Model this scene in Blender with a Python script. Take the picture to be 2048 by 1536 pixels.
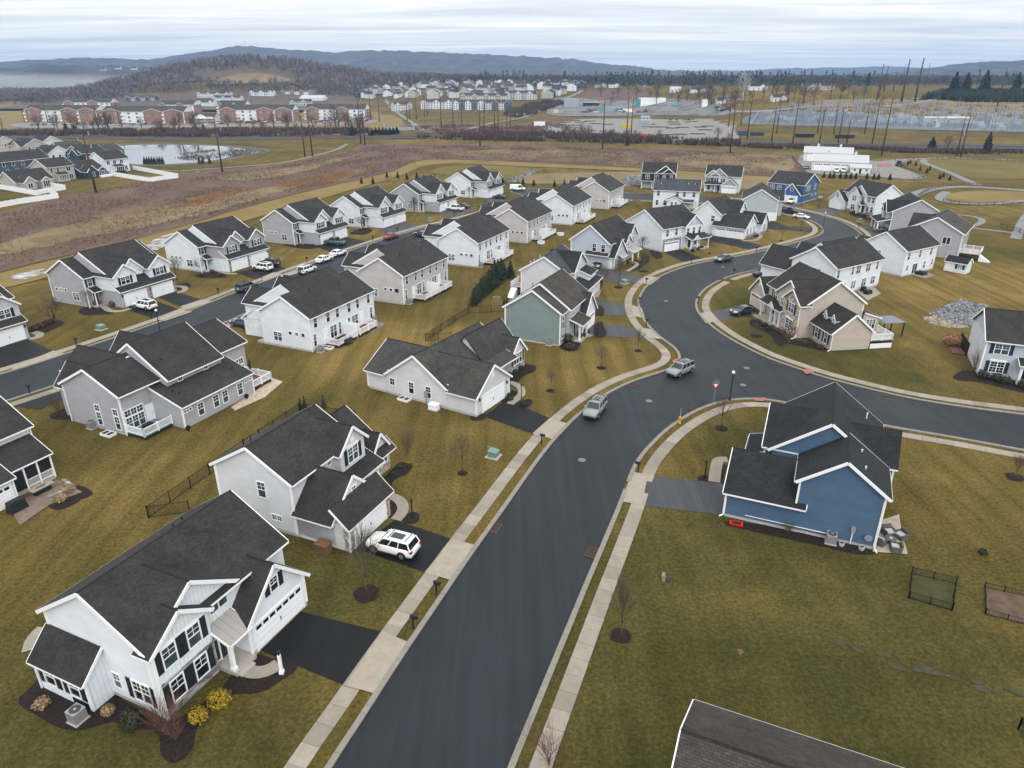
import bpy, bmesh, math, random
from mathutils import Vector, Matrix, noise
import numpy as np
random.seed(7)
R = math.radians
S = bpy.context.scene
for o in list(bpy.data.objects): bpy.data.objects.remove(o)
C = S.collection
# ------------------------------------------------------------------ camera
CAM_H = 38.0                     # drone height above the lawns, metres
F_PX, V_HOR = 1400.0, 152.0      # focal length and horizon row of a 2048 x 1536 frame
PITCH = math.atan((768 - V_HOR) / F_PX)
CP, SP = math.cos(PITCH), math.sin(PITCH)
cam = bpy.data.cameras.new('camera'); camo = bpy.data.objects.new('camera', cam); C.objects.link(camo)
cam.sensor_width = 36.0; cam.lens = F_PX / 2048 * 36.0
cam.clip_start = 0.5; cam.clip_end = 30000
camo.location = (0, 0, CAM_H); camo.rotation_euler = (math.pi / 2 - PITCH, 0, 0)
S.camera = camo
S.render.resolution_x, S.render.resolution_y = 1024, 768
# ------------------------------------------------------------------ sky and sun (overcast)
SUN_EL, SUN_AZ = 36.0, 165.0      # degrees; azimuth clockwise from +Y: behind the camera, veiled
W = bpy.data.worlds.new('World'); S.world = W; W.use_nodes = True
nt = W.node_tree; nt.nodes.clear()
def _n(t, typ, **kw):
    n = t.nodes.new(typ)
    for k, v in kw.items(): setattr(n, k, v)
    return n
wo = _n(nt, 'ShaderNodeOutputWorld'); bg = _n(nt, 'ShaderNodeBackground'); bg.inputs[1].default_value = 0.1
sky = _n(nt, 'ShaderNodeTexSky', sky_type='NISHITA'); sky.sun_disc = False
sky.sun_elevation = R(SUN_EL); sky.sun_rotation = R(SUN_AZ)
sky.air_density = 1.0; sky.dust_density = 2.0; sky.ozone_density = 2.0
tc = _n(nt, 'ShaderNodeTexCoord'); sep = _n(nt, 'ShaderNodeSeparateXYZ'); nt.links.new(tc.outputs['Generated'], sep.inputs[0])
# stratus sheet: direction projected on a flat cloud deck, so bands close up towards the horizon
zc = _n(nt, 'ShaderNodeMath', operation='MAXIMUM'); nt.links.new(sep.outputs[2], zc.inputs[0]); zc.inputs[1].default_value = 0.0
za = _n(nt, 'ShaderNodeMath', operation='ADD'); nt.links.new(zc.outputs[0], za.inputs[0]); za.inputs[1].default_value = 0.03
dx = _n(nt, 'ShaderNodeMath', operation='DIVIDE'); nt.links.new(sep.outputs[0], dx.inputs[0]); nt.links.new(za.outputs[0], dx.inputs[1])
dy = _n(nt, 'ShaderNodeMath', operation='DIVIDE'); nt.links.new(sep.outputs[1], dy.inputs[0]); nt.links.new(za.outputs[0], dy.inputs[1])
cmb = _n(nt, 'ShaderNodeCombineXYZ'); nt.links.new(dx.outputs[0], cmb.inputs[0]); nt.links.new(dy.outputs[0], cmb.inputs[1])
mp = _n(nt, 'ShaderNodeMapping'); nt.links.new(cmb.outputs[0], mp.inputs[0]); mp.inputs['Rotation'].default_value = (0, 0, R(12)); mp.inputs['Scale'].default_value = (0.22, 0.75, 1)
cn = _n(nt, 'ShaderNodeTexNoise'); cn.inputs['Scale'].default_value = 1.0; cn.inputs['Detail'].default_value = 9; cn.inputs['Roughness'].default_value = 0.62; cn.inputs['Distortion'].default_value = 0.5
nt.links.new(mp.outputs[0], cn.inputs['Vector'])
cr = _n(nt, 'ShaderNodeValToRGB'); nt.links.new(cn.outputs[0], cr.inputs[0])
cr.color_ramp.elements[0].position = 0.33; cr.color_ramp.elements[0].color = (5.3, 5.5, 5.75, 1)
cr.color_ramp.elements[1].position = 0.66; cr.color_ramp.elements[1].color = (9.0, 8.6, 7.7, 1)
e = cr.color_ramp.elements.new(0.5); e.color = (7.1, 7.1, 6.9, 1)
# overcast deck is brighter overhead than at the horizon (CIE overcast, softened)
br = _n(nt, 'ShaderNodeMath', operation='MULTIPLY_ADD'); nt.links.new(zc.outputs[0], br.inputs[0]); br.inputs[1].default_value = 1.2; br.inputs[2].default_value = 1.0
vm = _n(nt, 'ShaderNodeVectorMath', operation='SCALE'); nt.links.new(cr.outputs[0], vm.inputs[0]); nt.links.new(br.outputs[0], vm.inputs['Scale'])
mx = _n(nt, 'ShaderNodeMixRGB'); mx.inputs[0].default_value = 0.9
nt.links.new(sky.outputs[0], mx.inputs[1]); nt.links.new(vm.outputs[0], mx.inputs[2])
nt.links.new(mx.outputs[0], bg.inputs[0]); nt.links.new(bg.outputs[0], wo.inputs[0])
sl = bpy.data.lights.new('sun', 'SUN'); sl.energy = 0.85; sl.angle = R(35); sl.color = (1.0, 0.97, 0.93)
so = bpy.data.objects.new('sun', sl); C.objects.link(so); so.location = (0, 0, 120)
sd = Vector((math.sin(R(SUN_AZ)) * math.cos(R(SUN_EL)), math.cos(R(SUN_AZ)) * math.cos(R(SUN_EL)), math.sin(R(SUN_EL))))
so.rotation_euler = sd.to_track_quat('Z', 'Y').to_euler()
S.view_settings.view_transform = 'Standard'; S.view_settings.look = 'None'; S.view_settings.gamma = 1
S.view_settings.exposure = 0.56; S.view_settings.use_curve_mapping = False
# ------------------------------------------------------------------ terrain
def sst(t):
    t = min(1.0, max(0.0, t)); return t * t * (3 - 2 * t)
def lerp(a, b, t): return a + (b - a) * t
def terr(x, y):
    if y < 420: return 0.0
    tr = sst((x - 90) / 190.0); tl = sst((-x - 90) / 120.0)
    y0 = lerp(lerp(720, 500, tr), 1000, tl); y1 = lerp(lerp(1150, 760, tr), 1500, tl)
    z = 24.0 * sst((y - y0) / (y1 - y0))
    z *= 1 - sst((-x - 560) / 220.0)
    z += 40.0 * math.exp(-(((x + 460) / 200.0) ** 2 + ((y - 1330) / 170.0) ** 2)) * sst((y - 900) / 150)
    return z
def ray(u, v):
    a = (u - 1024) / F_PX; b = (v - 768) / F_PX
    return Vector((a, CP - b * SP, -(SP + b * CP)))
def G(u, v):
    """point of the terrain seen at (u, v) of the 2048 x 1536 frame: used to survey the layout"""
    d = ray(u, v)
    if d.z < -1e-6:
        t = CAM_H / -d.z
        if d.y * t < 420: return Vector((d.x * t, d.y * t, 0))
    t = 380.0 / d.y
    while t * d.y < 9000:
        if CAM_H + d.z * t < terr(d.x * t, d.y * t): break
        t += 4.0 / d.y
    return Vector((d.x * t, d.y * t, terr(d.x * t, d.y * t)))
def height_for(p, vt):
    lo, hi = 0.0, 90.0
    for _ in range(40):
        m_ = (lo + hi) / 2; dz = p.z + m_ - CAM_H; dep = p.y * CP - dz * SP
        if dep > 1 and 768 - F_PX * (p.y * SP + dz * CP) / dep > vt: lo = m_
        else: hi = m_
    return lo
def GY(u, v, Y):
    d = ray(u, v); t = Y / d.y
    return Vector((d.x * t, Y, CAM_H + d.z * t))
# ------------------------------------------------------------------ mesh helper
class MB:
    def __init__(s): s.v = []; s.f = []
    def add(s, vs, fs):
        o = len(s.v); s.v += [tuple(q) for q in vs]; s.f += [tuple(i + o for i in q) for q in fs]; return s
    def quad(s, a, b, c, d): return s.add([a, b, c, d], [(0, 1, 2, 3)])
    def box(s, x0, x1, y0, y1, z0, z1):
        return s.add([(x0, y0, z0), (x1, y0, z0), (x1, y1, z0), (x0, y1, z0), (x0, y0, z1), (x1, y0, z1), (x1, y1, z1), (x0, y1, z1)],
                     [(0, 3, 2, 1), (4, 5, 6, 7), (0, 1, 5, 4), (1, 2, 6, 5), (2, 3, 7, 6), (3, 0, 4, 7)])
    def hexa(s, p):   # 8 points: bottom ring then top ring
        return s.add(p, [(0, 3, 2, 1), (4, 5, 6, 7), (0, 1, 5, 4), (1, 2, 6, 5), (2, 3, 7, 6), (3, 0, 4, 7)])
    def bar(s, a, b, w, h=None, up=(0, 0, 1)):
        a = Vector(a); b = Vector(b); h = h or w; d = (b - a).normalized(); u = Vector(up)
        if abs(d.dot(u)) > 0.98: u = Vector((1, 0, 0))
        sx = d.cross(u).normalized() * w / 2; sy = sx.cross(d).normalized() * h / 2
        return s.hexa([a - sx - sy, a + sx - sy, a + sx + sy, a - sx + sy, b - sx - sy, b + sx - sy, b + sx + sy, b - sx + sy])
    def tube(s, pts, rad, n=6, cap=True):
        pts = [Vector(p) for p in pts]; o = len(s.v); ref = Vector((0.31, 0.77, 0.55)).normalized()
        for i, p in enumerate(pts):
            d = (pts[min(i + 1, len(pts) - 1)] - pts[max(i - 1, 0)]).normalized()
            r = ref if abs(d.dot(ref)) < 0.95 else Vector((1, 0, 0))
            a = d.cross(r).normalized(); b = d.cross(a)
            rr = rad[i] if isinstance(rad, (list, tuple)) else rad
            for k in range(n):
                t = 2 * math.pi * k / n; s.v.append(tuple(p + a * (rr * math.cos(t)) + b * (rr * math.sin(t))))
        for i in range(len(pts) - 1):
            for k in range(n):
                k2 = (k + 1) % n; s.f.append((o + i * n + k, o + i * n + k2, o + (i + 1) * n + k2, o + (i + 1) * n + k))
        if cap:
            s.f.append(tuple(o + k for k in range(n))[::-1]); s.f.append(tuple(o + (len(pts) - 1) * n + k for k in range(n)))
        return s
    def lathe(s, prof, n=12, c=(0, 0, 0)):
        o = len(s.v)
        for r, z in prof:
            for k in range(n):
                t = 2 * math.pi * k / n; s.v.append((c[0] + r * math.cos(t), c[1] + r * math.sin(t), c[2] + z))
        for i in range(len(prof) - 1):
            for k in range(n):
                k2 = (k + 1) % n; s.f.append((o + i * n + k, o + i * n + k2, o + (i + 1) * n + k2, o + (i + 1) * n + k))
        s.f.append(tuple(o + (len(prof) - 1) * n + k for k in range(n))); s.f.append(tuple(o + k for k in range(n))[::-1])
        return s
    def prism(s, pts, z0, z1):
        n = len(pts); o = len(s.v)
        s.v += [(p[0], p[1], z0) for p in pts] + [(p[0], p[1], z1) for p in pts]
        for k in range(n): s.f.append((o + k, o + (k + 1) % n, o + n + (k + 1) % n, o + n + k))
        s.f.append(tuple(o + n + k for k in range(n))); s.f.append(tuple(o + k for k in range(n))[::-1])
        return s
    def mesh(s, name, mat=None, smooth=False):
        m = bpy.data.meshes.new(name); m.from_pydata(s.v, [], s.f); m.update()
        if mat: m.materials.append(mat)
        if smooth:
            m.polygons.foreach_set('use_smooth', [True] * len(m.polygons))
        return m
    def build(s, name, mat=None, parent=None, smooth=False):
        return obj(name, s.mesh(name, mat, smooth), parent)
def obj(name, mesh, parent=None, loc=None, rz=0.0):
    o = bpy.data.objects.new(name, mesh); C.objects.link(o)
    if parent is not None: o.parent = parent
    if loc is not None: o.location = loc
    if rz: o.rotation_euler = (0, 0, rz)
    return o
def tag(o, label, cat, group=None):
    o['label'] = label; o['category'] = cat
    if group: o['group'] = group
    return o
def thing(name, label, cat, loc=(0, 0, 0), rz=0.0, group=None):
    return tag(obj(name, None, None, loc, rz), label, cat, group)
def struct(o): o['kind'] = 'structure'; return o
def stuff(o): o['kind'] = 'stuff'; return o
def copy_tree(o, parent=None):
    c = o.copy(); C.objects.link(c); c.parent = parent
    for ch in o.children: copy_tree(ch, c)
    return c
def place(proto, used, loc, rz, label=None, group=None, sc=None):
    """first use moves the prototype itself, later uses copy it with its parts"""
    if proto.get('used'): o = copy_tree(proto)
    else: o = proto; o['used'] = 1
    o.location = loc; o.rotation_euler = (0, 0, rz)
    if sc: o.scale = sc
    if label: o['label'] = label
    if group: o['group'] = group
    return o
# ------------------------------------------------------------------ materials
def M(name, col, rough=0.7, **kw):
    m = bpy.data.materials.new(name); m.use_nodes = True
    b = m.node_tree.nodes['Principled BSDF']
    b.inputs['Base Color'].default_value = (*col, 1); b.inputs['Roughness'].default_value = rough
    b.inputs['Specular IOR Level'].default_value = kw.get('spec', 0.3)
    b.inputs['Metallic'].default_value = kw.get('metal', 0)
    if 'coat' in kw: b.inputs['Coat Weight'].default_value = kw['coat']; b.inputs['Coat Roughness'].default_value = 0.05
    return m
class NT:
    """small node-graph writer"""
    def __init__(s, m): s.t = m.node_tree; s.b = s.t.nodes['Principled BSDF']; s.c = None
    def n(s, typ, **kw): return _n(s.t, typ, **kw)
    def l(s, a, b): s.t.links.new(a, b)
    def co(s, kind='Object'):
        if s.c is None: s.c = s.n('ShaderNodeTexCoord')
        return s.c.outputs[kind]
    def map(s, sc=(1, 1, 1), rot=(0, 0, 0), src=None):
        m = s.n('ShaderNodeMapping'); s.l(src or s.co(), m.inputs[0]); m.inputs['Scale'].default_value = sc; m.inputs['Rotation'].default_value = rot; return m.outputs[0]
    def noise(s, vec, scale, detail=4, rough=0.6, dist=0.0):
        n = s.n('ShaderNodeTexNoise'); s.l(vec, n.inputs['Vector']); n.inputs['Scale'].default_value = scale; n.inputs['Detail'].default_value = detail
        n.inputs['Roughness'].default_value = rough; n.inputs['Distortion'].default_value = dist; return n.outputs[0]
    def ramp(s, fac, stops, interp='LINEAR'):
        r = s.n('ShaderNodeValToRGB'); s.l(fac, r.inputs[0]); e = r.color_ramp.elements; r.color_ramp.interpolation = interp
        while len(e) < len(stops): e.new(0.5)
        for i, (p, c) in enumerate(stops): e[i].position = p; e[i].color = (*c, 1) if len(c) == 3 else c
        return r.outputs[0]
    def mix(s, fac, a, b, typ='MIX'):
        m = s.n('ShaderNodeMixRGB', blend_type=typ)
        for i, q in enumerate((fac, a, b)):
            if isinstance(q, (int, float)): m.inputs[i].default_value = q
            elif isinstance(q, tuple): m.inputs[i].default_value = (*q, 1)
            else: s.l(q, m.inputs[i])
        return m.outputs[0]
    def math(s, op, a, b=0.0, c=0.0):
        m = s.n('ShaderNodeMath', operation=op)
        for i, q in enumerate((a, b, c)):
            if isinstance(q, (int, float)): m.inputs[i].default_value = q
            else: s.l(q, m.inputs[i])
        return m.outputs[0]
    def bump(s, h, dist, strength=1.0):
        b = s.n('ShaderNodeBump'); s.l(h, b.inputs['Height']); b.inputs['Distance'].default_value = dist; b.inputs['Strength'].default_value = strength
        s.l(b.outputs[0], s.b.inputs['Normal'])
    def col(s, c): s.l(c, s.b.inputs['Base Color'])
    def rgh(s, c): s.l(c, s.b.inputs['Roughness'])
def noisy(name, stops, scale, rough=0.8, detail=5, bump=0.0, sc=(1, 1, 1), rot=(0, 0, 0), nr=0.65, spec=0.2):
    m = M(name, (0.5, 0.5, 0.5), rough, spec=spec); t = NT(m); v = t.map(sc, rot)
    f = t.noise(v, scale, detail, nr); t.col(t.ramp(f, stops))
    if bump: t.bump(f, bump)
    return m
def siding(name, col, course=0.11, vert=False):
    m = M(name, col, 0.55, spec=0.25); t = NT(m); sp = t.n('ShaderNodeSeparateXYZ'); t.l(t.co(), sp.inputs[0])
    if vert: ax = t.math('ADD', sp.outputs[0], sp.outputs[1]); course = 0.32
    else: ax = sp.outputs[2]
    fr = t.math('FRACT', t.math('DIVIDE', ax, course))
    h = t.math('MULTIPLY', fr, -1.0) if not vert else t.math('GREATER_THAN', fr, 0.86)
    line = t.math('GREATER_THAN', fr, 0.9) if not vert else t.math('MULTIPLY', t.math('GREATER_THAN', fr, 0.82), 0.4)
    big = t.noise(t.map((1, 1, 2.2)), 0.5, 4, 0.6)
    dirt = t.ramp(big, [(0.25, tuple(c * 0.86 for c in col)), (0.75, tuple(min(1, c * 1.05) for c in col))])
    t.col(t.mix(t.math('MULTIPLY', line, 0.55), dirt, tuple(c * 0.45 for c in col)))
    t.bump(h, 0.012 if not vert else 0.02)
    return m
def shingles(name, base, var=0.22):
    m = M(name, base, 0.85, spec=0.25); t = NT(m)
    sp = t.n('ShaderNodeSeparateXYZ'); t.l(t.co(), sp.inputs[0])
    ns = t.n('ShaderNodeSeparateXYZ'); t.l(t.co('Normal'), ns.inputs[0])
    sel = t.math('GREATER_THAN', t.math('ABSOLUTE', ns.outputs[0]), t.math('ABSOLUTE', ns.outputs[1]))
    u = t.mix(sel, sp.outputs[0], sp.outputs[1])
    v = t.math('MULTIPLY', sp.outputs[2], 1.9)
    cb = t.n('ShaderNodeCombineXYZ'); t.l(u, cb.inputs[0]); t.l(v, cb.inputs[1])
    bk = t.n('ShaderNodeTexBrick', offset=0.5, squash=1.0); t.l(cb.outputs[0], bk.inputs['Vector'])
    bk.inputs['Scale'].default_value = 1.0; bk.inputs['Brick Width'].default_value = 0.31; bk.inputs['Row Height'].default_value = 0.145
    bk.inputs['Mortar Size'].default_value = 0.011; bk.inputs['Bias'].default_value = -0.1
    lo = tuple(c * (1 - var) for c in base); hi = tuple(c * (1 + var) for c in base)
    bk.inputs['Color1'].default_value = (*lo, 1); bk.inputs['Color2'].default_value = (*hi, 1); bk.inputs['Mortar'].default_value = (*(c * 0.4 for c in base), 1)
    st = t.noise(t.map((1, 1, 1)), 0.45, 6, 0.7)
    fine = t.noise(cb.outputs[0], 7.0, 3, 0.7)
    c1 = t.mix(1.0, bk.outputs['Color'], t.ramp(st, [(0.28, (0.62, 0.62, 0.64)), (0.72, (1.38, 1.34, 1.28))]), 'MULTIPLY')
    t.col(t.mix(1.0, c1, t.ramp(fine, [(0.2, (0.75,) * 3), (0.8, (1.25,) * 3)]), 'MULTIPLY'))
    t.bump(bk.outputs['Fac'], -0.012)
    return m
def stone(name, stops, size=0.32):
    m = M(name, (0.4, 0.36, 0.3), 0.85, spec=0.2); t = NT(m)
    v = t.map((1 / size * 0.75, 1 / size * 0.75, 1 / size * 1.7))
    vo = t.n('ShaderNodeTexVoronoi'); t.l(v, vo.inputs['Vector']); vo.inputs['Scale'].default_value = 1.0; vo.inputs['Randomness'].default_value = 0.75
    ve = t.n('ShaderNodeTexVoronoi', feature='DISTANCE_TO_EDGE'); t.l(v, ve.inputs['Vector']); ve.inputs['Scale'].default_value = 1.0; ve.inputs['Randomness'].default_value = 0.75
    sp = t.n('ShaderNodeSeparateColor'); t.l(vo.outputs['Color'], sp.inputs[0])
    c = t.ramp(sp.outputs[0], stops, 'CONSTANT')
    edge = t.ramp(ve.outputs[0], [(0.0, (0, 0, 0)), (0.09, (1, 1, 1))])
    t.col(t.mix(edge, (0.25, 0.245, 0.235), c)); t.bump(edge, 0.02)
    return m
WHITE = siding('white_siding', (0.70, 0.755, 0.825))
WHITEV = siding('white_board_and_batten', (0.715, 0.77, 0.835), vert=True)
GREY = siding('blue_grey_siding', (0.375, 0.38, 0.415))
GREYV = siding('pale_grey_board_and_batten', (0.52, 0.53, 0.57), vert=True)
LAV = siding('pale_lavender_siding', (0.60, 0.61, 0.645))
GREIGE = siding('warm_grey_siding', (0.50, 0.48, 0.49))
BEIGE = siding('beige_siding', (0.48, 0.43, 0.38))
GREEN = siding('sage_green_siding', (0.205, 0.265, 0.265))
SAGE = siding('light_sage_siding', (0.42, 0.48, 0.50))
SKYB = siding('light_blue_siding', (0.45, 0.51, 0.61))
BLUE = siding('deep_blue_siding', (0.070, 0.128, 0.215), 0.13)
NAVY = siding('navy_siding', (0.035, 0.06, 0.10))
DARKS = siding('charcoal_siding', (0.025, 0.03, 0.045))
ROOF = shingles('charcoal_brown_shingles', (0.034, 0.0332, 0.0335))
ROOFB = shingles('black_shingles', (0.022, 0.023, 0.027))
ROOFG = shingles('grey_shingles', (0.058, 0.054, 0.05))
ROOFL = shingles('weathered_blue_shingles', (0.052, 0.06, 0.074))
TRIM = M('white_trim', (0.79, 0.81, 0.84), 0.45)
CAPM = noisy('ridge_cap_dark', [(0.3, (0.011, 0.011, 0.012)), (0.7, (0.024, 0.023, 0.024))], 3.0)
STONE = stone('field_stone', [(0.0, (0.30, 0.25, 0.20)), (0.2, (0.52, 0.44, 0.35)), (0.4, (0.40, 0.30, 0.22)), (0.6, (0.62, 0.56, 0.48)), (0.8, (0.24, 0.21, 0.19))])
STONEG = stone('grey_ledge_stone', [(0.0, (0.20, 0.20, 0.215)), (0.25, (0.40, 0.40, 0.42)), (0.5, (0.11, 0.11, 0.12)), (0.75, (0.29, 0.28, 0.275))])
BRICKM = noisy('red_brick', [(0.3, (0.20, 0.115, 0.095)), (0.7, (0.29, 0.18, 0.15))], 1.6)
BLACK = M('black_metal', (0.012, 0.012, 0.014), 0.5)
SHUT = M('black_shutter', (0.016, 0.018, 0.024), 0.5)
SHUTN = M('navy_shutter', (0.02, 0.03, 0.055), 0.5)
CONC = noisy('concrete', [(0.25, (0.30, 0.28, 0.255)), (0.75, (0.44, 0.42, 0.385))], 0.9, 0.85, 8, nr=0.75)
FOUND = noisy('foundation', [(0.3, (0.36, 0.36, 0.36)), (0.7, (0.46, 0.45, 0.44))], 2.0)
GDOOR = M('garage_door_white', (0.80, 0.82, 0.86), 0.4)
def glass(name, col):
    m = M(name, col, 0.06, spec=0.6); t = NT(m)
    f = t.noise(t.map((1, 1, 1), src=t.co('Object')), 1.3, 2); t.col(t.ramp(f, [(0.3, tuple(c * 0.6 for c in col)), (0.7, tuple(c * 1.5 for c in col))])); return m
GL = [glass('window_glass_dark', (0.012, 0.018, 0.022)), glass('window_glass_teal', (0.035, 0.062, 0.07)), glass('window_glass_blind', (0.13, 0.18, 0.19))]
DOORM = M('dark_door', (0.02, 0.022, 0.028), 0.35)
WOODB = noisy('brown_wood', [(0.3, (0.10, 0.052, 0.03)), (0.7, (0.20, 0.11, 0.065))], 4.0, sc=(1, 1, 6))
STEELP = noisy('weathering_steel', [(0.3, (0.055, 0.034, 0.027)), (0.7, (0.10, 0.062, 0.048))], 0.4)
GALV = M('galvanised_steel', (0.33, 0.37, 0.43), 0.5, metal=0.4)
# ------------------------------------------------------------------ ground sheet
def lawn_mat():
    m = M('lawn', (0.1, 0.08, 0.03), 0.95, spec=0.06); t = NT(m); v = t.co()
    n1 = t.noise(v, 0.021, 7, 0.66, 0.8)                     # big patches, metres
    n2 = t.noise(t.map((1, 1, 1), (0, 0, R(-24))), 0.16, 6, 0.7, 0.3)
    n3 = t.noise(v, 3.2, 8, 0.85)
    st = t.noise(t.map((1.1, 0.05, 1), (0, 0, R(24))), 0.55, 3, 0.55)       # mowing streaks along the lots
    # greener and more straw-coloured lots, near ones also darkened in colour for a vignette: surveyed positions, edges broken up by noise
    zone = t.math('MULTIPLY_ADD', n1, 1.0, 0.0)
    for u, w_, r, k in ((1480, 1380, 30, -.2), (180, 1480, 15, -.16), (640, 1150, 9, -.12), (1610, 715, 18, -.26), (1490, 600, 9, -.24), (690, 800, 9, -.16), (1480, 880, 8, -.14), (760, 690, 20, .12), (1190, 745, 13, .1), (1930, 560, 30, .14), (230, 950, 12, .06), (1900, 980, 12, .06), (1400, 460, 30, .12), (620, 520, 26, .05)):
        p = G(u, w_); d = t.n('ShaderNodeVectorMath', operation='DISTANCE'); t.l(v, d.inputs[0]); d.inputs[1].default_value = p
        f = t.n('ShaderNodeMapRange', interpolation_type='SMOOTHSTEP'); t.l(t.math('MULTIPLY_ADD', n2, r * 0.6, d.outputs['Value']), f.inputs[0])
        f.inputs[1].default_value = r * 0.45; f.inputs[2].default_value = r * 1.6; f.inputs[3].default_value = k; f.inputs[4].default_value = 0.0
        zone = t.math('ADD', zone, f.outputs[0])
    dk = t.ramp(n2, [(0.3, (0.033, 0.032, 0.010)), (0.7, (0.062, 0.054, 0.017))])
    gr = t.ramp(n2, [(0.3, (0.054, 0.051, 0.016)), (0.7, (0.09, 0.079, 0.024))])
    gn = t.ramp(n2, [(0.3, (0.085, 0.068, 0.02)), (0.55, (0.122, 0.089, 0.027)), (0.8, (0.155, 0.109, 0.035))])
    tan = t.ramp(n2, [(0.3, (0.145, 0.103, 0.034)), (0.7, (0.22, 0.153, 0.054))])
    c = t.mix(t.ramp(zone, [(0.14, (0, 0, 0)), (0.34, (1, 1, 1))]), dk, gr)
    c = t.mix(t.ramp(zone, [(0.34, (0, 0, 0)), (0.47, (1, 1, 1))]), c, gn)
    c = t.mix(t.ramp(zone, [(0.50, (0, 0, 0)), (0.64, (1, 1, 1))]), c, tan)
    c = t.mix(t.ramp(st, [(0.36, (0.45, 0.45, 0.45)), (0.58, (0, 0, 0))]), c, (0.043, 0.038, 0.009))
    c = t.mix(1.0, c, t.ramp(n3, [(0.34, (0.32, 0.36, 0.34)), (0.5, (0.95, 0.95, 0.93)), (0.66, (1.75, 1.7, 1.6))]), 'MULTIPLY')
    t.col(c); t.bump(n3, 0.10, 0.8); return m
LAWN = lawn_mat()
ys = [-80, -40, -10] + list(range(10, 420, 30)) + list(range(420, 1700, 20)) + [1750, 1850, 2000, 2300, 2700, 3300, 4200, 6000, 8200]
xs = [-9000, -5000, -3000, -2000, -1500, -1200] + list(range(-1000, 1001, 25)) + [1200, 1500, 2000, 3000, 5000, 9000]
mb = MB(); mb.v = [(x, y, terr(x, y)) for y in ys for x in xs]; nx = len(xs)
mb.f = [(j * nx + i, j * nx + i + 1, (j + 1) * nx + i + 1, (j + 1) * nx + i) for j in range(len(ys) - 1) for i in range(nx - 1)]
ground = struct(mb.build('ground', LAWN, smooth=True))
# ------------------------------------------------------------------ helpers for sheets and ribbons
def spline(pts, step=1.5, closed=False):
    P = [Vector((p[0], p[1])) for p in pts]; n = len(P); out = []
    rng = range(n) if closed else range(n - 1)
    for i in rng:
        if closed: p0, p1, p2, p3 = P[i - 1], P[i], P[(i + 1) % n], P[(i + 2) % n]
        else: p0, p1, p2, p3 = P[max(i - 1, 0)], P[i], P[i + 1], P[min(i + 2, n - 1)]
        k = max(1, int((p2 - p1).length / step))
        for j in range(k):
            t = j / k
            out.append(0.5 * ((2 * p1) + (p2 - p0) * t + (2 * p0 - 5 * p1 + 4 * p2 - p3) * t * t + (3 * p1 - p0 - 3 * p2 + p3) * t ** 3))
    if not closed: out.append(P[-1])
    return out
def resample(L, step):
    out = [L[0]]; acc = 0.0
    for i in range(1, len(L)):
        a, b = L[i - 1], L[i]; d = (b - a).length
        while acc + d >= step:
            t = (step - acc) / d; a = a + (b - a) * t; d = (b - a).length; out.append(a.copy()); acc = 0.0
        acc += d
    return out
def smooth_line(L, it=2):
    for _ in range(it):
        L = [L[0]] + [(L[i - 1] + L[i] * 2 + L[i + 1]) / 4 for i in range(1, len(L) - 1)] + [L[-1]]
    return L
def normals(L):
    N = []
    for i in range(len(L)):
        d = (L[min(i + 1, len(L) - 1)] - L[max(i - 1, 0)]).normalized(); N.append(Vector((-d.y, d.x)))
    return N
def offset(L, d):
    N = normals(L); return [p + n * d for p, n in zip(L, N)]
def px(l): return [G(u, v).to_2d() for u, v in l]
def ribbon(name, A, B, z, mat, top=None):
    """strip between two lines of equal length; a box with real edges when top is given"""
    m = MB()
    for i in range(len(A)):
        za = terr(A[i].x, A[i].y); zb = terr(B[i].x, B[i].y)
        if top is None: m.v += [(*A[i], za + z), (*B[i], zb + z)]
        else: m.v += [(*A[i], za + z), (*A[i], za + top), (*B[i], zb + top), (*B[i], zb + z)]
    for i in range(len(A) - 1):
        if top is None: m.f.append((2 * i, 2 * i + 1, 2 * i + 3, 2 * i + 2))
        else:
            for k in range(3): m.f.append((4 * i + k, 4 * i + k + 1, 4 * i + 4 + k + 1, 4 * i + 4 + k))
    o = m.build(name, mat); return o
SH = [0]
def sheet(name, outline, z, mat, jit=0.0, step=3.0, cell=None, smooth=True):
    """ground cover: filled outline with an uneven edge, laid on the terrain"""
    SH[0] += 1; z += SH[0] * 0.0003
    L = spline(outline, step, True) if smooth else [Vector((p[0], p[1])) for p in outline]
    if jit: L = [p + Vector((noise.noise((p.x / 3.1, p.y / 3.1, 0)), noise.noise((p.x / 3.1, p.y / 3.1, 7)))) * jit for p in L]
    bm = bmesh.new(); vs = [bm.verts.new((p.x, p.y, 0)) for p in L]
    es = [bm.edges.new((vs[i], vs[(i + 1) % len(vs)])) for i in range(len(vs))]
    bmesh.ops.triangle_fill(bm, edges=es, use_beauty=True)
    if cell:
        x0 = min(p.x for p in L); x1 = max(p.x for p in L); y0 = min(p.y for p in L); y1 = max(p.y for p in L)
        for ax, lo, hi in (((1, 0, 0), x0, x1), ((0, 1, 0), y0, y1)):
            q = math.ceil(lo / cell) * cell
            while q < hi:
                bmesh.ops.bisect_plane(bm, geom=bm.verts[:] + bm.edges[:] + bm.faces[:], plane_co=(Vector(ax) * q), plane_no=ax); q += cell
    for v in bm.verts: v.co.z = terr(v.co.x, v.co.y) + z
    bmesh.ops.recalc_face_normals(bm, faces=bm.faces)
    for f in bm.faces:
        if f.normal.z < 0: f.normal_flip()
    me = bpy.data.meshes.new(name); bm.to_mesh(me); bm.free(); me.materials.append(mat)
    return struct(obj(name, me))
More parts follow.
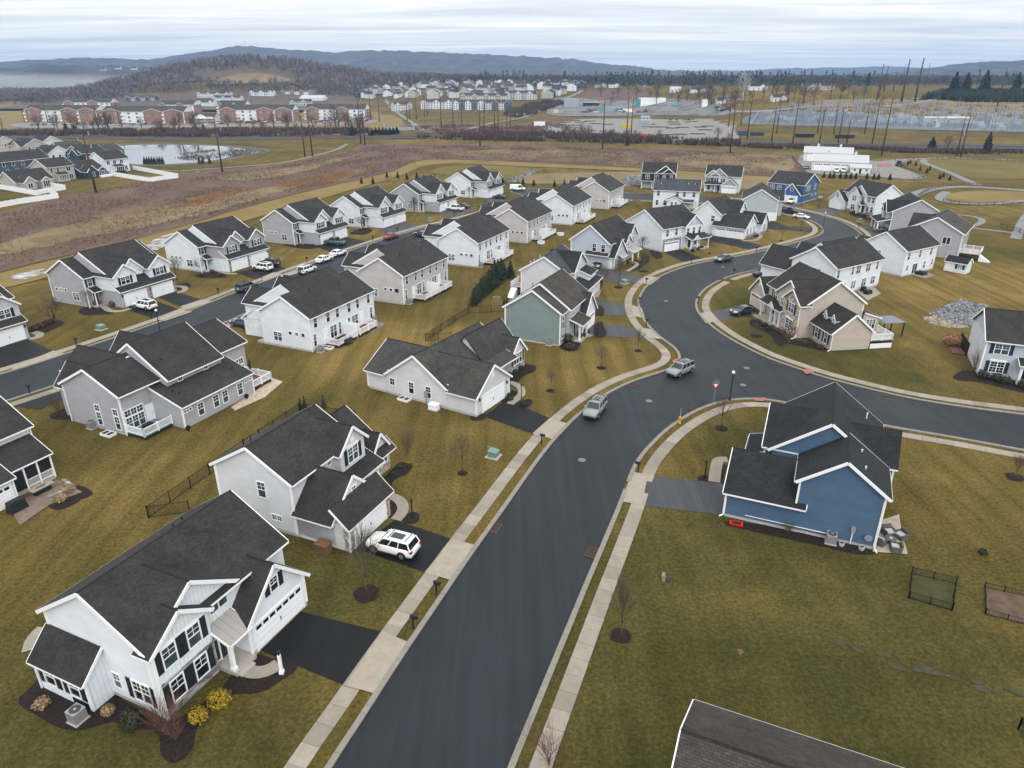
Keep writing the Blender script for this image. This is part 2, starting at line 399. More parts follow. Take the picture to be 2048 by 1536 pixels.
def asphalt(name, base, wet=0.5):
    m = M(name, base, 0.6, spec=0.22); t = NT(m); v = t.co()
    a = t.noise(v, 0.12, 6, 0.65, 0.6); b = t.noise(v, 9.0, 3, 0.8)
    lane = t.noise(t.map((0.9, 0.03, 1), (0, 0, R(19))), 1.0, 4, 0.6)
    c = t.ramp(a, [(0.3, tuple(x * 0.92 for x in base)), (0.7, tuple(x * 1.1 for x in base))])
    c = t.mix(1.0, c, t.ramp(lane, [(0.3, (0.72,) * 3), (0.7, (1.28,) * 3)]), 'MULTIPLY')
    c = t.mix(1.0, c, t.ramp(b, [(0.25, (0.75,) * 3), (0.75, (1.3,) * 3)]), 'MULTIPLY')
    t.col(c); t.rgh(t.ramp(t.noise(v, 0.09, 5, 0.7, 0.8), [(0.3, (0.55,) * 3), (0.7, (0.66,) * 3)])); t.bump(b, 0.01, 0.5)
    return m
ASPH = asphalt('street_asphalt', (0.0145, 0.0185, 0.0245)); ASPHD = asphalt('driveway_asphalt', (0.0045, 0.005, 0.006)); ASPHG = asphalt('old_driveway_asphalt', (0.05, 0.053, 0.06))
MULCH = noisy('bark_mulch', [(0.3, (0.008, 0.006, 0.006)), (0.7, (0.03, 0.022, 0.019))], 6.0, 0.95, 4, 0.05)
GRAVEL = noisy('gravel', [(0.3, (0.12, 0.118, 0.112)), (0.7, (0.27, 0.262, 0.25))], 0.35, 0.9, 9, 0.04, nr=0.8)
GRAVELD = noisy('substation_stone', [(0.3, (0.075, 0.09, 0.115)), (0.7, (0.14, 0.16, 0.19))], 0.2, 0.9, 9, nr=0.8)
PATHM = noisy('grey_path', [(0.3, (0.14, 0.145, 0.155)), (0.7, (0.23, 0.23, 0.235))], 0.5, 0.9, 8, nr=0.75)
CONCJ = M('concrete_joint', (0.10, 0.095, 0.085), 0.9)
SLABM = []
for k, f in enumerate((1.0, 0.9, 1.08, 0.8)):
    SLABM.append(noisy('sidewalk_concrete_%d' % k, [(0.25, (0.215 * f, 0.19 * f, 0.155 * f)), (0.75, (0.32 * f, 0.29 * f, 0.245 * f))], 1.1, 0.85, 8, nr=0.78))
CURBM = noisy('curb_concrete', [(0.25, (0.165, 0.152, 0.13)), (0.75, (0.26, 0.243, 0.21))], 1.3, 0.85, 8, nr=0.75)
BRICKR = noisy('tactile_brick', [(0.3, (0.24, 0.1, 0.075)), (0.7, (0.32, 0.15, 0.12))], 3.0)
# ------------------------------------------------------------------ street lines (asphalt edges), surveyed from the photograph
curbL = px([(625,1600),(663,1536),(723,1446),(799.5,1326),(876,1212),(941,1116),(1006,1024),(1083,915),(1126,863),(1170,822),(1224,784),(1284,757),(1331,744),(1355,733),(1364,720),(1362,707.6),(1352,695),(1329,680),(1308.6,662),(1291,641.5),(1282,621),(1279,603.5),(1284.5,588),(1296,572),(1316,556.5),(1347,542.5),(1382,531),(1418,523.5),(1468.5,514.6),(1519,504.4),(1570,491.7),(1608,481.6),(1636,472.7),(1646,466),(1647.6,458.7),(1644,453.6),(1631,445),(1608,434.6),(1583,428),(1555,422),(1500,413),(1402,405),(1306,401),(1236,398),(1170,396)])
curbN = px([(1270,387),(1410,394),(1520,404),(1558.6,411.5),(1589.6,419),(1624,426.4),(1651.6,434),(1679,442.5),(1701,453.7),(1718.6,466),(1722,477),(1710,489),(1680,501),(1620,516),(1555,531),(1519,538.7),(1481,546),(1451,555),(1423,568),(1402.5,583),(1391,601),(1390,616),(1400,634),(1418,650),(1443,669.5),(1481,691),(1532,716.5),(1591,737),(1640,754),(1711,772.5),(1805,795),(1917,814),(2048,830.6),(2200,850)])
curbS = px([(2200,925),(2048,900),(1917,875.6),(1805,857),(1752,847.5),(1650,824),(1580,806),(1530,797),(1490,795.5),(1456,799),(1426,806),(1392.5,819),(1362.5,836),(1329,859),(1302.5,885),(1280,909),(1262,938),(1240.5,997),(1202,1089),(1170,1163),(1110,1307),(1066,1413),(1014.6,1536),(990,1600)])
curbL, curbN, curbS = [smooth_line(resample(spline(c), 1.5), 2) for c in (curbL, curbN, curbS)]
sheet('street', [tuple(p) for p in curbL + [Vector((60, 236))] + curbN + curbS], 0.006, ASPH, smooth=False)
# the street on the left, its far end and the cross street behind
lA = px([(-230,815),(0,750.6),(151,702.7),(342,637),(478.5,583),(610,534),(742,488),(841,457.7),(958,428),(1010,411)])
lA = smooth_line(resample(spline(lA), 1.5), 4); lB = offset(lA, -10.0)
ribbon('left_street', lA, lB, 0.006, ASPH)
struct(bpy.data.objects['left_street'])
sheet('cross_street', [tuple(p) for p in px([(1012,411),(1040,401),(1046,391),(1022,384),(1040,378),(1100,378.5),(1180,381),(1270,387),(1310,390),(1310,400),(1236,398),(1170,396),(1110,400),(1075,412),(1055,420)])], 0.010, ASPH, smooth=False)
N_SLAB = [0]
slab_cache = {}
def walk(name, edge, off, width, gaps=(), slab=1.55, curb=True, side=1):
    """kerb along an asphalt edge plus a sidewalk of single slabs set back behind a grass strip"""
    if curb:
        c = struct(ribbon('curb', edge, offset(edge, side * 0.42), -0.05, CURBM, 0.12))
        seg = resample(edge, 3.05); N = normals(seg); jm = MB()
        for p, n in zip(seg, N):     # sawn joints
            d = Vector((n.y, -n.x)) * 0.02
            if p.length < 170:
                a = p + n * (-0.015 * side); b = p + n * (0.435 * side)
                jm.hexa([(*(a - d), 0), (*(b - d), 0), (*(b + d), 0), (*(a + d), 0), (*(a - d), 0.124), (*(b - d), 0.124), (*(b + d), 0.124), (*(a + d), 0.124)])
        if jm.v: jm.build('joint', CONCJ, c)
    L = offset(edge, side * off); Lr = resample(L, slab); N = normals(Lr)
    base = struct(ribbon(name, offset(Lr, width / 2 - 0.02), offset(Lr, -width / 2 + 0.02), 0.0, CONCJ, 0.05))
    rest = MB()
    for i in range(len(Lr) - 1):
        a, b = Lr[i], Lr[i + 1]; d = (b - a).normalized() * 0.014
        q = [a + d + N[i] * width / 2, a + d - N[i] * width / 2, b - d - N[i + 1] * width / 2, b - d + N[i + 1] * width / 2]
        h = 0.07 + 0.006 * random.random()
        pts = [(*p, 0.01) for p in q][::-1] + [(*p, h) for p in q][::-1]
        mid = (a + b) / 2; u = F_PX * mid.x / (mid.y * CP + CAM_H * SP)
        if mid.length < 150 and abs(u) < 1100 and N_SLAB[0] < 300 and mid.y > 18:
            m = MB().hexa(pts); m.build('slab', SLABM[int(random.choice([0, 0, 0, 1, 1, 2, 3]))], base); N_SLAB[0] += 1
        else: rest.hexa(pts)
    if rest.v: stuff(rest.build('far_slabs', SLABM[0], base))
    return base
walk('sidewalk', curbS[45:], 1.85, 1.3, side=1)     # along the blue house, then the near lawn
walk('sidewalk', curbL[:185], 2.1, 1.3, side=1)
walk('sidewalk', curbN[110:], 1.85, 1.3, side=1)
walk('sidewalk', lA, 1.9, 1.4, side=1, slab=1.8)
walk('sidewalk', lB, 1.9, 1.4, side=-1, slab=2.4)
walk('sidewalk', curbN[20:110], 1.9, 1.3, side=1, slab=2.0)
walk('sidewalk', curbS[:45], 1.85, 1.3, side=1)
walk('sidewalk', curbL[185:], 2.1, 1.3, side=1, slab=2.0)
struct(ribbon('curb', smooth_line(resample(spline([tuple(p) for p in px([(1012,410),(1040,400),(1046,391),(1022,384),(1040,377.5),(1100,378),(1180,380.5),(1270,386.5)])]), 2)), offset(smooth_line(resample(spline([tuple(p) for p in px([(1012,410),(1040,400),(1046,391),(1022,384),(1040,377.5),(1100,378),(1180,380.5),(1270,386.5)])]), 2)), 0.42), -0.05, CURBM, 0.12))
# ------------------------------------------------------------------ driveways, aprons, garden walks
def quadsheet(name, pxs, z, mat): return sheet(name, [tuple(p) for p in px(pxs)], z, mat, smooth=False)
def poly(name, pxs, z, mat, jit=0.0, step=0.5): return sheet(name, [tuple(p) for p in px(pxs)], z, mat, jit=jit, step=step)
DW = [  # outline from the garage door to the sidewalk
 ([(519,1300),(595,1222),(765,1264),(690,1372)], ASPHD), ([(712,1098),(790,1040),(908,1080),(850,1145)], ASPHD),
 ([(968,833),(1012,799),(1100,837),(1065,868)], ASPHD), ([(1296,952),(1452,968),(1446,1030),(1283,1012)], ASPHG),
 ([(1180,598),(1262,611),(1266,633),(1178,628)], ASPHG), ([(1166,645),(1280,656),(1296,676),(1168,672)], ASPHG),
 ([(1180,537),(1228,541),(1290,553),(1280,566),(1180,560)], ASPHG), ([(1327,504),(1358,499),(1405,517),(1375,528)], ASPHD),
 ([(1433,473),(1488,482),(1535,493),(1520,504),(1400,478)], ASPHD), ([(1519,449),(1552,443),(1570,452),(1640,456),(1634,464),(1530,458)], ASPHD),
 ([(1422,624),(1475,613),(1512,630),(1438,642)], ASPHG), ([(1500,546),(1530,540),(1545,548),(1508,556)], ASPHG),
 ([(1570,398),(1612,405),(1592,416),(1563,407)], ASPHG), ([(1625,421),(1665,415),(1690,420),(1660,431)], ASPHG), ([(1735,458),(1790,455),(1790,468),(1744,472)], ASPHG), ([(1765,452),(1700,453),(1712,458),(1790,457)], ASPHG),
 ([(0,690),(40,672),(107,702),(30,734),(0,742)], ASPHD), ([(250,618),(298,597),(360,620),(314,640)], ASPHD), ([(311,592),(350,582),(403,600),(360,614)], ASPHD),
 ([(472,545),(512,536),(548,545),(513,560)], ASPHD), ([(514,536),(540,528),(590,541),(556,552)], ASPHD), ([(628,492),(655,483),(710,497),(676,510)], ASPHD), ([(655,483),(682,473),(745,485),(712,497)], ASPHD),
 ([(754,458),(780,450),(820,466),(790,474)], ASPHG), ([(782,449),(805,443),(846,455),(822,465)], ASPHG), ([(868,424),(890,417),(930,427),(905,436)], ASPHG), ([(892,417),(912,411),(950,420),(930,427)], ASPHG),
 ([(967,400),(984,394),(1012,400),(996,408)], ASPHG), ([(20,812),(125,772),(160,785),(80,820)], ASPHD), ([(455,640),(500,622),(520,640),(490,660)], ASPHD)]
for q, m in DW: struct(quadsheet('driveway', q, 0.03, m))
APR = [[(690,1372),(765,1264),(824,1289),(757,1391)], [(850,1145),(908,1080),(956,1093),(907,1164)], [(1065,868),(1100,837),(1140,850),(1110,881)], [(1296,952),(1283,1012),(1243,1004),(1264,944)],
       [(1262,611),(1266,633),(1290,638),(1283,616)], [(1280,656),(1296,676),(1326,680),(1306,660)], [(1290,553),(1280,566),(1300,571),(1320,556)], [(1422,624),(1438,642),(1412,648),(1396,628)],
       [(107,702),(30,734),(22,742),(130,708)], [(360,620),(314,640),(330,643),(385,624)], [(403,600),(360,614),(376,620),(425,603)], [(590,541),(556,552),(570,555),(606,544)], [(548,545),(513,560),(530,563),(566,550)]]
for q in APR: struct(quadsheet('driveway_apron', q, 0.082, SLABM[2]))
struct(quadsheet('tactile_ramp', [(1344,722),(1358,717),(1361,725),(1347,729)], 0.13, BRICKR)); struct(quadsheet('tactile_ramp', [(1602,741),(1618,739),(1630,745),(1612,750)], 0.13, BRICKR)); struct(quadsheet('tactile_ramp', [(1505,797),(1532,797),(1527,804),(1508,803)], 0.13, BRICKR))
def gwalk(name, pts, w, mat=None):
    L = smooth_line(resample(spline([tuple(p) for p in px(pts)], 0.5), 0.5), 2)
    return struct(ribbon(name, offset(L, w / 2), offset(L, -w / 2), 0.0, mat or SLABM[0], 0.07))
gwalk('garden_path', [(484,1336),(505,1348),(530,1346),(552,1335),(562,1324)], 1.1)
gwalk('garden_path', [(770,990),(795,997),(808,1015),(800,1032),(790,1042)], 1.1)
gwalk('garden_path', [(1018,765),(1038,772),(1044,788),(1030,800),(1018,810)], 1.0)
gwalk('garden_path', [(1455,920),(1438,918),(1432,935),(1428,966)], 1.2)
gwalk('garden_path', [(1495,620),(1525,640),(1550,652)], 1.1); gwalk('garden_path', [(1163,672),(1176,673),(1182,668)], 1.0)
gwalk('garden_path', [(1180,580),(1196,580),(1190,596)], 1.1); gwalk('garden_path', [(1254,543),(1274,530),(1268,523)], 0.9); gwalk('garden_path', [(1484,482),(1512,480),(1522,470),(1508,468)], 0.9)
gwalk('garden_path', [(206,612),(220,622),(240,623),(262,617)], 1.1); gwalk('garden_path', [(66,665),(80,668),(76,676),(58,678)], 1.2); gwalk('garden_path', [(340,572),(370,575),(365,584),(352,586)], 1.1); gwalk('garden_path', [(430,540),(452,547),(478,548)], 0.9)
gwalk('garden_path', [(86,1256),(68,1270),(60,1288),(58,1304)], .9)
# planting beds
BEDS = [[(40,1405),(60,1380),(110,1345),(215,1385),(330,1440),(420,1395),(470,1345),(520,1322),(590,1316),(592,1340),(560,1362),(520,1385),(455,1390),(420,1420),(395,1460),(385,1500),(350,1528),(322,1510),(312,1465),(230,1445),(150,1462),(80,1440)],
 [(500,1312),(520,1310),(545,1322),(520,1336),(498,1330)], [(748,978),(772,950),(800,925),(826,930),(818,945),(790,960),(772,985)], [(775,995),(790,1005),(798,1020),(786,1036),(770,1030)], [(806,1036),(824,1024),(838,1030),(836,1046),(815,1048)],
 [(985,770),(1005,748),(1040,728),(1070,732),(1072,742),(1048,752),(1030,770),(1010,772)], [(1005,790),(1025,780),(1036,790),(1022,808),(1004,806)], [(1030,808),(1058,797),(1064,806),(1045,818)], [(942,832),(968,826),(970,838),(945,842)],
 [(1446,1044),(1540,1050),(1600,1062),(1740,1100),(1725,1110),(1600,1085),(1500,1062),(1450,1052)], [(1395,955),(1412,950),(1420,958),(1410,964),(1394,962)], [(1438,930),(1452,930),(1446,968),(1436,966)],
 [(1120,690),(1150,665),(1180,665),(1165,680),(1155,700),(1130,702)], [(1190,650),(1205,645),(1212,672),(1190,674)], [(1175,550),(1205,560),(1200,575),(1178,575)], [(1255,540),(1290,510),(1300,520),(1275,540)],
 [(1505,640),(1530,648),(1560,665),(1590,680),(1660,695),(1650,702),(1590,690),(1575,688),(1555,692),(1540,670),(1500,650)], [(1905,755),(1925,742),(1965,745),(2048,768),(2080,790),(2040,785),(1960,765),(1925,762)],
 [(160,620),(185,612),(215,618),(228,626),(200,630),(165,630)], [(55,660),(80,645),(115,640),(128,648),(105,660),(75,668)], [(350,572),(375,566),(382,574),(360,580)], [(392,550),(430,542),(455,552),(440,556),(400,556)],
 [(565,490),(600,486),(640,494),(610,498)], [(700,466),(730,456),(745,462),(725,470)], [(836,470),(850,462),(900,466),(880,474)], [(100,830),(140,815),(160,830),(145,838),(110,840)], [(1180,605),(1205,615),(1205,632),(1180,625)], [(985,440),(1005,436),(1010,444)],
 [(1300,505),(1310,495),(1325,512),(1315,518)], [(1500,465),(1518,455),(1530,462),(1515,475)], [(1700,425),(1740,436),(1790,442),(1760,446),(1710,434)],
 [(100,985),(150,970),(185,985),(150,1000)], [(95,1010),(130,990),(160,1000),(120,1020)]]
for q in BEDS: struct(poly('mulch_bed', q, 0.018, MULCH, 0.25, 0.4))
# ------------------------------------------------------------------ fields, meadow, yards beyond the houses
MEADB = noisy('brown_meadow', [(0.25, (0.066, 0.040, 0.031)), (0.5, (0.108, 0.068, 0.052)), (0.75, (0.15, 0.103, 0.072))], 0.06, 0.95, 9, 0.3, sc=(1, 0.5, 1), rot=(0, 0, R(-20)), nr=0.72)
MEADT = noisy('tan_meadow', [(0.25, (0.11, 0.08, 0.045)), (0.5, (0.17, 0.127, 0.068)), (0.75, (0.225, 0.172, 0.095))], 0.07, 0.95, 9, 0.2, sc=(1, 0.45, 1), rot=(0, 0, R(-20)), nr=0.72)
MEADO = noisy('rust_meadow', [(0.3, (0.10, 0.07, 0.042)), (0.7, (0.19, 0.115, 0.062))], 0.4, 0.95, 8, 0.2, nr=0.7)
TURF = noisy('green_turf', [(0.25, (0.07, 0.066, 0.016)), (0.5, (0.115, 0.093, 0.023)), (0.75, (0.155, 0.117, 0.034))], 0.05, 0.95, 8, 0.1, sc=(1, 0.4, 1), nr=0.7)
DRYG = noisy('dry_grass', [(0.25, (0.12, 0.086, 0.027)), (0.5, (0.175, 0.125, 0.043)), (0.75, (0.225, 0.165, 0.066))], 0.05, 0.95, 8, 0.1, nr=0.7)
TRACKD = noisy('rail_ballast', [(0.3, (0.035, 0.032, 0.033)), (0.7, (0.085, 0.078, 0.075))], 0.6, 0.95, 6, 0.1)
SNOW = noisy('old_snow', [(0.42, (0.14, 0.11, 0.06)), (0.52, (0.30, 0.30, 0.30)), (0.7, (0.5, 0.51, 0.53))], 0.45, 0.8, 7)
WFLOOR = noisy('woodland_floor', [(0.3, (0.06, 0.045, 0.035)), (0.7, (0.13, 0.10, 0.075))], 0.08, 0.95, 6)
def field(name, pts, z, mat, jit=1.5, step=8.0, cell=None): return sheet(name, [tuple(p) for p in px(pts)], z, mat, jit, step, cell)
field('dry_field', [(-300,210),(0,200),(230,195),(560,205),(760,225),(800,262),(600,272),(0,268),(-300,270)], 0.15, DRYG, cell=60)
field('meadow', [(-300,640),(-200,470),(0,428),(120,392),(230,375),(330,352),(420,340),(560,330),(690,305),(760,288),(1100,292),(1460,302),(1580,310),(1600,330),(1560,352),(1450,346),(1280,335),(1080,326),(860,318),(770,345),(560,395),(300,470),(0,545)], 0.05, MEADB)
for q in ([(-100,520),(120,455),(350,410),(560,372),(700,345),(640,360),(420,425),(200,470),(0,510)], [(250,430),(420,395),(560,372),(600,362),(540,382),(400,418)], [(440,352),(560,338),(680,318),(740,300),(700,315),(600,345),(480,362)], [(900,306),(1000,300),(1150,303),(1250,312),(1100,314),(960,314)], [(1320,318),(1440,308),(1560,312),(1590,328),(1560,345),(1420,338)]):
    field('tan_meadow_patch', q, 0.09, MEADT, 3.0, 4.0)
for q in ([(640,352),(700,342),(760,330),(720,348),(670,366)], [(180,436),(250,420),(330,410),(300,420),(240,432)], [(1215,325),(1260,318),(1275,328),(1240,334)], [(60,480),(110,470),(130,476),(80,488)], [(370,400),(440,385),(470,388),(420,400)]):
    field('rust_meadow_patch', q, 0.12, MEADO, 2.0, 3.0)
field('berm_grass', [(-200,590),(0,548),(300,472),(560,398),(770,348),(860,320),(1090,328),(1290,338),(1450,349),(1560,356),(1540,362),(1290,344),(1080,335),(880,328),(800,352),(690,385),(420,462),(0,580)], 0.14, DRYG, 0.8)
field('green_basin', [(860,345),(900,333),(1000,332),(1065,340),(1040,352),(985,368),(960,362),(900,352)], 0.14, TURF, 0.8, 4)
field('rough_grass', [(1060,350),(1290,345),(1560,362),(1560,385),(1500,380),(1380,378),(1250,370),(1080,368),(1040,366)], 0.12, MEADT, 0.8, 4)
field('park_lawn', [(1745,318),(1900,318),(2100,322),(2300,328),(2300,362),(2048,358),(1950,356),(1880,340),(1830,328)], 0.05, TURF, 0.5, 5)
field('park_lawn', [(1880,392),(1950,382),(2048,384),(2200,388),(2200,400),(2048,401),(1950,408),(1890,402)], 0.07, DRYG, 0.4, 4)
field('track_bed', [(-300,283),(0,276),(400,281),(740,277),(1100,283),(1500,293),(2048,300),(2300,304),(2300,296),(2048,291),(1500,283),(1100,274),(740,270),(400,272),(0,268),(-300,272)], 0.2, TRACKD, 0.5, 8)
field('snow_patch', [(296,492),(325,474),(380,460),(404,459),(350,480),(316,502)], 0.16, SNOW, 1.2, 2); field('snow_patch', [(20,556),(60,543),(92,538),(90,548),(50,560)], 0.16, SNOW, 1.2, 2)
field('equipment_yard', [(1085,262),(1130,244),(1200,238),(1440,240),(1470,262),(1470,285),(1400,284),(1200,272)], 0.3, GRAVEL, 2, 5, 25)
field('equipment_yard', [(1100,214),(1130,196),(1330,200),(1450,215),(1450,232),(1290,232),(1110,232)], 0.4, noisy('dark_yard', [(0.3, (0.07, 0.07, 0.075)), (0.7, (0.22, 0.22, 0.22))], 0.08, 0.9, 8), 2, 5, 25)
field('substation_yard', [(1500,250),(1515,228),(1700,228),(2048,238),(2300,245),(2300,272),(2048,265),(1760,258)], 0.3, GRAVELD, 0.5, 6, 25)
field('brown_scrub', [(800,252),(900,246),(1010,252),(1100,240),(1180,262),(1300,275),(1460,285),(1450,290),(1100,272),(880,270)], 0.25, MEADB, 2, 6, 25)
field('brown_scrub', [(1620,205),(1750,200),(2048,205),(2300,210),(2300,238),(2048,232),(1800,224),(1640,224)], 0.3, MEADT, 2, 8, 25)
field('ploughed_slope', [(1150,200),(1180,184),(1240,180),(1310,190),(1290,200),(1200,204)], 0.3, MEADB, 2, 6, 25)
field('woodland_floor', [(-300,192),(150,193),(330,190),(420,180),(520,182),(640,180),(700,180),(690,160),(640,136),(560,126),(480,122),(400,126),(300,134),(150,142),(0,150),(-300,158)], 2.5, WFLOOR, 3, 12, 90)
field('woodland_floor', [(690,172),(900,166),(1160,168),(1500,165),(1760,164),(2200,160),(2200,153),(1500,154),(900,155),(690,158)], 2.5, WFLOOR, 3, 12, 90)
field('hill_clearing', [(425,172),(450,158),(510,151),(560,158),(580,168),(500,172)], 3.2, MEADT, 3, 6, 25)
for q, w in (([(360,342),(470,334),(560,326),(620,314),(670,300),(695,288)], 2.4), ([(200,336),(300,340),(360,342)], 1.6), ([(395,342),(400,348),(420,352)], 1.2)):
    L = resample(spline([tuple(p) for p in px(q)], 3), 3); struct(ribbon('trail', offset(L, w / 2), offset(L, -w / 2), 0.06, PATHM))
# gravel yard round the white barns, park paths
field('gravel_yard', [(1595,322),(1625,306),(1745,322),(1800,318),(1840,318),(1790,330),(1850,352),(1830,359),(1720,352),(1620,346)], 0.10, GRAVEL, 0.8, 4)
def path(name, q, w, mat=PATHM, z=0.13):
    L = resample(spline([tuple(p) for p in px(q)], 2), 2); return struct(ribbon(name, offset(L, w / 2), offset(L, -w / 2), z, mat))
path('park_path', [(1850,319),(1848,325),(1868,334),(1900,346),(1935,362),(1960,372)], 3.0, z=0.12)
path('park_drive', [(1815,398),(1840,385),(1875,377),(1930,374),(1990,377),(2060,382),(2200,390)], 4.5)
path('park_drive', [(1893,384),(1880,394),(1885,402),(1920,408),(1990,408),(2060,402),(2200,398)], 3.0, z=0.16)
path('park_path', [(1915,430),(1950,434),(1965,442),(1955,450),(1940,455),(1990,462),(2060,470)], 1.8, z=0.11)
path('park_path', [(1790,321),(1850,317),(1940,317),(2060,321),(2200,324)], 2.2, SNOW, z=0.15)
path('park_path', [(2060,425),(2045,445),(2030,480)], 2.5, z=0.09)
path('town_road', [(770,198),(790,222),(830,250),(845,262)], 4.0, z=0.5); path('gravel_lane', [(930,262),(985,248),(1040,238),(1070,226),(1110,208),(1150,190),(1165,182)], 5.0, GRAVEL, z=0.6)
path('country_road', [(1440,224),(1560,222),(1760,214),(1850,205),(1890,196),(2000,190)], 6.0, PATHM, z=0.5)
# pond
WATER = M('pond_water', (0.05, 0.055, 0.055), 0.03, spec=0.7); tq = NT(WATER); tq.bump(tq.noise(tq.co(), 0.4, 3), 0.02, 0.3)
MUD = noisy('pond_reeds_floor', [(0.3, (0.05, 0.04, 0.032)), (0.7, (0.13, 0.105, 0.08))], 0.2)
field('pond_bank', [(215,292),(300,287),(430,290),(520,297),(542,302),(500,312),(430,325),(330,332),(250,330),(225,310)], 0.06, MUD, 1, 4)
struct(sheet('pond', [tuple(p) for p in px([(220,296),(300,291),(430,293),(500,300),(520,304),(480,311),(420,322),(330,329),(255,327),(230,310)])], 0.10, WATER, 1.5, 4))
# wet swale crossing the near lawn
WETG = noisy('wet_grass', [(0.35, (0.03, 0.03, 0.012)), (0.6, (0.055, 0.052, 0.03)), (0.8, (0.10, 0.10, 0.095))], 1.2, 0.6, 8, 0.03, nr=0.75)
rr = random.Random(4); SWL = resample(spline([tuple(q) for q in px([(1640, 1277), (1720, 1300), (1850, 1342), (1950, 1374), (2060, 1400)])], .5), .55)
for q in SWL:     # puddled wheel ruts, broken into small wet patches
    if rr.random() < .25: continue
    c = q + Vector((rr.gauss(0, .22), rr.gauss(0, .22))); a0 = rr.uniform(0, 6); sx = rr.uniform(.25, .6); sy = sx * rr.uniform(.3, .6)
    struct(sheet('wet_patch', [(c.x + sx * math.cos(k * .785) * rr.uniform(.6, 1.2) + sy * math.sin(k * .785) * .3, c.y - .45 * sx * math.cos(k * .785) + sy * math.sin(k * .785) * rr.uniform(.6, 1.2)) for k in range(8)], .008, WETG, .2, .2))
field('sand_spot', [(1474,1300),(1483,1299),(1489,1306),(1480,1312)], 0.008, MEADO, 0.1, 0.3)
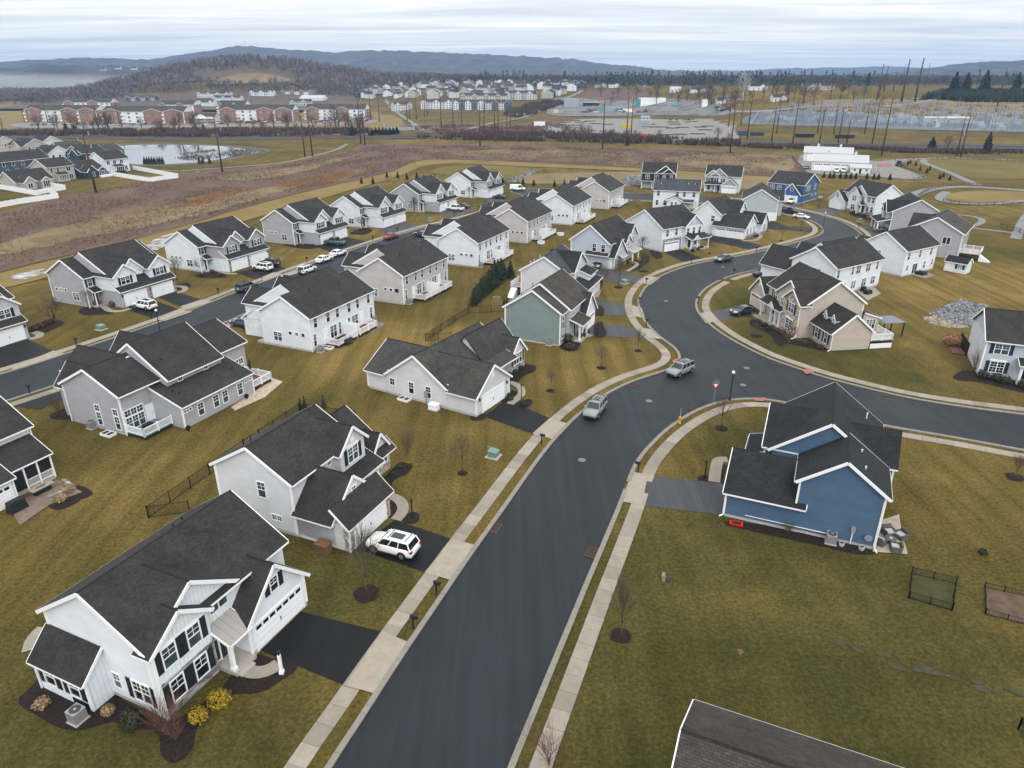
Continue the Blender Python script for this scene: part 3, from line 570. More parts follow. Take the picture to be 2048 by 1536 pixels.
# ------------------------------------------------------------------ house kit: every piece is its own part of the house
MC = {}
def cached(key, fn):
    if key not in MC: MC[key] = fn()
    return MC[key]
ROT = {'+x': 0.0, '-x': math.pi, '+y': math.pi / 2, '-y': -math.pi / 2}
class House:
    """local frame: x to the house's front side, y along its street side, z up"""
    def __init__(s, name, label, cat, loc, ang, wall=None, roof=None, group=None, dz=0.0, fine=True, front=1):
        s.front = front; s.o = thing(name, label, cat, (loc[0], loc[1], terr(loc[0], loc[1]) + dz), R(ang - 90), group)
        s.wall = wall or WHITE; s.roof = roof or ROOF; s.fine = fine
    def part(s, mb, name, mat, smooth=False): return mb.build(name, mat, s.o, smooth)
    def slab(s, mb, A, B, th=0.17):
        """roof slab between the eave line A(2 pts) and the ridge line B(2 pts)"""
        A = [Vector(a) for a in A]; B = [Vector(b) for b in B]
        n = (A[1] - A[0]).cross(B[0] - A[0]).normalized()
        if n.z < 0: n = -n
        lo = [A[0], A[1], B[1], B[0]]; mb.hexa([p for p in lo] + [p + n * th for p in lo])
    def block(s, x0, x1, y0, y1, h, rise=2.6, axis='y', z0=0.0, ov=0.38, rk=0.28, wall=None, roof=None, rid=None, h2=None, gab=None, vent=True, found=None, ovl=None, te=None):
        """walls with gable ends and a two-slope roof; h = eave height at the low-coordinate side, h2 at the other"""
        wall = wall or s.wall; roof = roof or s.roof; h2 = h if h2 is None else h2
        if axis == 'y': a0, a1, b0, b1 = x0, x1, y0, y1
        else: a0, a1, b0, b1 = y0, y1, x0, x1
        rid = (a0 + a1) / 2 if rid is None else rid
        T = (lambda a, b, z: (a, b, z)) if axis == 'y' else (lambda a, b, z: (b, a, z))
        zr = max(h, h2) + rise; zf = z0
        if found is None: found = z0 == 0
        if found:
            zf = 0.32; f = MB(); f.box(x0 + 0.03, x1 - 0.03, y0 + 0.03, y1 - 0.03, -0.3, zf + 0.02); s.part(f, 'foundation', FOUND)
        m = MB(); pr = [(a0, zf), (a1, zf), (a1, h2), (rid, zr), (a0, h)]
        m.v = [T(a, b0, z) for a, z in pr] + [T(a, b1, z) for a, z in pr]
        m.f = [(0, 1, 2, 3, 4), (9, 8, 7, 6, 5), (0, 5, 6, 1), (1, 6, 7, 2), (4, 9, 5, 0)] if axis == 'y' else [(4, 3, 2, 1, 0), (5, 6, 7, 8, 9), (1, 6, 5, 0), (2, 7, 6, 1), (0, 5, 9, 4)]
        s.part(m, 'wall', wall)
        if gab:      # gable cladding in a second material, 2 cm proud
            for mat, end in gab:
                b = (b0 - 0.02) if end == 0 else (b1 + 0.02); g = MB()
                g.add([T(a0, b, h - 0.02), T(a1, b, h2 - 0.02), T(rid, b, zr)], [(0, 1, 2)]); s.part(g, 'gable_cladding', mat)
        k0 = (zr - h) / (rid - a0); k1 = (zr - h2) / (a1 - rid)
        r = MB(); t = MB()
        ol = ov if ovl is None else ovl; eA = (a0 - ol, h - ol * k0); eB = (a1 + ov, h2 - ov * k1); rk = rk if isinstance(rk, tuple) else (rk, rk); q0, q1 = b0 - rk[0], b1 + rk[1]
        s.slab(r, [T(eA[0], q0, eA[1]), T(eA[0], q1, eA[1])], [T(rid, q0, zr), T(rid, q1, zr)])
        s.slab(r, [T(eB[0], q0, eB[1]), T(eB[0], q1, eB[1])], [T(rid, q0, zr), T(rid, q1, zr)])
        s.part(r, 'roof', roof)
        # gutters, rake boards, soffits
        for e, sg in ((eA, -1), (eB, 1)):
            lo, hi = sorted((e[0] + sg * 0.01, e[0] + sg * 0.13)); 
            if axis == 'y': t.box(lo, hi, q0, q1, e[1] - 0.02, e[1] + 0.12)
            else: t.box(q0, q1, lo, hi, e[1] - 0.02, e[1] + 0.12)
        ends = (q0 - 0.035, q1 + 0.035)
        if z0 > 0: ends = ends[1:] if axis == 'x' and s.front > 0 else ends[:1]
        for e, q in ([(e, q) for q in ends for e in (eA, eB)] if te is None else [((eA, eB)[k], (q0 - 0.035, q1 + 0.035)[n]) for n, k in te]): t.bar(T(e[0], q, e[1] + 0.04), T(rid, q, zr + 0.05), 0.07, min(0.26, 0.09 * (a1 - a0)))
        s.part(t, 'trim', TRIM)
        if vent:
            c = MB(); w = 0.16
            c.add([T(rid - w, q0, zr + 0.185 - w * k0), T(rid, q0, zr + 0.235), T(rid + w, q0, zr + 0.185 - w * k1), T(rid - w, q1, zr + 0.185 - w * k0), T(rid, q1, zr + 0.235), T(rid + w, q1, zr + 0.185 - w * k1)], [(0, 1, 4, 3), (1, 2, 5, 4), (0, 2, 1), (3, 4, 5)])
            s.part(c, 'ridge_cap', CAPM)
        return zr
    def shed(s, x0, x1, y0, y1, zh, zl, face, walls=None, ov=0.3, rk=0.2, roof=None, z0=0.0, trim=True):
        """lean-to roof falling towards face"""
        ax = face[1]; sg = 1 if face[0] == '+' else -1
        if ax == 'x': hi, lo = (x0, x1) if sg > 0 else (x1, x0); b0, b1 = y0, y1; T = lambda a, b, z: (a, b, z)
        else: hi, lo = (y0, y1) if sg > 0 else (y1, y0); b0, b1 = x0, x1; T = lambda a, b, z: (b, a, z)
        k = (zh - zl) / abs(lo - hi); e = lo + sg * ov; ez = zl - ov * k
        r = MB(); s.slab(r, [T(e, b0 - rk, ez), T(e, b1 + rk, ez)], [T(hi, b0 - rk, zh), T(hi, b1 + rk, zh)], 0.14); s.part(r, 'roof', roof or s.roof)
        if trim:
            t = MB(); t.bar(T(e + sg * 0.05, b0 - rk, ez + 0.05), T(e + sg * 0.05, b1 + rk, ez + 0.05), 0.1, 0.14)
            for q in (b0 - rk - 0.03, b1 + rk + 0.03): t.bar(T(e, q, ez + 0.04), T(hi, q, zh + 0.04), 0.06, 0.2)
            s.part(t, 'trim', TRIM)
        if walls:
            m = MB(); zf = 0.02 if z0 == 0 else z0
            m.v = [T(hi, b0, zf), T(lo, b0, zf), T(lo, b0, zl), T(hi, b0, zh), T(hi, b1, zf), T(lo, b1, zf), T(lo, b1, zl), T(hi, b1, zh)]
            m.f = [(0, 1, 2, 3), (7, 6, 5, 4), (1, 5, 6, 2)]; s.part(m, 'wall', walls)
    def pos(s, face, c, a, z):
        """point on a wall: c = plane coordinate, a = position along it"""
        return (c, a, z) if face[1] == 'x' else (a, c, z)
    def win(s, face, c, a, z, w=0.9, h=1.5, n=1, grid=1, shut=None, head=False, pane=None):
        def frame():
            m = MB(); d = 0.07; b = 0.09; W2 = w / 2
            for (y0, y1, z0, z1) in ((-W2 - b, -W2, -b, h + b), (W2, W2 + b, -b, h + b), (-W2, W2, -b, 0), (-W2, W2, h, h + b)): m.box(-0.03, d, y0, y1, z0, z1)
            if head: m.box(-0.03, d + 0.03, -W2 - b - 0.08, W2 + b + 0.08, h + b, h + b + 0.2)
            for i in range(1, n): y = -W2 + w * i / n; m.box(-0.02, d - 0.01, y - 0.05, y + 0.05, 0, h)
            if grid is not None and h > 0.9: m.box(-0.02, d - 0.02, -W2, W2, h * 0.48, h * 0.48 + 0.06)
            if grid and s.fine:
                u = w / n; zb = h * 0.5 if h > 0.9 else 0
                for i in range(n):
                    y = -W2 + u * (i + 0.5); m.box(-0.02, 0.035, y - 0.015, y + 0.015, zb, h)
                m.box(-0.02, 0.035, -W2, W2, (zb + h) / 2 - 0.015, (zb + h) / 2 + 0.015)
                if grid == 2:
                    for i in range(n): y = -W2 + u * (i + 0.5); m.box(-0.02, 0.035, y - 0.015, y + 0.015, 0, h)
                    m.box(-0.02, 0.035, -W2, W2, h / 4 - 0.015, h / 4 + 0.015)
            return m.mesh('window', TRIM)
        o = obj('window', cached(('w', w, h, n, grid, head, s.fine), frame), s.o, s.pos(face, c, a, z), ROT[face])
        g = random.choice((0, 0, 0, 1, 1, 2)) if pane is None else pane
        obj('pane', cached(('p', w, h, g), lambda: MB().box(-0.02, 0.015, -w / 2, w / 2, 0, h).mesh('pane', GL[g])), o)
        if shut:
            for sg in (-1, 1):
                y = sg * (w / 2 + 0.09 + 0.26)
                def sm():
                    m = MB(); m.box(-0.01, 0.05, -0.23, 0.23, -0.05, h + 0.05)
                    m.box(0.05, 0.065, -0.15, 0.15, 0.08, h * 0.47); m.box(0.05, 0.065, -0.15, 0.15, h * 0.55, h - 0.06); return m.mesh('shutter', shut)
                obj('shutter', cached(('s', h, shut.name), sm), o, (0, y, 0))
        return o
    def garage(s, face, c, a, w=4.9, h=2.3, lights=True, mat=None, open_=False):
        mat = mat or GDOOR
        def fr():
            m = MB(); b = 0.14
            for q in ((-w / 2 - b, -w / 2, 0.03, h + b), (w / 2, w / 2 + b, 0.03, h + b), (-w / 2, w / 2, h, h + b)): m.box(-0.02, 0.09, *q)
            return m.mesh('door_frame', TRIM)
        def dr():
            m = MB(); m.box(-0.02, 0.02, -w / 2, w / 2, 0.03, h); nc = max(4, int(w / 0.62)); u = w / nc
            for r_ in range(4):
                for k in range(nc):
                    if lights and r_ == 3: continue
                    m.box(0.02, 0.04, -w / 2 + u * k + 0.05, -w / 2 + u * (k + 1) - 0.05, 0.08 + h / 4 * r_, h / 4 * (r_ + 1) - 0.05)
            return m.mesh('garage_door', mat)
        f = obj('door_frame', cached(('gf', w, h), fr), s.o, s.pos(face, c, a, 0), ROT[face])
        g = obj('garage_door', cached(('g', w, h, lights, mat.name), dr), s.o, s.pos(face, c, a, 0), ROT[face])
        if lights:
            def li():
                m = MB(); nc = max(4, int(w / 0.62)); u = w / nc
                for k in range(nc): m.box(0.01, 0.035, -w / 2 + u * k + 0.09, -w / 2 + u * (k + 1) - 0.09, h * 0.80, h * 0.93)
                return m.mesh('door_light', GL[0])
            obj('door_light', cached(('gl', w, h), li), g)
        obj('handle', cached(('gh',), lambda: MB().box(0.03, 0.07, -0.04, 0.04, 0.9, 1.2).mesh('handle', BLACK)), g)
    def door(s, face, c, a, z=0.35, w=0.95, h=2.1, mat=None, side=True):
        mat = mat or DOORM
        def fr():
            m = MB(); e = 0.12
            for q in ((-w / 2 - e, -w / 2, 0, h + e), (w / 2, w / 2 + e, 0, h + e), (-w / 2, w / 2, h, h + e)): m.box(-0.02, 0.08, *q)
            return m.mesh('door_frame', TRIM)
        f = obj('door_frame', cached(('df', w, h), fr), s.o, s.pos(face, c, a, z), ROT[face])
        d = obj('door', cached(('d', w, h, mat.name), lambda: MB().box(-0.02, 0.03, -w / 2, w / 2, 0, h).box(0.03, 0.045, -w * 0.33, w * 0.33, 0.2, 0.85).box(0.03, 0.045, -w * 0.33, w * 0.33, 1.0, h - 0.2).mesh('door', mat)), s.o, s.pos(face, c, a, z), ROT[face])
        obj('handle', cached(('dh',), lambda: MB().box(0.03, 0.09, 0.36, 0.42, 0.95, 1.1).mesh('handle', GALV)), d)
    def slider(s, face, c, a, z=0.45, w=1.7, h=2.1):
        s.win(face, c, a, z, w, h, 2, None, pane=0)
    def post(s, x, y, z0, z1, w=0.24, mat=None):
        m = MB(); m.box(x - w / 2, x + w / 2, y - w / 2, y + w / 2, z0, z1); m.box(x - w * 0.7, x + w * 0.7, y - w * 0.7, y + w * 0.7, z0, z0 + 0.25); m.box(x - w * 0.65, x + w * 0.65, y - w * 0.65, y + w * 0.65, z1 - 0.15, z1); s.part(m, 'porch_post', mat or TRIM)
    def spout(s, x, y, h, dx=0.0, dy=0.0):
        m = MB(); m.box(x - 0.05, x + 0.05, y - 0.05, y + 0.05, 0.15, h); m.bar((x, y, 0.18), (x + dx, y + dy, 0.06), 0.1); s.part(m, 'downspout', TRIM)
    def corner(s, x, y, h, z0=0.32):
        s.part(MB().box(x - 0.085, x + 0.085, y - 0.085, y + 0.085, z0, h), 'corner_board', TRIM)
    def vents(s, pts, col=None):
        for p in pts: s.part(MB().lathe([(0.055, -0.35), (0.055, 0.3), (0.075, 0.3), (0.075, 0.36)], 8, p), 'vent_pipe', col or BLACK)
    def clad(s, face, c, a0, a1, z0, z1, mat, name='stone_veneer', t=0.06):
        m = MB()
        if face[1] == 'x': m.box(min(c, c + t * (1 if face[0] == '+' else -1)), max(c, c + t * (1 if face[0] == '+' else -1)), a0, a1, z0, z1)
        else: m.box(a0, a1, min(c, c + t * (1 if face[0] == '+' else -1)), max(c, c + t * (1 if face[0] == '+' else -1)), z0, z1)
        s.part(m, name, mat)
    def deck(s, x0, x1, y0, y1, z, sides, floor=None, priv=None, rail=True, steps=None):
        fl = MB(); fl.box(x0, x1, y0, y1, z - 0.12, z); s.part(fl, 'deck_floor', floor or WOODB)
        sk = MB()
        for (a, b) in ((x0 + 0.1, y0 + 0.1), (x1 - 0.1, y0 + 0.1), (x0 + 0.1, y1 - 0.1), (x1 - 0.1, y1 - 0.1)): sk.box(a - 0.07, a + 0.07, b - 0.07, b + 0.07, -0.1, z - 0.12)
        sk.box(x0 + 0.05, x1 - 0.05, y0 + 0.05, y1 - 0.05, z - 0.4, z - 0.12); s.part(sk, 'deck_frame', CAPM)
        E = {'+x': ((x1, y0), (x1, y1)), '-x': ((x0, y0), (x0, y1)), '+y': ((x0, y1), (x1, y1)), '-y': ((x0, y0), (x1, y0))}
        for sd in sides:
            (ax, ay), (bx, by) = E[sd]; m = MB(); L = math.hypot(bx - ax, by - ay)
            for zz, hh in ((z + 0.12, 0.07), (z + 0.92, 0.09)): m.bar((ax, ay, zz), (bx, by, zz), 0.09, hh)
            n = max(2, int(L / (0.16 if s.fine else 0.3)))
            for i in range(n + 1):
                t = i / n; m.bar((ax + (bx - ax) * t, ay + (by - ay) * t, z + 0.1), (ax + (bx - ax) * t, ay + (by - ay) * t, z + 0.92), 0.05 if s.fine else 0.09)
            k = max(1, round(L / 2.0))
            for i in range(k + 1):
                t = i / k; m.box(ax + (bx - ax) * t - 0.08, ax + (bx - ax) * t + 0.08, ay + (by - ay) * t - 0.08, ay + (by - ay) * t + 0.08, z - 0.1, z + 1.05)
            s.part(m, 'railing', TRIM)
        if priv is not None: s.part(MB().box(x0, x1, priv - 0.04, priv + 0.04, z, z + 1.85), 'privacy_screen', TRIM)
    def lamp(s, face, c, a, z=1.9):
        s.part(MB().box(*( (c, c + 0.16, a - 0.09, a + 0.09) if face == '+x' else (a - 0.09, a + 0.09, c - 0.16, c) if face == '-y' else (a - 0.09, a + 0.09, c, c + 0.16)), z, z + 0.38), 'wall_lamp', BLACK)
# ------------------------------------------------------------------ houses
def loc_of(u, v, ang, lx=0.0, ly=0.0):
    """ground point of the pixel, shifted so that local (lx, ly) falls on it"""
    p = G(u, v); a = R(ang - 90); ca, sa = math.cos(a), math.sin(a)
    return (p.x - (lx * ca - ly * sa), p.y - (lx * sa + ly * ca))
HL = []
def twin(label, u, v, ang, wall, gwall, lx, ly, rear=False, stoneside=1, group=None, fine=True, roof=None, base2=None, detail=1):
    """pair of semi-detached houses: two-storey body, raised centre over two garages, twin front gables"""
    h = House('twin_house', label, 'house', loc_of(u, v, ang, lx, ly), ang, wall, roof, group or 'twin houses along the left street', fine=fine); Y = 16.2
    h.block(-9.3, 0, 0, 2.25, 5.45, 2.65, rk=(.28, 0), te=((0, 0), (0, 1))); h.block(-9.3, 0, Y - 2.25, Y, 5.45, 2.65, rk=(0, .28), te=((1, 0), (1, 1)))
    h.block(-9.3, 3.5, 2.25, Y - 2.25, 5.45, 3.648, rk=0.0, te=((0, 1), (1, 1)))
    h.block(-1.0, 4.9, 2.1, 6.7, 5.55, 1.75, 'x', 2.9, wall=gwall, rk=0.3, ov=0.3)
    h.block(-1.0, 4.9, 9.5, 14.1, 5.55, 1.75, 'x', 2.9, wall=gwall, rk=0.3, ov=0.3)
    h.block(-2.0, 3.9, 4.6, 9.0, 5.6, 2.1, 'x', 4.6, wall=gwall, rk=0.2, ov=0.2)
    h.shed(3.5, 5.72, 2.2, 14.0, 4.35, 2.95, '+x', walls=None)
    m = MB(); m.box(0, 5.7, 2.2, 8.1, 0.02, 2.9); h.part(m, 'wall', wall); m = MB(); m.box(0, 5.7, 8.1, 14.0, 0.02, 2.9); h.part(m, 'wall', wall)
    st = (8.1, 14.0) if stoneside == 1 else (2.2, 8.1)
    if stoneside:
        h.clad('+x', 5.7, st[0], st[0] + 0.5, 0.05, 2.75, STONEG); h.clad('+x', 5.7, st[1] - 0.5, st[1], 0.05, 2.75, STONEG); h.clad('+x', 5.7, st[0] + 0.5, st[1] - 0.5, 2.42, 2.75, STONEG)
    for y in (5.15, 11.05): h.garage('+x', 5.7, y, 4.5, 2.2, lights=False)
    for y in (2.5, 13.7): h.lamp('+x', 5.7, y)
    for y, s_ in ((4.4, 1), (11.8, 1)): h.win('+x', 4.9, y, 3.85, 1.7, 1.25, 2, 1, SHUT)
    h.win('+x', 3.5, 8.1, 4.7, 0.6, 0.6)
    for y0, yd, yw in ((0, 1.5, 0.75), (14, 14.7, 15.4)):
        h.win('+x', 0, yw + (0.3 if y0 == 0 else 0), 3.7, 0.8, 1.35, 1, 1, SHUT if y0 == 0 else None)
        h.door('+x', 0, yd, 0.35, mat=DOORM); h.shed(0, 1.3, y0 + 0.5, y0 + 2.0, 3.3, 2.75, '+x', ov=0.15, rk=0.1)
        h.post(1.25, y0 + 0.6, 0.1, 2.7, 0.16); h.part(MB().box(0, 1.4, y0 + 0.3, y0 + 2.1, 0, 0.3), 'porch_step', CONC)
    for x in (-7.9, -6.7, -5.5): h.win('-y', 0, x, 2.3, 0.55, 0.5, 1, None)
    h.win('-y', 0, -3.0, 1.0, 1.5, 1.35, 2, 1)
    h.corner(0, 0, 5.4); h.spout(-9.36, -0.06, 5.2); h.spout(0.07, -0.08, 5.2, 0.5, -0.4)
    h.vents([(-6.5, 5.0, 7.7), (-6.0, 11.5, 8.0)])
    if rear:
        for y in (1.3, 4.3, 6.6, 9.6, 11.9, 14.9): h.win('-x', -9.3 if (y < 2.2 or y > 14) else -9.32, y, 3.55, 0.75, 1.45, 1, 1, pane=0)
        for sgn, y0 in ((1, 0), (-1, Y)):
            f = lambda q: y0 + sgn * q
            for q in (0.8, 6.9): h.win('-x', -9.32, f(q), 0.75, 0.6, 1.9, 1, 1, pane=0)
            h.win('-x', -9.32, f(5.3), 0.75, 1.5, 1.9, 2, 1, pane=0); h.door('-x', -9.32, f(3.4), 0.45, 0.85, 2.1, mat=TRIM)
            y_a, y_b = sorted((f(3.0), f(7.7)))
            h.deck(-11.9, -9.4, y_a, y_b, 0.45, ('-x', '-y' if sgn > 0 else '+y'), priv=f(7.72))
        h.win('+y', Y, -3.0, 1.0, 1.5, 1.35, 2, 1)
        for x in (-7.9, -6.7, -5.5): h.win('+y', Y, x, 2.3, 0.55, 0.5, 1, None)
        for x in (-7.9,): h.win('+y', Y, x, 2.3, 0.55, 0.5, 1, None)
        h.spout(-9.36, Y + 0.06, 5.2); h.corner(-9.3, Y, 5.4)
    HL.append(h); return h
# row on the far side of the left street (fronts towards the street)
twin('grey twin house with pale board gables at the left end of the street', 60, 675.5, 66, GREY, GREYV, 5.7, 14.0, stoneside=0)
twin('blue grey twin house with white gables and a white car parked in front', 180.5, 615, 66, GREY, WHITE, 0, 0)
twin('white twin house with grey gables, a white car and a dark car in front', 404, 544.5, 66, WHITE, GREY, 0, 0, stoneside=-1)
twin('blue grey twin house with a teal pickup in its driveway', 590, 490, 66, GREY, WHITE, 0, 0, stoneside=0)
twin('white twin house opposite the parked red car', 722, 456, 66, WHITE, WHITE, 0, 0, stoneside=0)
twin('blue grey twin house with a white pickup in its driveway', 838, 424.5, 66, GREY, WHITE, 0, 0, stoneside=0)
twin('white twin house at the end of the left street by the grassy basin', 942, 396, 66, WHITE, GREYV, 0, 0, stoneside=0)
# row on the near side (rears and decks towards the camera)
RB = dict(rear=True, lx=-9.3, ly=16.2, stoneside=0)
twin('white twin house with two small white decks and a grey patio', 625.5, 705, 246, WHITE, WHITE, **RB)
twin('grey twin house with decks near the row of evergreens', 808.5, 610, 246, GREIGE, GREIGE, **RB)
twin('white twin house with one long white deck behind the evergreens', 955, 535.5, 246, WHITE, WHITE, **RB)
twin('grey twin house with a small white plunge pool by its deck', 1054, 487, 246, GREIGE, GREIGE, **RB)
twin('white twin house between two grey twin houses near the cross street', 1143, 451, 246, WHITE, WHITE, **RB)
twin('grey twin house at the corner of the cross street', 1216, 419, 246, GREIGE, GREIGE, **RB)
# ---- grey twin with single-storey rear wing
h = House('twin_house', 'grey twin house with long low rear roof and small white railed deck', 'house', loc_of(371.9, 858, 66), 66, GREY)
h.block(-14.0, -4.8, -4.0, 1.6, 5.1, 2.35); h.block(-14.0, -3.5, 1.5, 10.0, 5.15, 3.6, found=False, rk=0.1); h.block(-14.0, -4.8, 9.9, 15.4, 5.1, 2.35)
h.shed(-4.85, 0, 0, 11.2, 4.55, 2.85, '+x', walls=GREY)
m = MB(); m.box(-4.85, -0.03, 0.03, 11.17, -0.2, 0.3); h.part(m, 'foundation', FOUND)
h.block(-20.5, -9.0, 0.4, 6.2, 3.0, 3.1, 'x'); h.block(-20.5, -9.0, 6.6, 12.2, 3.0, 3.1, 'x'); h.block(-16.2, -9, -3.2, 0.6, 4.3, 2.0, 'x'); h.block(-17.2, -9, -1.4, 3.6, 5.4, 1.9, 'x', 3.0)
h.win('+x', -4.8, -2.55, 0.55, 2.4, 1.45, 3, 1, pane=1); h.win('+x', -4.8, -2.55, 2.2, 2.4, 0.75, 3, 1, pane=0); h.door('+x', -4.8, -0.55, 0.4, 0.9, 2.05, mat=TRIM)
for x in (-8.9, -5.9): h.win('-y', -4.0, x, 0.6, 0.75, 1.6, 1, 1); h.win('-y', -4.0, x, 2.4, 0.75, 0.75, 1, 1, pane=0)
for y in (3.4, 7.4): h.win('+x', -3.5, y, 4.35 - 0.05, 0.6, 0.75, 1, 1, pane=1)
for y in (2.6, 5.0, 6.5, 9.0): h.win('+x', 0, y, 0.75, 0.8, 1.5, 1, 1, pane=1)
for y in (0.75, 10.5): h.win('+x', 0, y, 2.0, 1.1, 0.25, 3, None, pane=0)
h.win('+x', -4.8, 13.6, 0.55, 2.4, 1.45, 3, 1, pane=1); h.win('+x', -4.8, 13.6, 2.2, 2.4, 0.75, 3, 1, pane=1)
h.deck(-4.7, -1.9, -4.0, -0.15, 0.5, ('+x', '-y'), floor=M('blue_deck_mat', (0.10, 0.20, 0.27), 0.7)); h.deck(-4.7, -0.4, 11.4, 15.0, 0.5, ('+x', '+y'))
h.spout(-4.72, -4.08, 4.8); h.spout(0.07, -0.07, 2.6, 0.6, 0.1); h.spout(-14.05, -4.07, 4.8); h.corner(-4.8, -4.0, 5.0); h.corner(0, 0, 2.8); h.spout(0.07, 11.25, 2.6)
h.vents([(-5.6, 3.0, 6.65), (-5.0, 7.5, 6.2), (-2.4, 1.2, 3.8), (-1.7, 1.5, 3.6), (-2.4, 9.2, 3.8), (-1.8, 10.0, 3.6)])
# ---- white house at the left edge with a screened porch
h = House('twin_house', 'white house at the left edge with a dark screened porch and stone patio', 'house', loc_of(112, 956, 66), 66, WHITE)
h.block(-14, -2.6, -17, 0.3, 5.45, 2.9, rid=-7.5); h.shed(-2.6, 0.0, -4.4, 0.0, 4.45, 3.0, '+x', walls=None); h.shed(-2.6, 0.95, -17, -4.4, 4.5, 2.75, '+x', walls=WHITE)
for y in (-4.3, -2.75, -1.4, 0.0): h.part(MB().box(-0.12, 0.06, y - 0.08, y + 0.08, 0.2, 3.0), 'porch_post', TRIM)
h.part(MB().box(-2.5, 0.0, -4.3, 0.0, 0.0, 0.4), 'porch_floor', CONC)
SCR = M('screen_and_shade_black', (0.016, 0.017, 0.02), 0.5)
for y0, y1 in ((-2.67, -1.48), (-1.32, -0.08)): h.part(MB().box(-0.03, -0.01, y0, y1, 1.25, 2.95), 'screen', SCR)
h.part(MB().box(-2.5, -0.1, -0.06, -0.02, 1.25, 3.0), 'screen', SCR); h.part(MB().box(-0.03, -0.01, -4.2, -2.83, 0.45, 2.3), 'screen_door', SCR)
m = MB()
for y0, y1 in ((-2.67, -1.48), (-1.32, -0.08)):
    m.box(-0.08, 0.02, y0, y1, 1.18, 1.26); m.box(-0.08, 0.02, y0, y1, 0.45, 0.52)
    k = y0
    while k < y1: m.box(-0.05, -0.01, k, k + 0.04, 0.5, 1.2); k += 0.13
h.part(m, 'railing', TRIM)
h.part(MB().box(-0.9, -0.4, -4.3, 0, 0.4, 1.2), 'porch_shade_box', SCR)  # near-black box paints in the shade inside the porch
h.garage('+x', 0.95, -7.0, 4.4, 2.2); h.spout(1.05, -4.45, 2.6); h.spout(-2.55, 0.38, 5.2)
# ---- foreground white farmhouse-style house
h = House('house', 'large white house with black shutters, stone base and grey metal porch roof', 'house', loc_of(325.5, 1434.3, 66), 66, WHITE)
h.block(-9.3, 0, 0, 12.3, 5.6, 2.95)
h.block(-4.5, 0.02, 0.22, 7.3, 5.6, 2.5, 'x', 2.9, wall=WHITEV, rk=0.3, ov=0.35, ovl=0.0); h.block(-0.35, 0.5, -0.04, 4.4, 5.55, 1.62, 'x', 0.05, wall=WHITEV, rk=0.3, ov=0.3, found=False)
h.block(-3.5, 1.65, 6.4, 12.32, 3.0, 2.95, 'x', wall=WHITE, rk=0.3)
h.shed(-9.3, -4.4, -1.55, 0, 4.25, 2.75, '-y', walls=WHITEV)
h.part(MB().box(-9.27, -4.43, -1.5, 0, -0.2, 0.3), 'foundation', FOUND)
for y in (1.15, 3.1): h.win('+x', 0.5, y, 3.65, 0.95, 1.55, 1, 1, SHUT, pane=1); h.win('+x', 0.56, y, 0.95, 0.95, 1.6, 1, 1, SHUT, pane=0)
h.clad('+x', 0.5, 0.05, 4.35, 0.1, 2.85, STONEG); h.clad('+x', 0.02, 4.45, 6.35, 0.1, 3.0, STONEG)
h.win('+x', 0.02, 5.75, 4.35, 1.5, 1.2, 2, 1, pane=1)
MET = M('grey_standing_seam', (0.30, 0.29, 0.275), 0.7)
h.shed(0.0, 1.75, 4.5, 6.55, 3.55, 2.85, '+x', roof=MET, ov=0.25, rk=0.1)
m = MB()
for i in range(5): y = 4.45 + i * 0.53; m.bar((0.0, y, 3.71), (2.0, y, 2.91), 0.04, 0.05)
h.part(m, 'roof_seam', MET)
h.door('+x', 0.08, 5.6, 0.35, 0.95, 2.1, mat=DOORM); h.win('+x', 0.08, 4.85, 0.5, 0.3, 1.8, 1, None, pane=0)
h.part(MB().box(0.0, 2.0, 4.5, 6.4, 0, 0.32), 'porch_floor', CONC); h.part(MB().box(2.0, 2.35, 4.6, 5.9, 0, 0.17), 'porch_step', CONC)
h.post(1.55, 4.75, 0.3, 2.8, 0.26)
h.garage('+x', 1.65, 9.45, 4.9, 2.25, lights=True); h.win('+x', 1.65, 9.35, 3.75, 0.7, 1.1, 1, 1, SHUT, pane=0)
h.part(MB().box(1.6, 1.72, 6.5, 12.3, 0, 0.12), 'threshold', CONC)
for x in (-8.1, -5.7): h.win('-y', -1.55, x, 0.85, 0.95, 1.45, 1, 1, SHUT, pane=0)
h.win('-y', 0, -3.6, 1.05, 0.6, 1.2, 1, 1); h.win('-y', 0, -1.35, 0.75, 1.5, 1.6, 2, 1, SHUT, pane=0)
h.win('+y', 12.3, -2.5, 3.6, 0.9, 1.4); h.corner(0, 0, 5.5); h.corner(0.5, 0, 5.5, 0.05); h.corner(1.65, 6.4, 3.0); h.corner(1.65, 12.3, 3.0); h.corner(-9.3, 0, 5.5); h.corner(-4.4, -1.55, 2.7); h.spout(-9.37, -1.62, 2.6)
h.vents([(-5.4, 7.7, 8.15), (-5.5, 8.6, 8.15)])
h.part(MB().box(-6.2, -4.7, -1.6, -1.52, -0.1, 0.6), 'basement_window', GL[0])
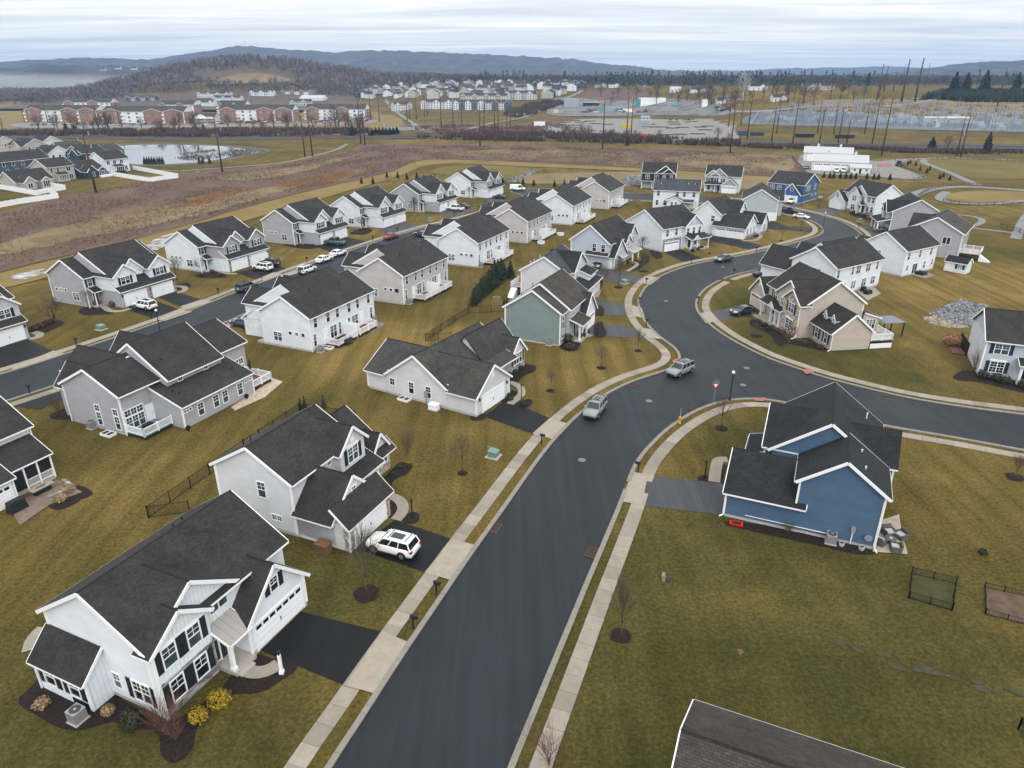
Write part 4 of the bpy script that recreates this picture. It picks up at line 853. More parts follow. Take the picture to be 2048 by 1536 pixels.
# ---- lavender grey house with stone trimmed garage
h = House('house', 'pale grey house with stone trimmed garage and a white SUV on its driveway', 'house', loc_of(702, 1105, 66), 66, LAV)
h.block(-14.3, -5.7, -0.1, 8.9, 5.7, 2.5, rid=-10.0); h.block(-5.72, -1.5, 0, 6.2, 2.75, 2.85, 'x', rk=0.06); h.part(MB().box(-6, 0, 0, 6.2, 0.02, 2.6), 'wall', LAV)
h.shed(-1.55, 0, 0, 6.2, 4.15, 2.72, '+x', rk=0.38); h.clad('+x', 0, 0.0, 0.65, 0.05, 2.6, STONE); h.clad('+x', 0, 5.6, 6.2, 0.05, 2.6, STONE); h.clad('-y', 0, -0.5, 0.0, 0.05, 2.6, STONE)
h.garage('+x', 0, 3.1, 4.7, 2.25, lights=False); h.win('+x', -1.5, 3.1, 4.0, 0.5, 0.6, 1, 1, pane=0)
h.block(-9, -4.9, 5.9, 9.7, 5.8, 1.8, 'x', 3.2); h.win('+x', -4.9, 7.8, 4.0, 1.5, 1.5, 2, 1, SHUT, head=True, pane=1)
q_ = h.part(MB().lathe([(0.3, 0), (0.3, 0.05)], 14), 'round_vent', TRIM); q_.location = (-4.88, 7.8, 6.3); q_.rotation_euler = (0, math.pi / 2, 0)
h.win('+x', -5.7, 5.2, 4.7, 0.45, 0.55); h.shed(-5.75, -3.6, 6.2, 10.4, 3.75, 2.85, '+x'); h.post(-3.75, 9.9, 0.1, 3.0, 0.24); h.post(-3.75, 8.6, 0.1, 3.0, 0.24); h.door('+x', -5.7, 8.6, mat=DOORM)
h.block(-14.0, -6.4, 8.8, 13.7, 3.1, 2.9); h.block(-9, -4.8, 10.3, 13.6, 2.75, 2.1, 'x'); h.shed(-5.3, -4.4, 10.3, 13.6, 3.6, 2.75, '+x', rk=0.2); h.clad('+x', -4.8, 10.3, 13.6, 0.05, 1.0, STONE); h.clad('-y', 10.3, -5.7, -4.8, 0.05, 1.0, STONE)
h.win('+x', -4.8, 12.0, 1.15, 2.1, 1.5, 3, 1, pane=1)
h.win('-y', -0.1, -9.1, 3.35, 0.85, 1.55, 1, 1, pane=1); h.win('-y', -0.1, -7.8, 1.25, 1.1, 0.5, 2, 1, pane=1)
h.corner(0, 0, 2.7, 0.05); h.corner(-5.7, -0.1, 5.6); h.corner(-14.3, -0.1, 5.6); h.spout(-14.35, -0.2, 5.4); h.spout(0.07, -0.1, 2.6)
h.vents([(-12.4, 1.8, 7.25), (-12.3, 2.6, 7.3)])
# ---- white one-storey house
h = House('house', 'pale grey single-storey house with charcoal roof and white generator beside it', 'house', loc_of(953, 834.8, 59), 59, LAV, ROOFB)
RR = shingles('slate_grey_shingles', (0.052, 0.051, 0.050)); h.roof = RR
h.block(-14.0, -4.2, 0, 14.5, 2.75, 3.4, rid=-9.2); h.block(-4.25, 0, 0, 7.6, 2.75, 2.75, 'x', rk=(0, .28), te=((1, 0), (1, 1))); h.block(-8.4, -4.25, .5, 7.1, 3.112, 2.388, 'x', 2.7, ov=0, rk=0, te=()); h.block(-17.2, -14.05, 0, 9.4, 2.75, 2.6, 'x', rk=(.28, 0), te=((0, 0), (0, 1))); h.block(-14.05, -9.4, .5, 8.9, 3.027, 2.323, 'x', 2.7, ov=0, rk=0, te=()); h.block(-10.5, -4.3, 8.8, 17.2, 2.75, 3.6, te=((1, 0), (1, 1)))
h.block(-8, -3.3, 13.6, 17.3, 2.75, 2.0, 'x'); h.garage('+x', 0, 3.8, 4.9, 2.25, lights=False)
h.win('+x', -3.3, 15.4, 1.1, 2.2, 1.5, 3, 1, SHUT, pane=0); h.clad('+x', -3.3, 13.6, 17.3, 0.05, 0.95, STONEG); h.part(MB().box(-0.0, 0.05, 3.55, 4.05, 4.0, 4.6), 'gable_vent', TRIM)
for x, z, hh in ((-13.0, 1.4, 0.9), (-9.9, 0.9, 1.5), (-7.2, 0.9, 1.5)): h.win('-y', 0, x, z, 0.75, hh, 1, 1, pane=0)
for y in (0.7, 7.0): h.lamp('+x', 0, y)
h.corner(0, 0, 2.7); h.corner(0, 7.6, 2.7); h.corner(-17.2, 0, 2.7); h.vents([(-14.8, 2.2, 3.9)])
h.shed(-4.3, -2.6, 8.0, 13.6, 3.4, 2.8, '+x'); h.post(-2.8, 8.4, 0.1, 2.75); h.door('+x', -4.25, 9.5)
# ---- green house
h = House('house', 'sage green house with two-step grey roof and white porch posts', 'house', loc_of(1119, 693, 66), 66, GREEN, ROOFG)
h.block(-9.1, 0, 0, 2.6, 5.35, 2.95); h.block(-9.1, 0.5, 2.55, 11.8, 5.4, 3.35, wall=SAGE); h.block(-6, 1.5, 7.0, 12.8, 2.9, 3.0, 'x', wall=WHITE, roof=ROOF); h.garage('+x', 1.5, 9.9, 4.6, 2.25)
h.win('+x', 0, 1.3, 3.7, 0.8, 1.4); h.win('+x', 0, 1.3, 0.9, 0.8, 1.5); h.win('+x', 0.5, 4.6, 3.7, 1.5, 1.2, 2); h.shed(0.5, 2.4, 3.0, 6.9, 3.5, 2.8, '+x', roof=ROOFG)
for y in (3.2, 4.6, 6.6): h.post(2.1, y, 0.1, 2.8, 0.26)
h.door('+x', 0.5, 5.2, mat=DOORM); h.part(MB().box(0.4, 2.5, 2.8, 7.0, 0, 0.25), 'porch_floor', CONC)
h.corner(0, 0, 5.3); h.corner(-9.1, 0, 5.3); h.spout(-9.15, -0.08, 5.1); h.vents([(-7.0, 1.5, 7.0), (-6.4, 4.5, 7.8)])
# ---- pale grey house with black roof behind the green one
h = House('house', 'pale grey house with black shingles and white side stair behind the green house', 'house', (10.1, 123.3), 68, LAV, ROOFB)
h.block(-8.8, 0, -0.6, 9.6, 5.5, 2.7, roof=ROOFL); h.block(-5, 0.6, 1.6, 9.4, 5.5, 2.6, 'x', 2.9); h.block(-4.5, 3.4, -2.6, 9.8, 2.9, 1.2, rid=-1.0, h2=2.7)
h.shed(0.55, 2.6, 5.0, 9.2, 4.9, 4.2, '+x', walls=WHITE, z0=3.2); h.win('+x', 0.6, 3.5, 3.7, 1.4, 1.3, 2); h.win('+x', 3.4, 1.0, 0.8, 1.6, 1.6, 2); h.post(3.3, 5.0, 0.1, 2.6)
h.corner(-8.8, -0.6, 5.4); h.vents([(-7.4, 0.5, 6.6), (-7.0, 1.2, 6.8), (-7.2, 5.0, 6.7)], TRIM); h.deck(-11.5, -8.9, 1.0, 5.0, 1.6, ('-x', '-y'))
m = MB()
for i in range(8): m.box(-11.4 , -10.2, 0.7 - i * 0.28, 0.98 - i * 0.28, 0, 1.5 - i * 0.19)
h.part(m, 'stair', TRIM)
# ---- light blue house with open garage
h = House('house', 'light blue house with one garage door open and yellow shrubs in front', 'house', loc_of(1227.3, 539.5, 58), 58, SKYB, ROOF)
h.block(-10.3, -1.2, -0.2, 13.6, 5.5, 3.35); h.block(-6.4, 0, 0, 6.2, 2.85, 3.1, 'x'); h.shed(-6.4, -1.3, -0.9, 0.0, 3.4, 2.85, '-y', ov=0.1)
h.block(-6, -0.6, 8.8, 13.2, 5.5, 2.2, 'x', 2.8); h.block(-5, -0.3, 6.4, 9.2, 4.8, 1.4, 'x', 2.8)
h.garage('-y', 0, -1.75, 2.4, 2.2, lights=False); h.part(MB().box(-6.1, -3.3, -0.012, -0.005, 0.05, 2.25), 'doorway_shade_sheet', SCR); h.part(MB().box(-3.25, -3.1, -0.08, 0.0, 0, 2.4), 'door_frame', TRIM); h.part(MB().box(-6.25, -6.1, -0.08, 0.0, 0, 2.4), 'door_frame', TRIM); h.part(MB().box(-6.25, -3.1, -0.08, 0.0, 2.25, 2.4), 'door_frame', TRIM)  # doorway is a near-black sheet painting in the shaded garage inside
for x in (-4.7, -2.6): h.win('-y', -0.2, x, 3.5, 0.85, 1.6, 1, 1, pane=0)
h.win('+x', 0, 3.1, 0.9, 1.6, 1.3, 2); h.win('+x', 0, 3.1, 3.9, 0.6, 0.9); h.win('+x', -0.6, 11.0, 3.6, 1.4, 1.5, 2); h.win('+x', -0.3, 7.8, 3.6, 0.7, 1.2); h.clad('+x', 0, 0, 6.2, 0.05, 0.9, STONEG)
h.shed(-0.6, 1.6, 6.6, 10.4, 3.4, 2.75, '+x', roof=MET); h.shed(0.0, 0.9, 2.0, 4.2, 2.95, 2.5, '+x', roof=MET)
for y in (7.0, 10.1): h.post(1.3, y, 0.05, 2.7)
h.corner(-10.3, -0.2, 5.4); h.corner(0, 0, 2.8)
# ---- white house with porch and grey stone garage
h = House('house', 'white house with blue grey gable, porch and stone framed garage', 'house', loc_of(1322, 505.3, 35), 35, WHITE, ROOF)
h.block(-12.0, 0, 0, 12.6, 5.6, 3.4); h.block(-5, 0.9, 6.8, 12.4, 5.6, 2.3, 'x', 0.05, gab=[(SKYB, 1)], found=False)
for y in (1.6, 4.6): h.win('+x', 0, y, 3.6, 0.85, 1.5, pane=1)
for y in (7.6, 9.6, 11.6): h.win('+x', 0.9, y, 3.5, 0.8, 1.5, pane=0)
h.win('+x', 0.9, 9.6, 6.0, 0.6, 0.9); h.garage('+x', 0.05, 3.4, 4.7, 2.2); h.clad('+x', 0, 0, 6.4, 2.4, 3.0, STONEG); h.clad('+x', 0, 0, 0.9, 0.05, 2.4, STONEG); h.clad('+x', 0, 5.9, 6.4, 0.05, 2.4, STONEG)
h.shed(0.9, 3.0, 6.6, 13.2, 3.4, 2.75, '+x'); h.block(0.6, 3.3, 7.2, 9.2, 2.75, 0.9, 'x', 2.6, ov=0.2, rk=0.1)
for y in (6.9, 9.0, 12.9): h.post(2.9, y, 0.1, 2.7)
h.win('+x', 0.9, 11.0, 0.8, 1.6, 1.5, 2); h.door('+x', 0.9, 8.4); h.part(MB().box(0.9, 3.1, 6.6, 13.1, 0, 0.25), 'porch_floor', CONC)
h.corner(0, 0, 5.5); h.corner(-12, 0, 5.5)
# ---- white house with three-car side garage
h = House('house', 'white house with a side wing of three white garage doors', 'house', loc_of(1488.4, 479.5, 53), 53, WHITE, ROOF)
h.block(-14.5, -7.2, 1.0, 13.2, 5.5, 2.9, rid=-11.0); h.block(-8.6, 0, 0, 8.6, 2.85, 2.75, 'x'); h.block(-9, -4.8, 7.5, 12.4, 5.4, 2.2, 'x', 2.0); h.block(-6, 1.2, 8.4, 13.2, 2.9, 2.2, 'x', roof=ROOFB)
h.garage('-y', 0, -6.5, 2.4, 2.2); h.garage('-y', 0, -2.6, 4.6, 2.2)
for y in (1.6, 4.0, 6.4): h.win('+x', 0, y, 0.95, 0.9, 1.5)
h.win('+x', 0, 4.1, 3.6, 0.8, 0.9); h.win('-y', 1.0, -9.2, 3.4, 0.9, 1.5, pane=1); h.clad('+x', 0, 0, 8.6, 0.05, 0.8, STONEG); h.clad('+x', 1.2, 8.4, 13.2, 0.05, 0.8, STONEG); h.win('+x', 1.2, 10.8, 1.0, 1.6, 1.4, 2)
h.corner(0, 0, 2.8); h.corner(-14.5, 1.0, 5.4)
# ---- pale green house behind it
h = House('house', 'pale grey green house with plain gable wall and two narrow garage doors', 'house', loc_of(1550, 442, 72), 72, SAGE, ROOF)
h.block(-9.4, 0, 0, 15.0, 5.7, 2.8); h.block(-4.5, 1.8, 9.0, 14.6, 4.6, 2.3, 'x')
h.garage('-y', 0, -3.4, 2.3, 2.2, lights=False); h.garage('-y', 0, -1.0, 2.3, 2.2, lights=False); h.corner(0, 0, 5.6); h.corner(-9.4, 0, 5.6); h.vents([(-7.0, 6.0, 7.2), (-3.4, 2.0, 7.2)])
h.win('-x', -9.4, 9.0, 3.4, 0.9, 1.5)
# ---- white house seen from the rear, in front of the cross street
h = House('house', 'white house with blue grey roof and a dark back awning by the cross street', 'house', loc_of(1304.8, 415.5, 74), 74, WHITE, ROOFL)
h.block(0, 13.8, 0, 9.0, 5.6, 2.6, 'x'); h.block(4.6, 8.8, -2.2, 1, 2.9, 1.0, 'y', 0.05, found=False)
for x in (1.5, 7.3, 9.4, 12.3): h.win('-y', 0, x, 3.8, 0.8, 1.5, pane=1)
for x in (1.3, 3.7): h.win('-y', 0, x, 1.0, 0.8, 1.5, pane=1)
for x in (6.0, 7.2): h.win('-y', -2.2, x, 1.0, 0.7, 1.4, pane=1)
h.shed(9.4, 12.3, -2.6, 0, 2.9, 2.5, '-y', roof=M('dark_awning', (0.03, 0.035, 0.045), 0.5)); h.post(9.5, -2.5, 0.05, 2.4, 0.12, BLACK); h.post(12.2, -2.5, 0.05, 2.4, 0.12, BLACK); h.vents([(2.0, 2.2, 7.2), (10.3, 2.5, 7.3), (12.3, 2.5, 7.3)], TRIM)
# ---- houses beyond the cross street
def front_house(label, u, v, ang, wall, gwall, gar=True, wid=12.0, base=None):
    h = House('house', label, 'house', loc_of(u, v, ang), ang, wall, ROOF, 'houses beyond the cross street')
    h.block(0, wid, 1.0, 10.0, 5.6, 3.0, 'x'); return h
h = front_house('charcoal house with white trimmed double gable beyond the cross street', 1282, 376.5, 75, DARKS, DARKS)
h.block(5.0, 11.6, 0.9, 6, 5.55, 2.5, 'y', 2.9, wall=DARKS); h.block(7.2, 11.8, 0.7, 5, 5.4, 1.7, 'y', 2.9, wall=DARKS)
for x, n in ((2.0, 2), (5.2, 2), (8.0, 1), (10.6, 1)): h.win('-y', 0.7 if x > 7 else 0.95, x, 3.5, 1.3 if n == 2 else 0.9, 1.3, n)
h.shed(-0.2, 12.0, -0.6, 1.0, 3.3, 2.8, '-y')
for x in (0.1, 3.9, 7.9): h.post(x, -0.4, 0.1, 2.75)
h.win('-y', 1.0, 2.0, 0.8, 1.6, 1.5, 2); h.door('-y', 1.0, 5.5); h.garage('-y', 1.0, 9.6, 4.4, 2.2); h.clad('-y', 1.0, 0.05, 4.0, 0.1, 2.8, GREY); h.part(MB().box(11.99, 12.02, 1.02, 9.98, 0.3, 5.5), 'side_cladding', WHITE)
h = front_house('white and grey house with low garage gable beyond the cross street', 1408, 383.5, 70, WHITE, GREY)
h.block(0.0, 5.0, 0.9, 6, 5.5, 2.0, 'y', 2.9, wall=WHITE, gab=[(GREY, 0)]); h.block(1.5, 7.4, 0.95, 6, 5.5, 2.5, 'y', 3, wall=WHITE, gab=[(GREY, 0)]); h.block(5.8, 11.2, -1.4, 4, 2.8, 2.2, 'y', wall=WHITE, gab=[(GREY, 0)])
for x in (1.3, 3.4): h.win('-y', 0.9, x, 3.4, 0.9, 1.4, 1, 1, SHUT)
h.win('-y', 0.95, 6.0, 3.5, 1.5, 1.2, 2); h.shed(0, 5.8, -0.6, 1.0, 3.3, 2.8, '-y'); h.garage('-y', -1.4, 8.5, 4.4, 2.2)
for x in (0.1, 3.6, 5.4): h.post(x, -0.4, 0.1, 2.75)
for x in (1.3, 3.4): h.win('-y', 1.0, x, 0.8, 1.0, 1.5)
h.door('-y', 1.0, 4.8)
BLUE2 = siding('bright_blue_siding', (0.045, 0.12, 0.34))
h = House('house', 'bright blue house with white garage and two storeys of white windows', 'house', loc_of(1603.3, 406.4, 47), 47, BLUE, ROOF, 'houses beyond the cross street')
h.block(-12.0, 0, 0, 12.4, 5.6, 3.0, 'x'); h.part(MB().box(-11.98, -0.02, -0.03, -0.004, 0.35, 5.55), 'front_cladding', BLUE2); h.block(-6.2, -0.2, -1.8, 5, 2.9, 3.2, 'y', wall=BLUE2); h.garage('-y', -1.8, -3.2, 4.4, 2.2, lights=False)
for x in (-10.6, -8.2): h.win('-y', -0.03, x, 3.6, 1.3, 1.3, 2, 1, pane=1)
h.win('-y', -0.03, -10.6, 0.9, 1.3, 1.5, 2); h.win('-y', -1.8, -3.2, 3.8, 0.8, 1.1); h.win('-y', -0.03, -5.6, 4.6, 0.8, 0.5); h.shed(-9.6, -6.2, -1.8, 0, 3.2, 2.8, '-y'); h.post(-9.4, -1.6, 0.1, 2.75); h.post(-6.6, -1.6, 0.1, 2.75); h.door('-y', -0.03, -8.0, mat=M('red_door', (0.18, 0.02, 0.03), 0.4))
for y, z in ((2.6, 3.6), (4.4, 3.6), (9.4, 3.6)): h.win('+x', 0, y, z, 0.8, 1.6)
for y in (7.6, 10.6): h.win('+x', 0, y, 1.6, 0.6, 0.6)
h = House('house', 'white house with stone bay, small portico and attached gabled garage', 'house', loc_of(1746, 432.2, 109), 109, WHITE, ROOF, 'houses beyond the cross street', front=-1)
h.block(0, 9.8, 0, 12.6, 5.6, 3.0, rid=4.9); h.block(-1.2, 5, 5.2, 9.4, 5.5, 1.9, 'x', 0.05, found=False); h.block(-0.4, 5, 3.2, 8.6, 5.6, 2.4, 'x', 3.0); h.block(-1.4, 6, 10.4, 17.0, 2.8, 2.8, 'x'); h.garage('-x', -1.4, 14.0, 4.6, 2.2, lights=False)
for y in (1.0, 2.6): h.win('-x', 0, y, 3.6, 0.8, 1.5); h.win('-x', 0, y, 0.9, 0.8, 1.5)
h.win('-x', -1.2, 7.2, 3.5, 1.5, 1.5, 2); h.win('-x', -1.2, 7.2, 0.9, 1.5, 1.5, 2); h.win('-x', -0.4, 4.5, 3.6, 0.9, 1.4); h.clad('-x', -1.2, 5.2, 9.4, 0.05, 0.9, STONEG); h.clad('-x', 0, 0, 3.2, 0.05, 0.9, STONEG)
h.block(-2.0, 0.5, 3.2, 5.2, 2.8, 0.7, 'x', 2.6, ov=0.15, rk=0.1); h.post(-1.8, 3.4, 0.05, 2.6, 0.2); h.post(-1.8, 5.0, 0.05, 2.6, 0.2); h.door('-x', -0.02, 4.3); h.win('-x', -1.4, 13.8, 3.6, 0.6, 0.9)
h.corner(0, 0, 5.5)
# ---- houses on the right
h = House('house', 'slate grey house with black roof and white porch beside the park drive', 'house', (G(1800, 470).x - 1.5, G(1800, 470).y + 3), 75, GREY, ROOFB, front=-1)
h.block(0, 11.5, 0, 12.0, 5.6, 3.1, rid=6.0); h.block(-1.2, 6, 0.6, 5.4, 5.5, 2.4, 'x', 2.9, roof=ROOFB); h.block(-1.6, 4, 2.2, 4.4, 5.4, 1.3, 'x', 3.2, roof=ROOFB, ov=0.2); h.shed(-3.2, 0, -0.3, 8.0, 3.6, 2.8, '-x'); h.win('-x', -1.6, 3.3, 3.7, 1.0, 1.5, 2)
for y in (0.0, 3.4, 7.6): h.post(-3.0, y, 0.1, 2.8, 0.3)
h.garage('-x', 0, 2.4, 4.4, 2.2); h.corner(0, 0, 5.5)
h = House('house', 'blue grey house with square four-pane window and raised white deck', 'house', loc_of(1913.5, 518.6, 52), 52, GREY, ROOFG)
h.block(-11.2, 0, 0, 13.2, 5.7, 3.0); h.block(-11.4, -6.5, 3.0, 10.0, 5.7, 2.4, 'x', 0.05, rk=0.3, roof=ROOF); h.win('-y', 0, -2.9, 3.1, 1.5, 1.5, 2, None, pane=0); h.deck(0.2, 4.0, 0.5, 5.5, 1.5, ('+x', '-y', '+y'), floor=CONC); h.corner(0, 0, 5.6); h.spout(0.07, -0.07, 5.4); h.vents([(-2.6, 5.0, 7.3)])
m = MB()
for i in range(8): m.box(4.0 + i * 0.28, 4.28 + i * 0.28, 0.6, 1.7, 0, 1.4 - i * 0.18)
h.part(m, 'stair', TRIM)
h = House('house', 'white house with back patio between the blue grey house and the white shed', 'house', loc_of(1802, 554.6, 33), 33, WHITE, ROOF)
h.block(-9.8, 0, 0, 12.0, 5.5, 2.95); h.block(-14, -6, 3, 9, 3.0, 2.4, 'x')
for y in (1.2, 5.4, 9.6): h.win('+x', 0, y, 3.5, 0.75, 1.45)
h.win('+x', 0, 1.5, 1.2, 0.7, 1.1); h.slider('+x', 0, 4.4, 0.2); h.win('+x', 0, 8.0, 0.9, 0.7, 1.4); h.win('+x', 0, 11.0, 1.2, 0.6, 1.2); h.win('-y', 0, -5.8, 3.2, 1.0, 1.3, pane=2); h.corner(0, 0, 5.4); h.vents([(-2.6, 3.8, 7.0), (-3.0, 5.2, 7.2)]); h.spout(-9.85, -0.08, 5.2)
h = House('house', 'long white house with two rows of paired rear windows behind the beige house', 'house', loc_of(1753.4, 571.9, 33, 0, 14.6), 33, WHITE, ROOF)
h.block(-9.6, 0, 0, 14.6, 5.6, 2.9); h.block(-17, -8, 0.6, 6.4, 3.2, 3.2, 'x'); h.block(-15.5, -8, 8.2, 13.4, 3.2, 3.0, 'x'); h.block(-9.4, -2, 2.4, 13, 5.6, 3.2, found=False, rk=0.1)
for y, n in ((0.7, 1), (5.2, 1), (7.0, 2), (10.2, 2), (13.2, 1)): h.win('+x', 0, y, 3.6, 0.65 * n, 1.5, n)
for y, n in ((2.9, 2), (6.2, 2), (9.6, 2), (12.6, 2)): h.win('+x', 0, y, 0.8, 0.7 * n if n < 3 else 1.5, 1.5, n)
h.win('-y', 0, -4.0, 3.4, 1.6, 1.3, 2, pane=2); h.win('-y', 0, -8.4, 3.6, 0.9, 1.2, pane=2); h.corner(0, 0, 5.5); h.corner(0, 14.6, 5.5); h.vents([(-2.8, 4.4, 7.0), (-2.6, 6.0, 7.0), (-3.2, 12.5, 7.3)])
# ---- beige stone house on the bend
h = House('house', 'beige house with field stone front gable, two tiny dormers and a side wing', 'house', loc_of(1592.5, 676.5, 98), 98, BEIGE, shingles('dark_brown_shingles', (0.034, 0.030, 0.029)), front=-1)
h.block(0.9, 10.4, 0, 12.2, 5.5, 3.4, rid=5.7); h.block(0.2, 6, 0.22, 8.0, 5.5, 2.65, 'x', 2.9, ovl=0.0); h.block(-0.2, 1.2, -0.04, 4.9, 5.5, 1.75, 'x', 0.05, wall=BEIGE, gab=[(STONE, 0)], found=False)
h.clad('-x', -0.2, -0.04, 4.9, 0.05, 5.5, STONE, t=0.08); h.win('-x', -0.28, 2.4, 3.55, 1.6, 1.5, 2, 1, SHUT, pane=1); h.win('-x', -0.28, 2.4, 0.8, 2.0, 1.6, 2, 2, head=True, pane=1); h.win('-x', 0.2, 6.2, 3.6, 1.0, 1.2, 2); h.win('-x', 0.9, 9.8, 3.4, 1.2, 1.6, 2, 1, SHUT, pane=0)
h.shed(-0.4, 0.95, 5.0, 12.0, 3.55, 2.85, '-x'); h.block(-0.9, 1.2, 6.6, 8.4, 2.85, 0.85, 'x', 2.7, wall=TRIM, ov=0.15, rk=0.05)
for y in (5.4, 6.7, 8.2, 11.7): h.post(-0.35, y, 0.05, 2.8, 0.26)
h.door('-x', 0.9, 7.4); h.win('-x', 0.9, 9.8, 0.8, 1.0, 1.5); h.part(MB().box(-0.6, 0.9, 5, 12, 0, 0.22), 'porch_floor', CONC)
h.block(0.9, 8, 12.6, 18.6, 2.85, 2.75, 'x'); h.garage('-x', 0.9, 15.7, 4.8, 2.25, mat=M('beige_garage_door', (0.55, 0.51, 0.46), 0.45)); q_ = h.part(MB().lathe([(0.28, 0), (0.28, 0.05)], 14), 'round_vent', TRIM); q_.location = (0.86, 15.6, 4.4); q_.rotation_euler = (0, -math.pi / 2, 0)
h.block(2.2, 8.5, -5.9, 0.2, 2.9, 2.6)
for y in (-4.2, -2.0):
    h.block(3.05, 5.2, y - 0.5, y + 0.5, 4.35, 0.75, 'x', 3.2, ov=0.12, rk=0.1, wall=WHITE, vent=False); h.win('-x', 3.05, y, 3.75, 0.4, 0.7, 1, 1, pane=0)
for y in (-4.3, -1.7): h.win('-x', 2.2, y, 0.7, 0.8, 1.7, 1, 1, M('green_black_shutter', (0.022, 0.04, 0.045), 0.5), head=True, pane=1)
h.shed(10.4, 13.2, -0.6, 3.4, 3.9, 3.0, '+x', walls=BEIGE); h.win('-y', -0.6, 11.8, 1.3, 1.5, 1.5, 3, pane=0)
h.deck(8.7, 12.2, -5.8, -2.0, 1.3, ('-y', '+x'), floor=CONC); h.part(MB().box(8.7, 12.25, -5.86, -5.8, 0.0, 0.75), 'deck_skirt', TRIM)
h.spout(-0.25, -0.1, 5.3, -0.9, -0.3); h.spout(2.15, -6.0, 2.7, -0.5, -0.2); h.corner(10.4, 0, 5.4)
# ---- light blue house at the right edge
h = House('house', 'light blue house with navy shutters and round clipped shrubs at the right edge', 'house', loc_of(1954.7, 751.4, 68), 68, SKYB, ROOF)
h.block(0, 11.0, 0, 9.6, 5.35, 2.85, 'x'); h.part(MB().box(-0.03, -0.004, 0.02, 9.58, 0.35, 5.3), 'side_cladding', LAV)
h.win('-y', 0, 1.9, 3.5, 1.6, 1.35, 2, 1, SHUTN, pane=1); h.win('-y', 0, 1.9, 0.85, 1.6, 1.5, 2, 2, SHUTN, head=True, pane=0); h.door('-y', 0, 5.2, 0.3, mat=DOORM); h.shed(4.2, 7.0, -1.6, 0, 3.2, 2.7, '-y', ov=0.2); h.post(4.4, -1.4, 0.05, 2.65, 0.3); h.post(6.8, -1.4, 0.05, 2.65, 0.3); h.corner(0, 0, 5.3)
# ---- deep blue house by the junction
h = House('house', 'deep blue house with black roof beside the yield sign junction', 'house', loc_of(1445.5, 1035, 66), 66, BLUE, ROOFB, front=-1)
h.block(6.0, 12.8, 0.35, 5.6, 5.5, 2.5); h.block(3.2, 12.6, 5.4, 15.2, 5.5, 3.45, rk=0.25); h.block(0, 6.6, 0.3, 7.9, 2.85, 2.35, 'x'); h.block(2.5, 8.0, 5.9, 13.4, 5.5, 2.55, 'x', 2.9); h.block(9.0, 13.7, 6.4, 11.4, 5.5, 2.2, 'x', 2.9)
h.shed(0.9, 3.3, 8.6, 12.6, 3.4, 2.8, '-x'); h.post(1.1, 8.8, 0.1, 2.75); h.post(1.1, 12.4, 0.1, 2.75); h.garage('-x', 0, 4.0, 4.8, 2.25); h.win('-x', 2.5, 9.6, 3.6, 1.5, 1.4, 2); h.win('+x', 12.8, 3.0, 3.6, 1.0, 1.4); h.win('-y', 6.4, 13.3, 3.6, 0.6, 1.3)
h.corner(0, 0.3, 2.8); h.corner(12.8, 0.35, 5.4); h.corner(6.0, 0.35, 5.4, 2.6); h.spout(12.86, 0.28, 5.2, 0.2, -0.4); h.spout(-0.06, 0.25, 2.7, -0.3, -0.2); h.corner(2.5, 5.9, 5.4, 2.9); h.corner(13.7, 6.4, 5.4)
h.vents([(10.9, 1.5, 7.0), (10.6, 4.2, 7.2), (11.2, 13.0, 7.0)], TRIM)
m = MB(); m.bar((1.9, 0.29, 0.62), (9.0, 0.29, 0.62), 0.06); h.part(m, 'conduit', TRIM)
h.part(MB().box(10.75, 11.1, 0.2, 0.35, 1.3, 1.9), 'meter_box', GALV); h.part(MB().box(10.88, 10.96, 0.25, 0.33, 0.1, 1.3), 'meter_pipe', TRIM); q_ = h.part(MB().lathe([(0.3, 0), (0.32, 0.05)], 14), 'satellite_dish', GALV); q_.location = (12.2, 0.15, 1.2); q_.rotation_euler = (math.pi / 2, 0, 0)
# ---- roof at the bottom edge
h = House('house', 'house with weathered grey shingle roof and dark front slope at the near lawn edge', 'house', (10.5 - 0.15, 29.6 - 0.3), 66, WHITE, ROOF)
h.block(0.3, 20, -9.6, -0.4, 5.5, 2.85, 'x', roof=shingles('aged_shingles', (0.05, 0.046, 0.043))); h.vents([(9.4, -2.2, 6.7)]); h.win('-x', 0.3, -5, 3.4, 0.9, 1.4)
# ---- barns and shed
BARNW = siding('barn_white_steel', (0.72, 0.73, 0.75), vert=True); BARNR = M('white_metal_roof', (0.42, 0.435, 0.45), 0.85, spec=.1)
h = House('barn', 'long white metal barn with four white doors and two cupolas', 'barn', loc_of(1622, 341, 68), 68, BARNW, BARNR, 'white barns')
h.block(0, 22, 0, 12.5, 4.2, 2.3, 'x', vent=False); h.block(15.5, 23, -6.0, 0.2, 2.7, 0.9, 'x', vent=False, roof=BARNR)
for x in (2.6, 6.1, 9.6, 13.1): h.garage('-y', 0, x, 3.0, 3.2)
h.door('-y', -6, 19.2, 0.1); h.win('-y', -6, 17.0, 1.2, 0.8, 0.9); h.win('-y', -6, 21.6, 1.2, 0.8, 0.9)
for x in (6, 17): h.part(MB().box(x - 0.5, x + 0.5, 5.75, 6.75, 6.3, 7.4), 'cupola', BARNW); h.part(MB().lathe([(0.85, 7.4), (0.02, 8.2)], 4, (x, 6.25, 0)), 'cupola_roof', GALV)
h = House('barn', 'white metal barn standing behind the barn with four doors', 'barn', loc_of(1605.7, 322.2, 68), 68, BARNW, BARNR, 'white barns')
h.block(0, 21.5, 0, 11.5, 4.2, 2.2, 'x', vent=False); h.garage('-y', 0, 3.4, 3.0, 3.2, lights=False)
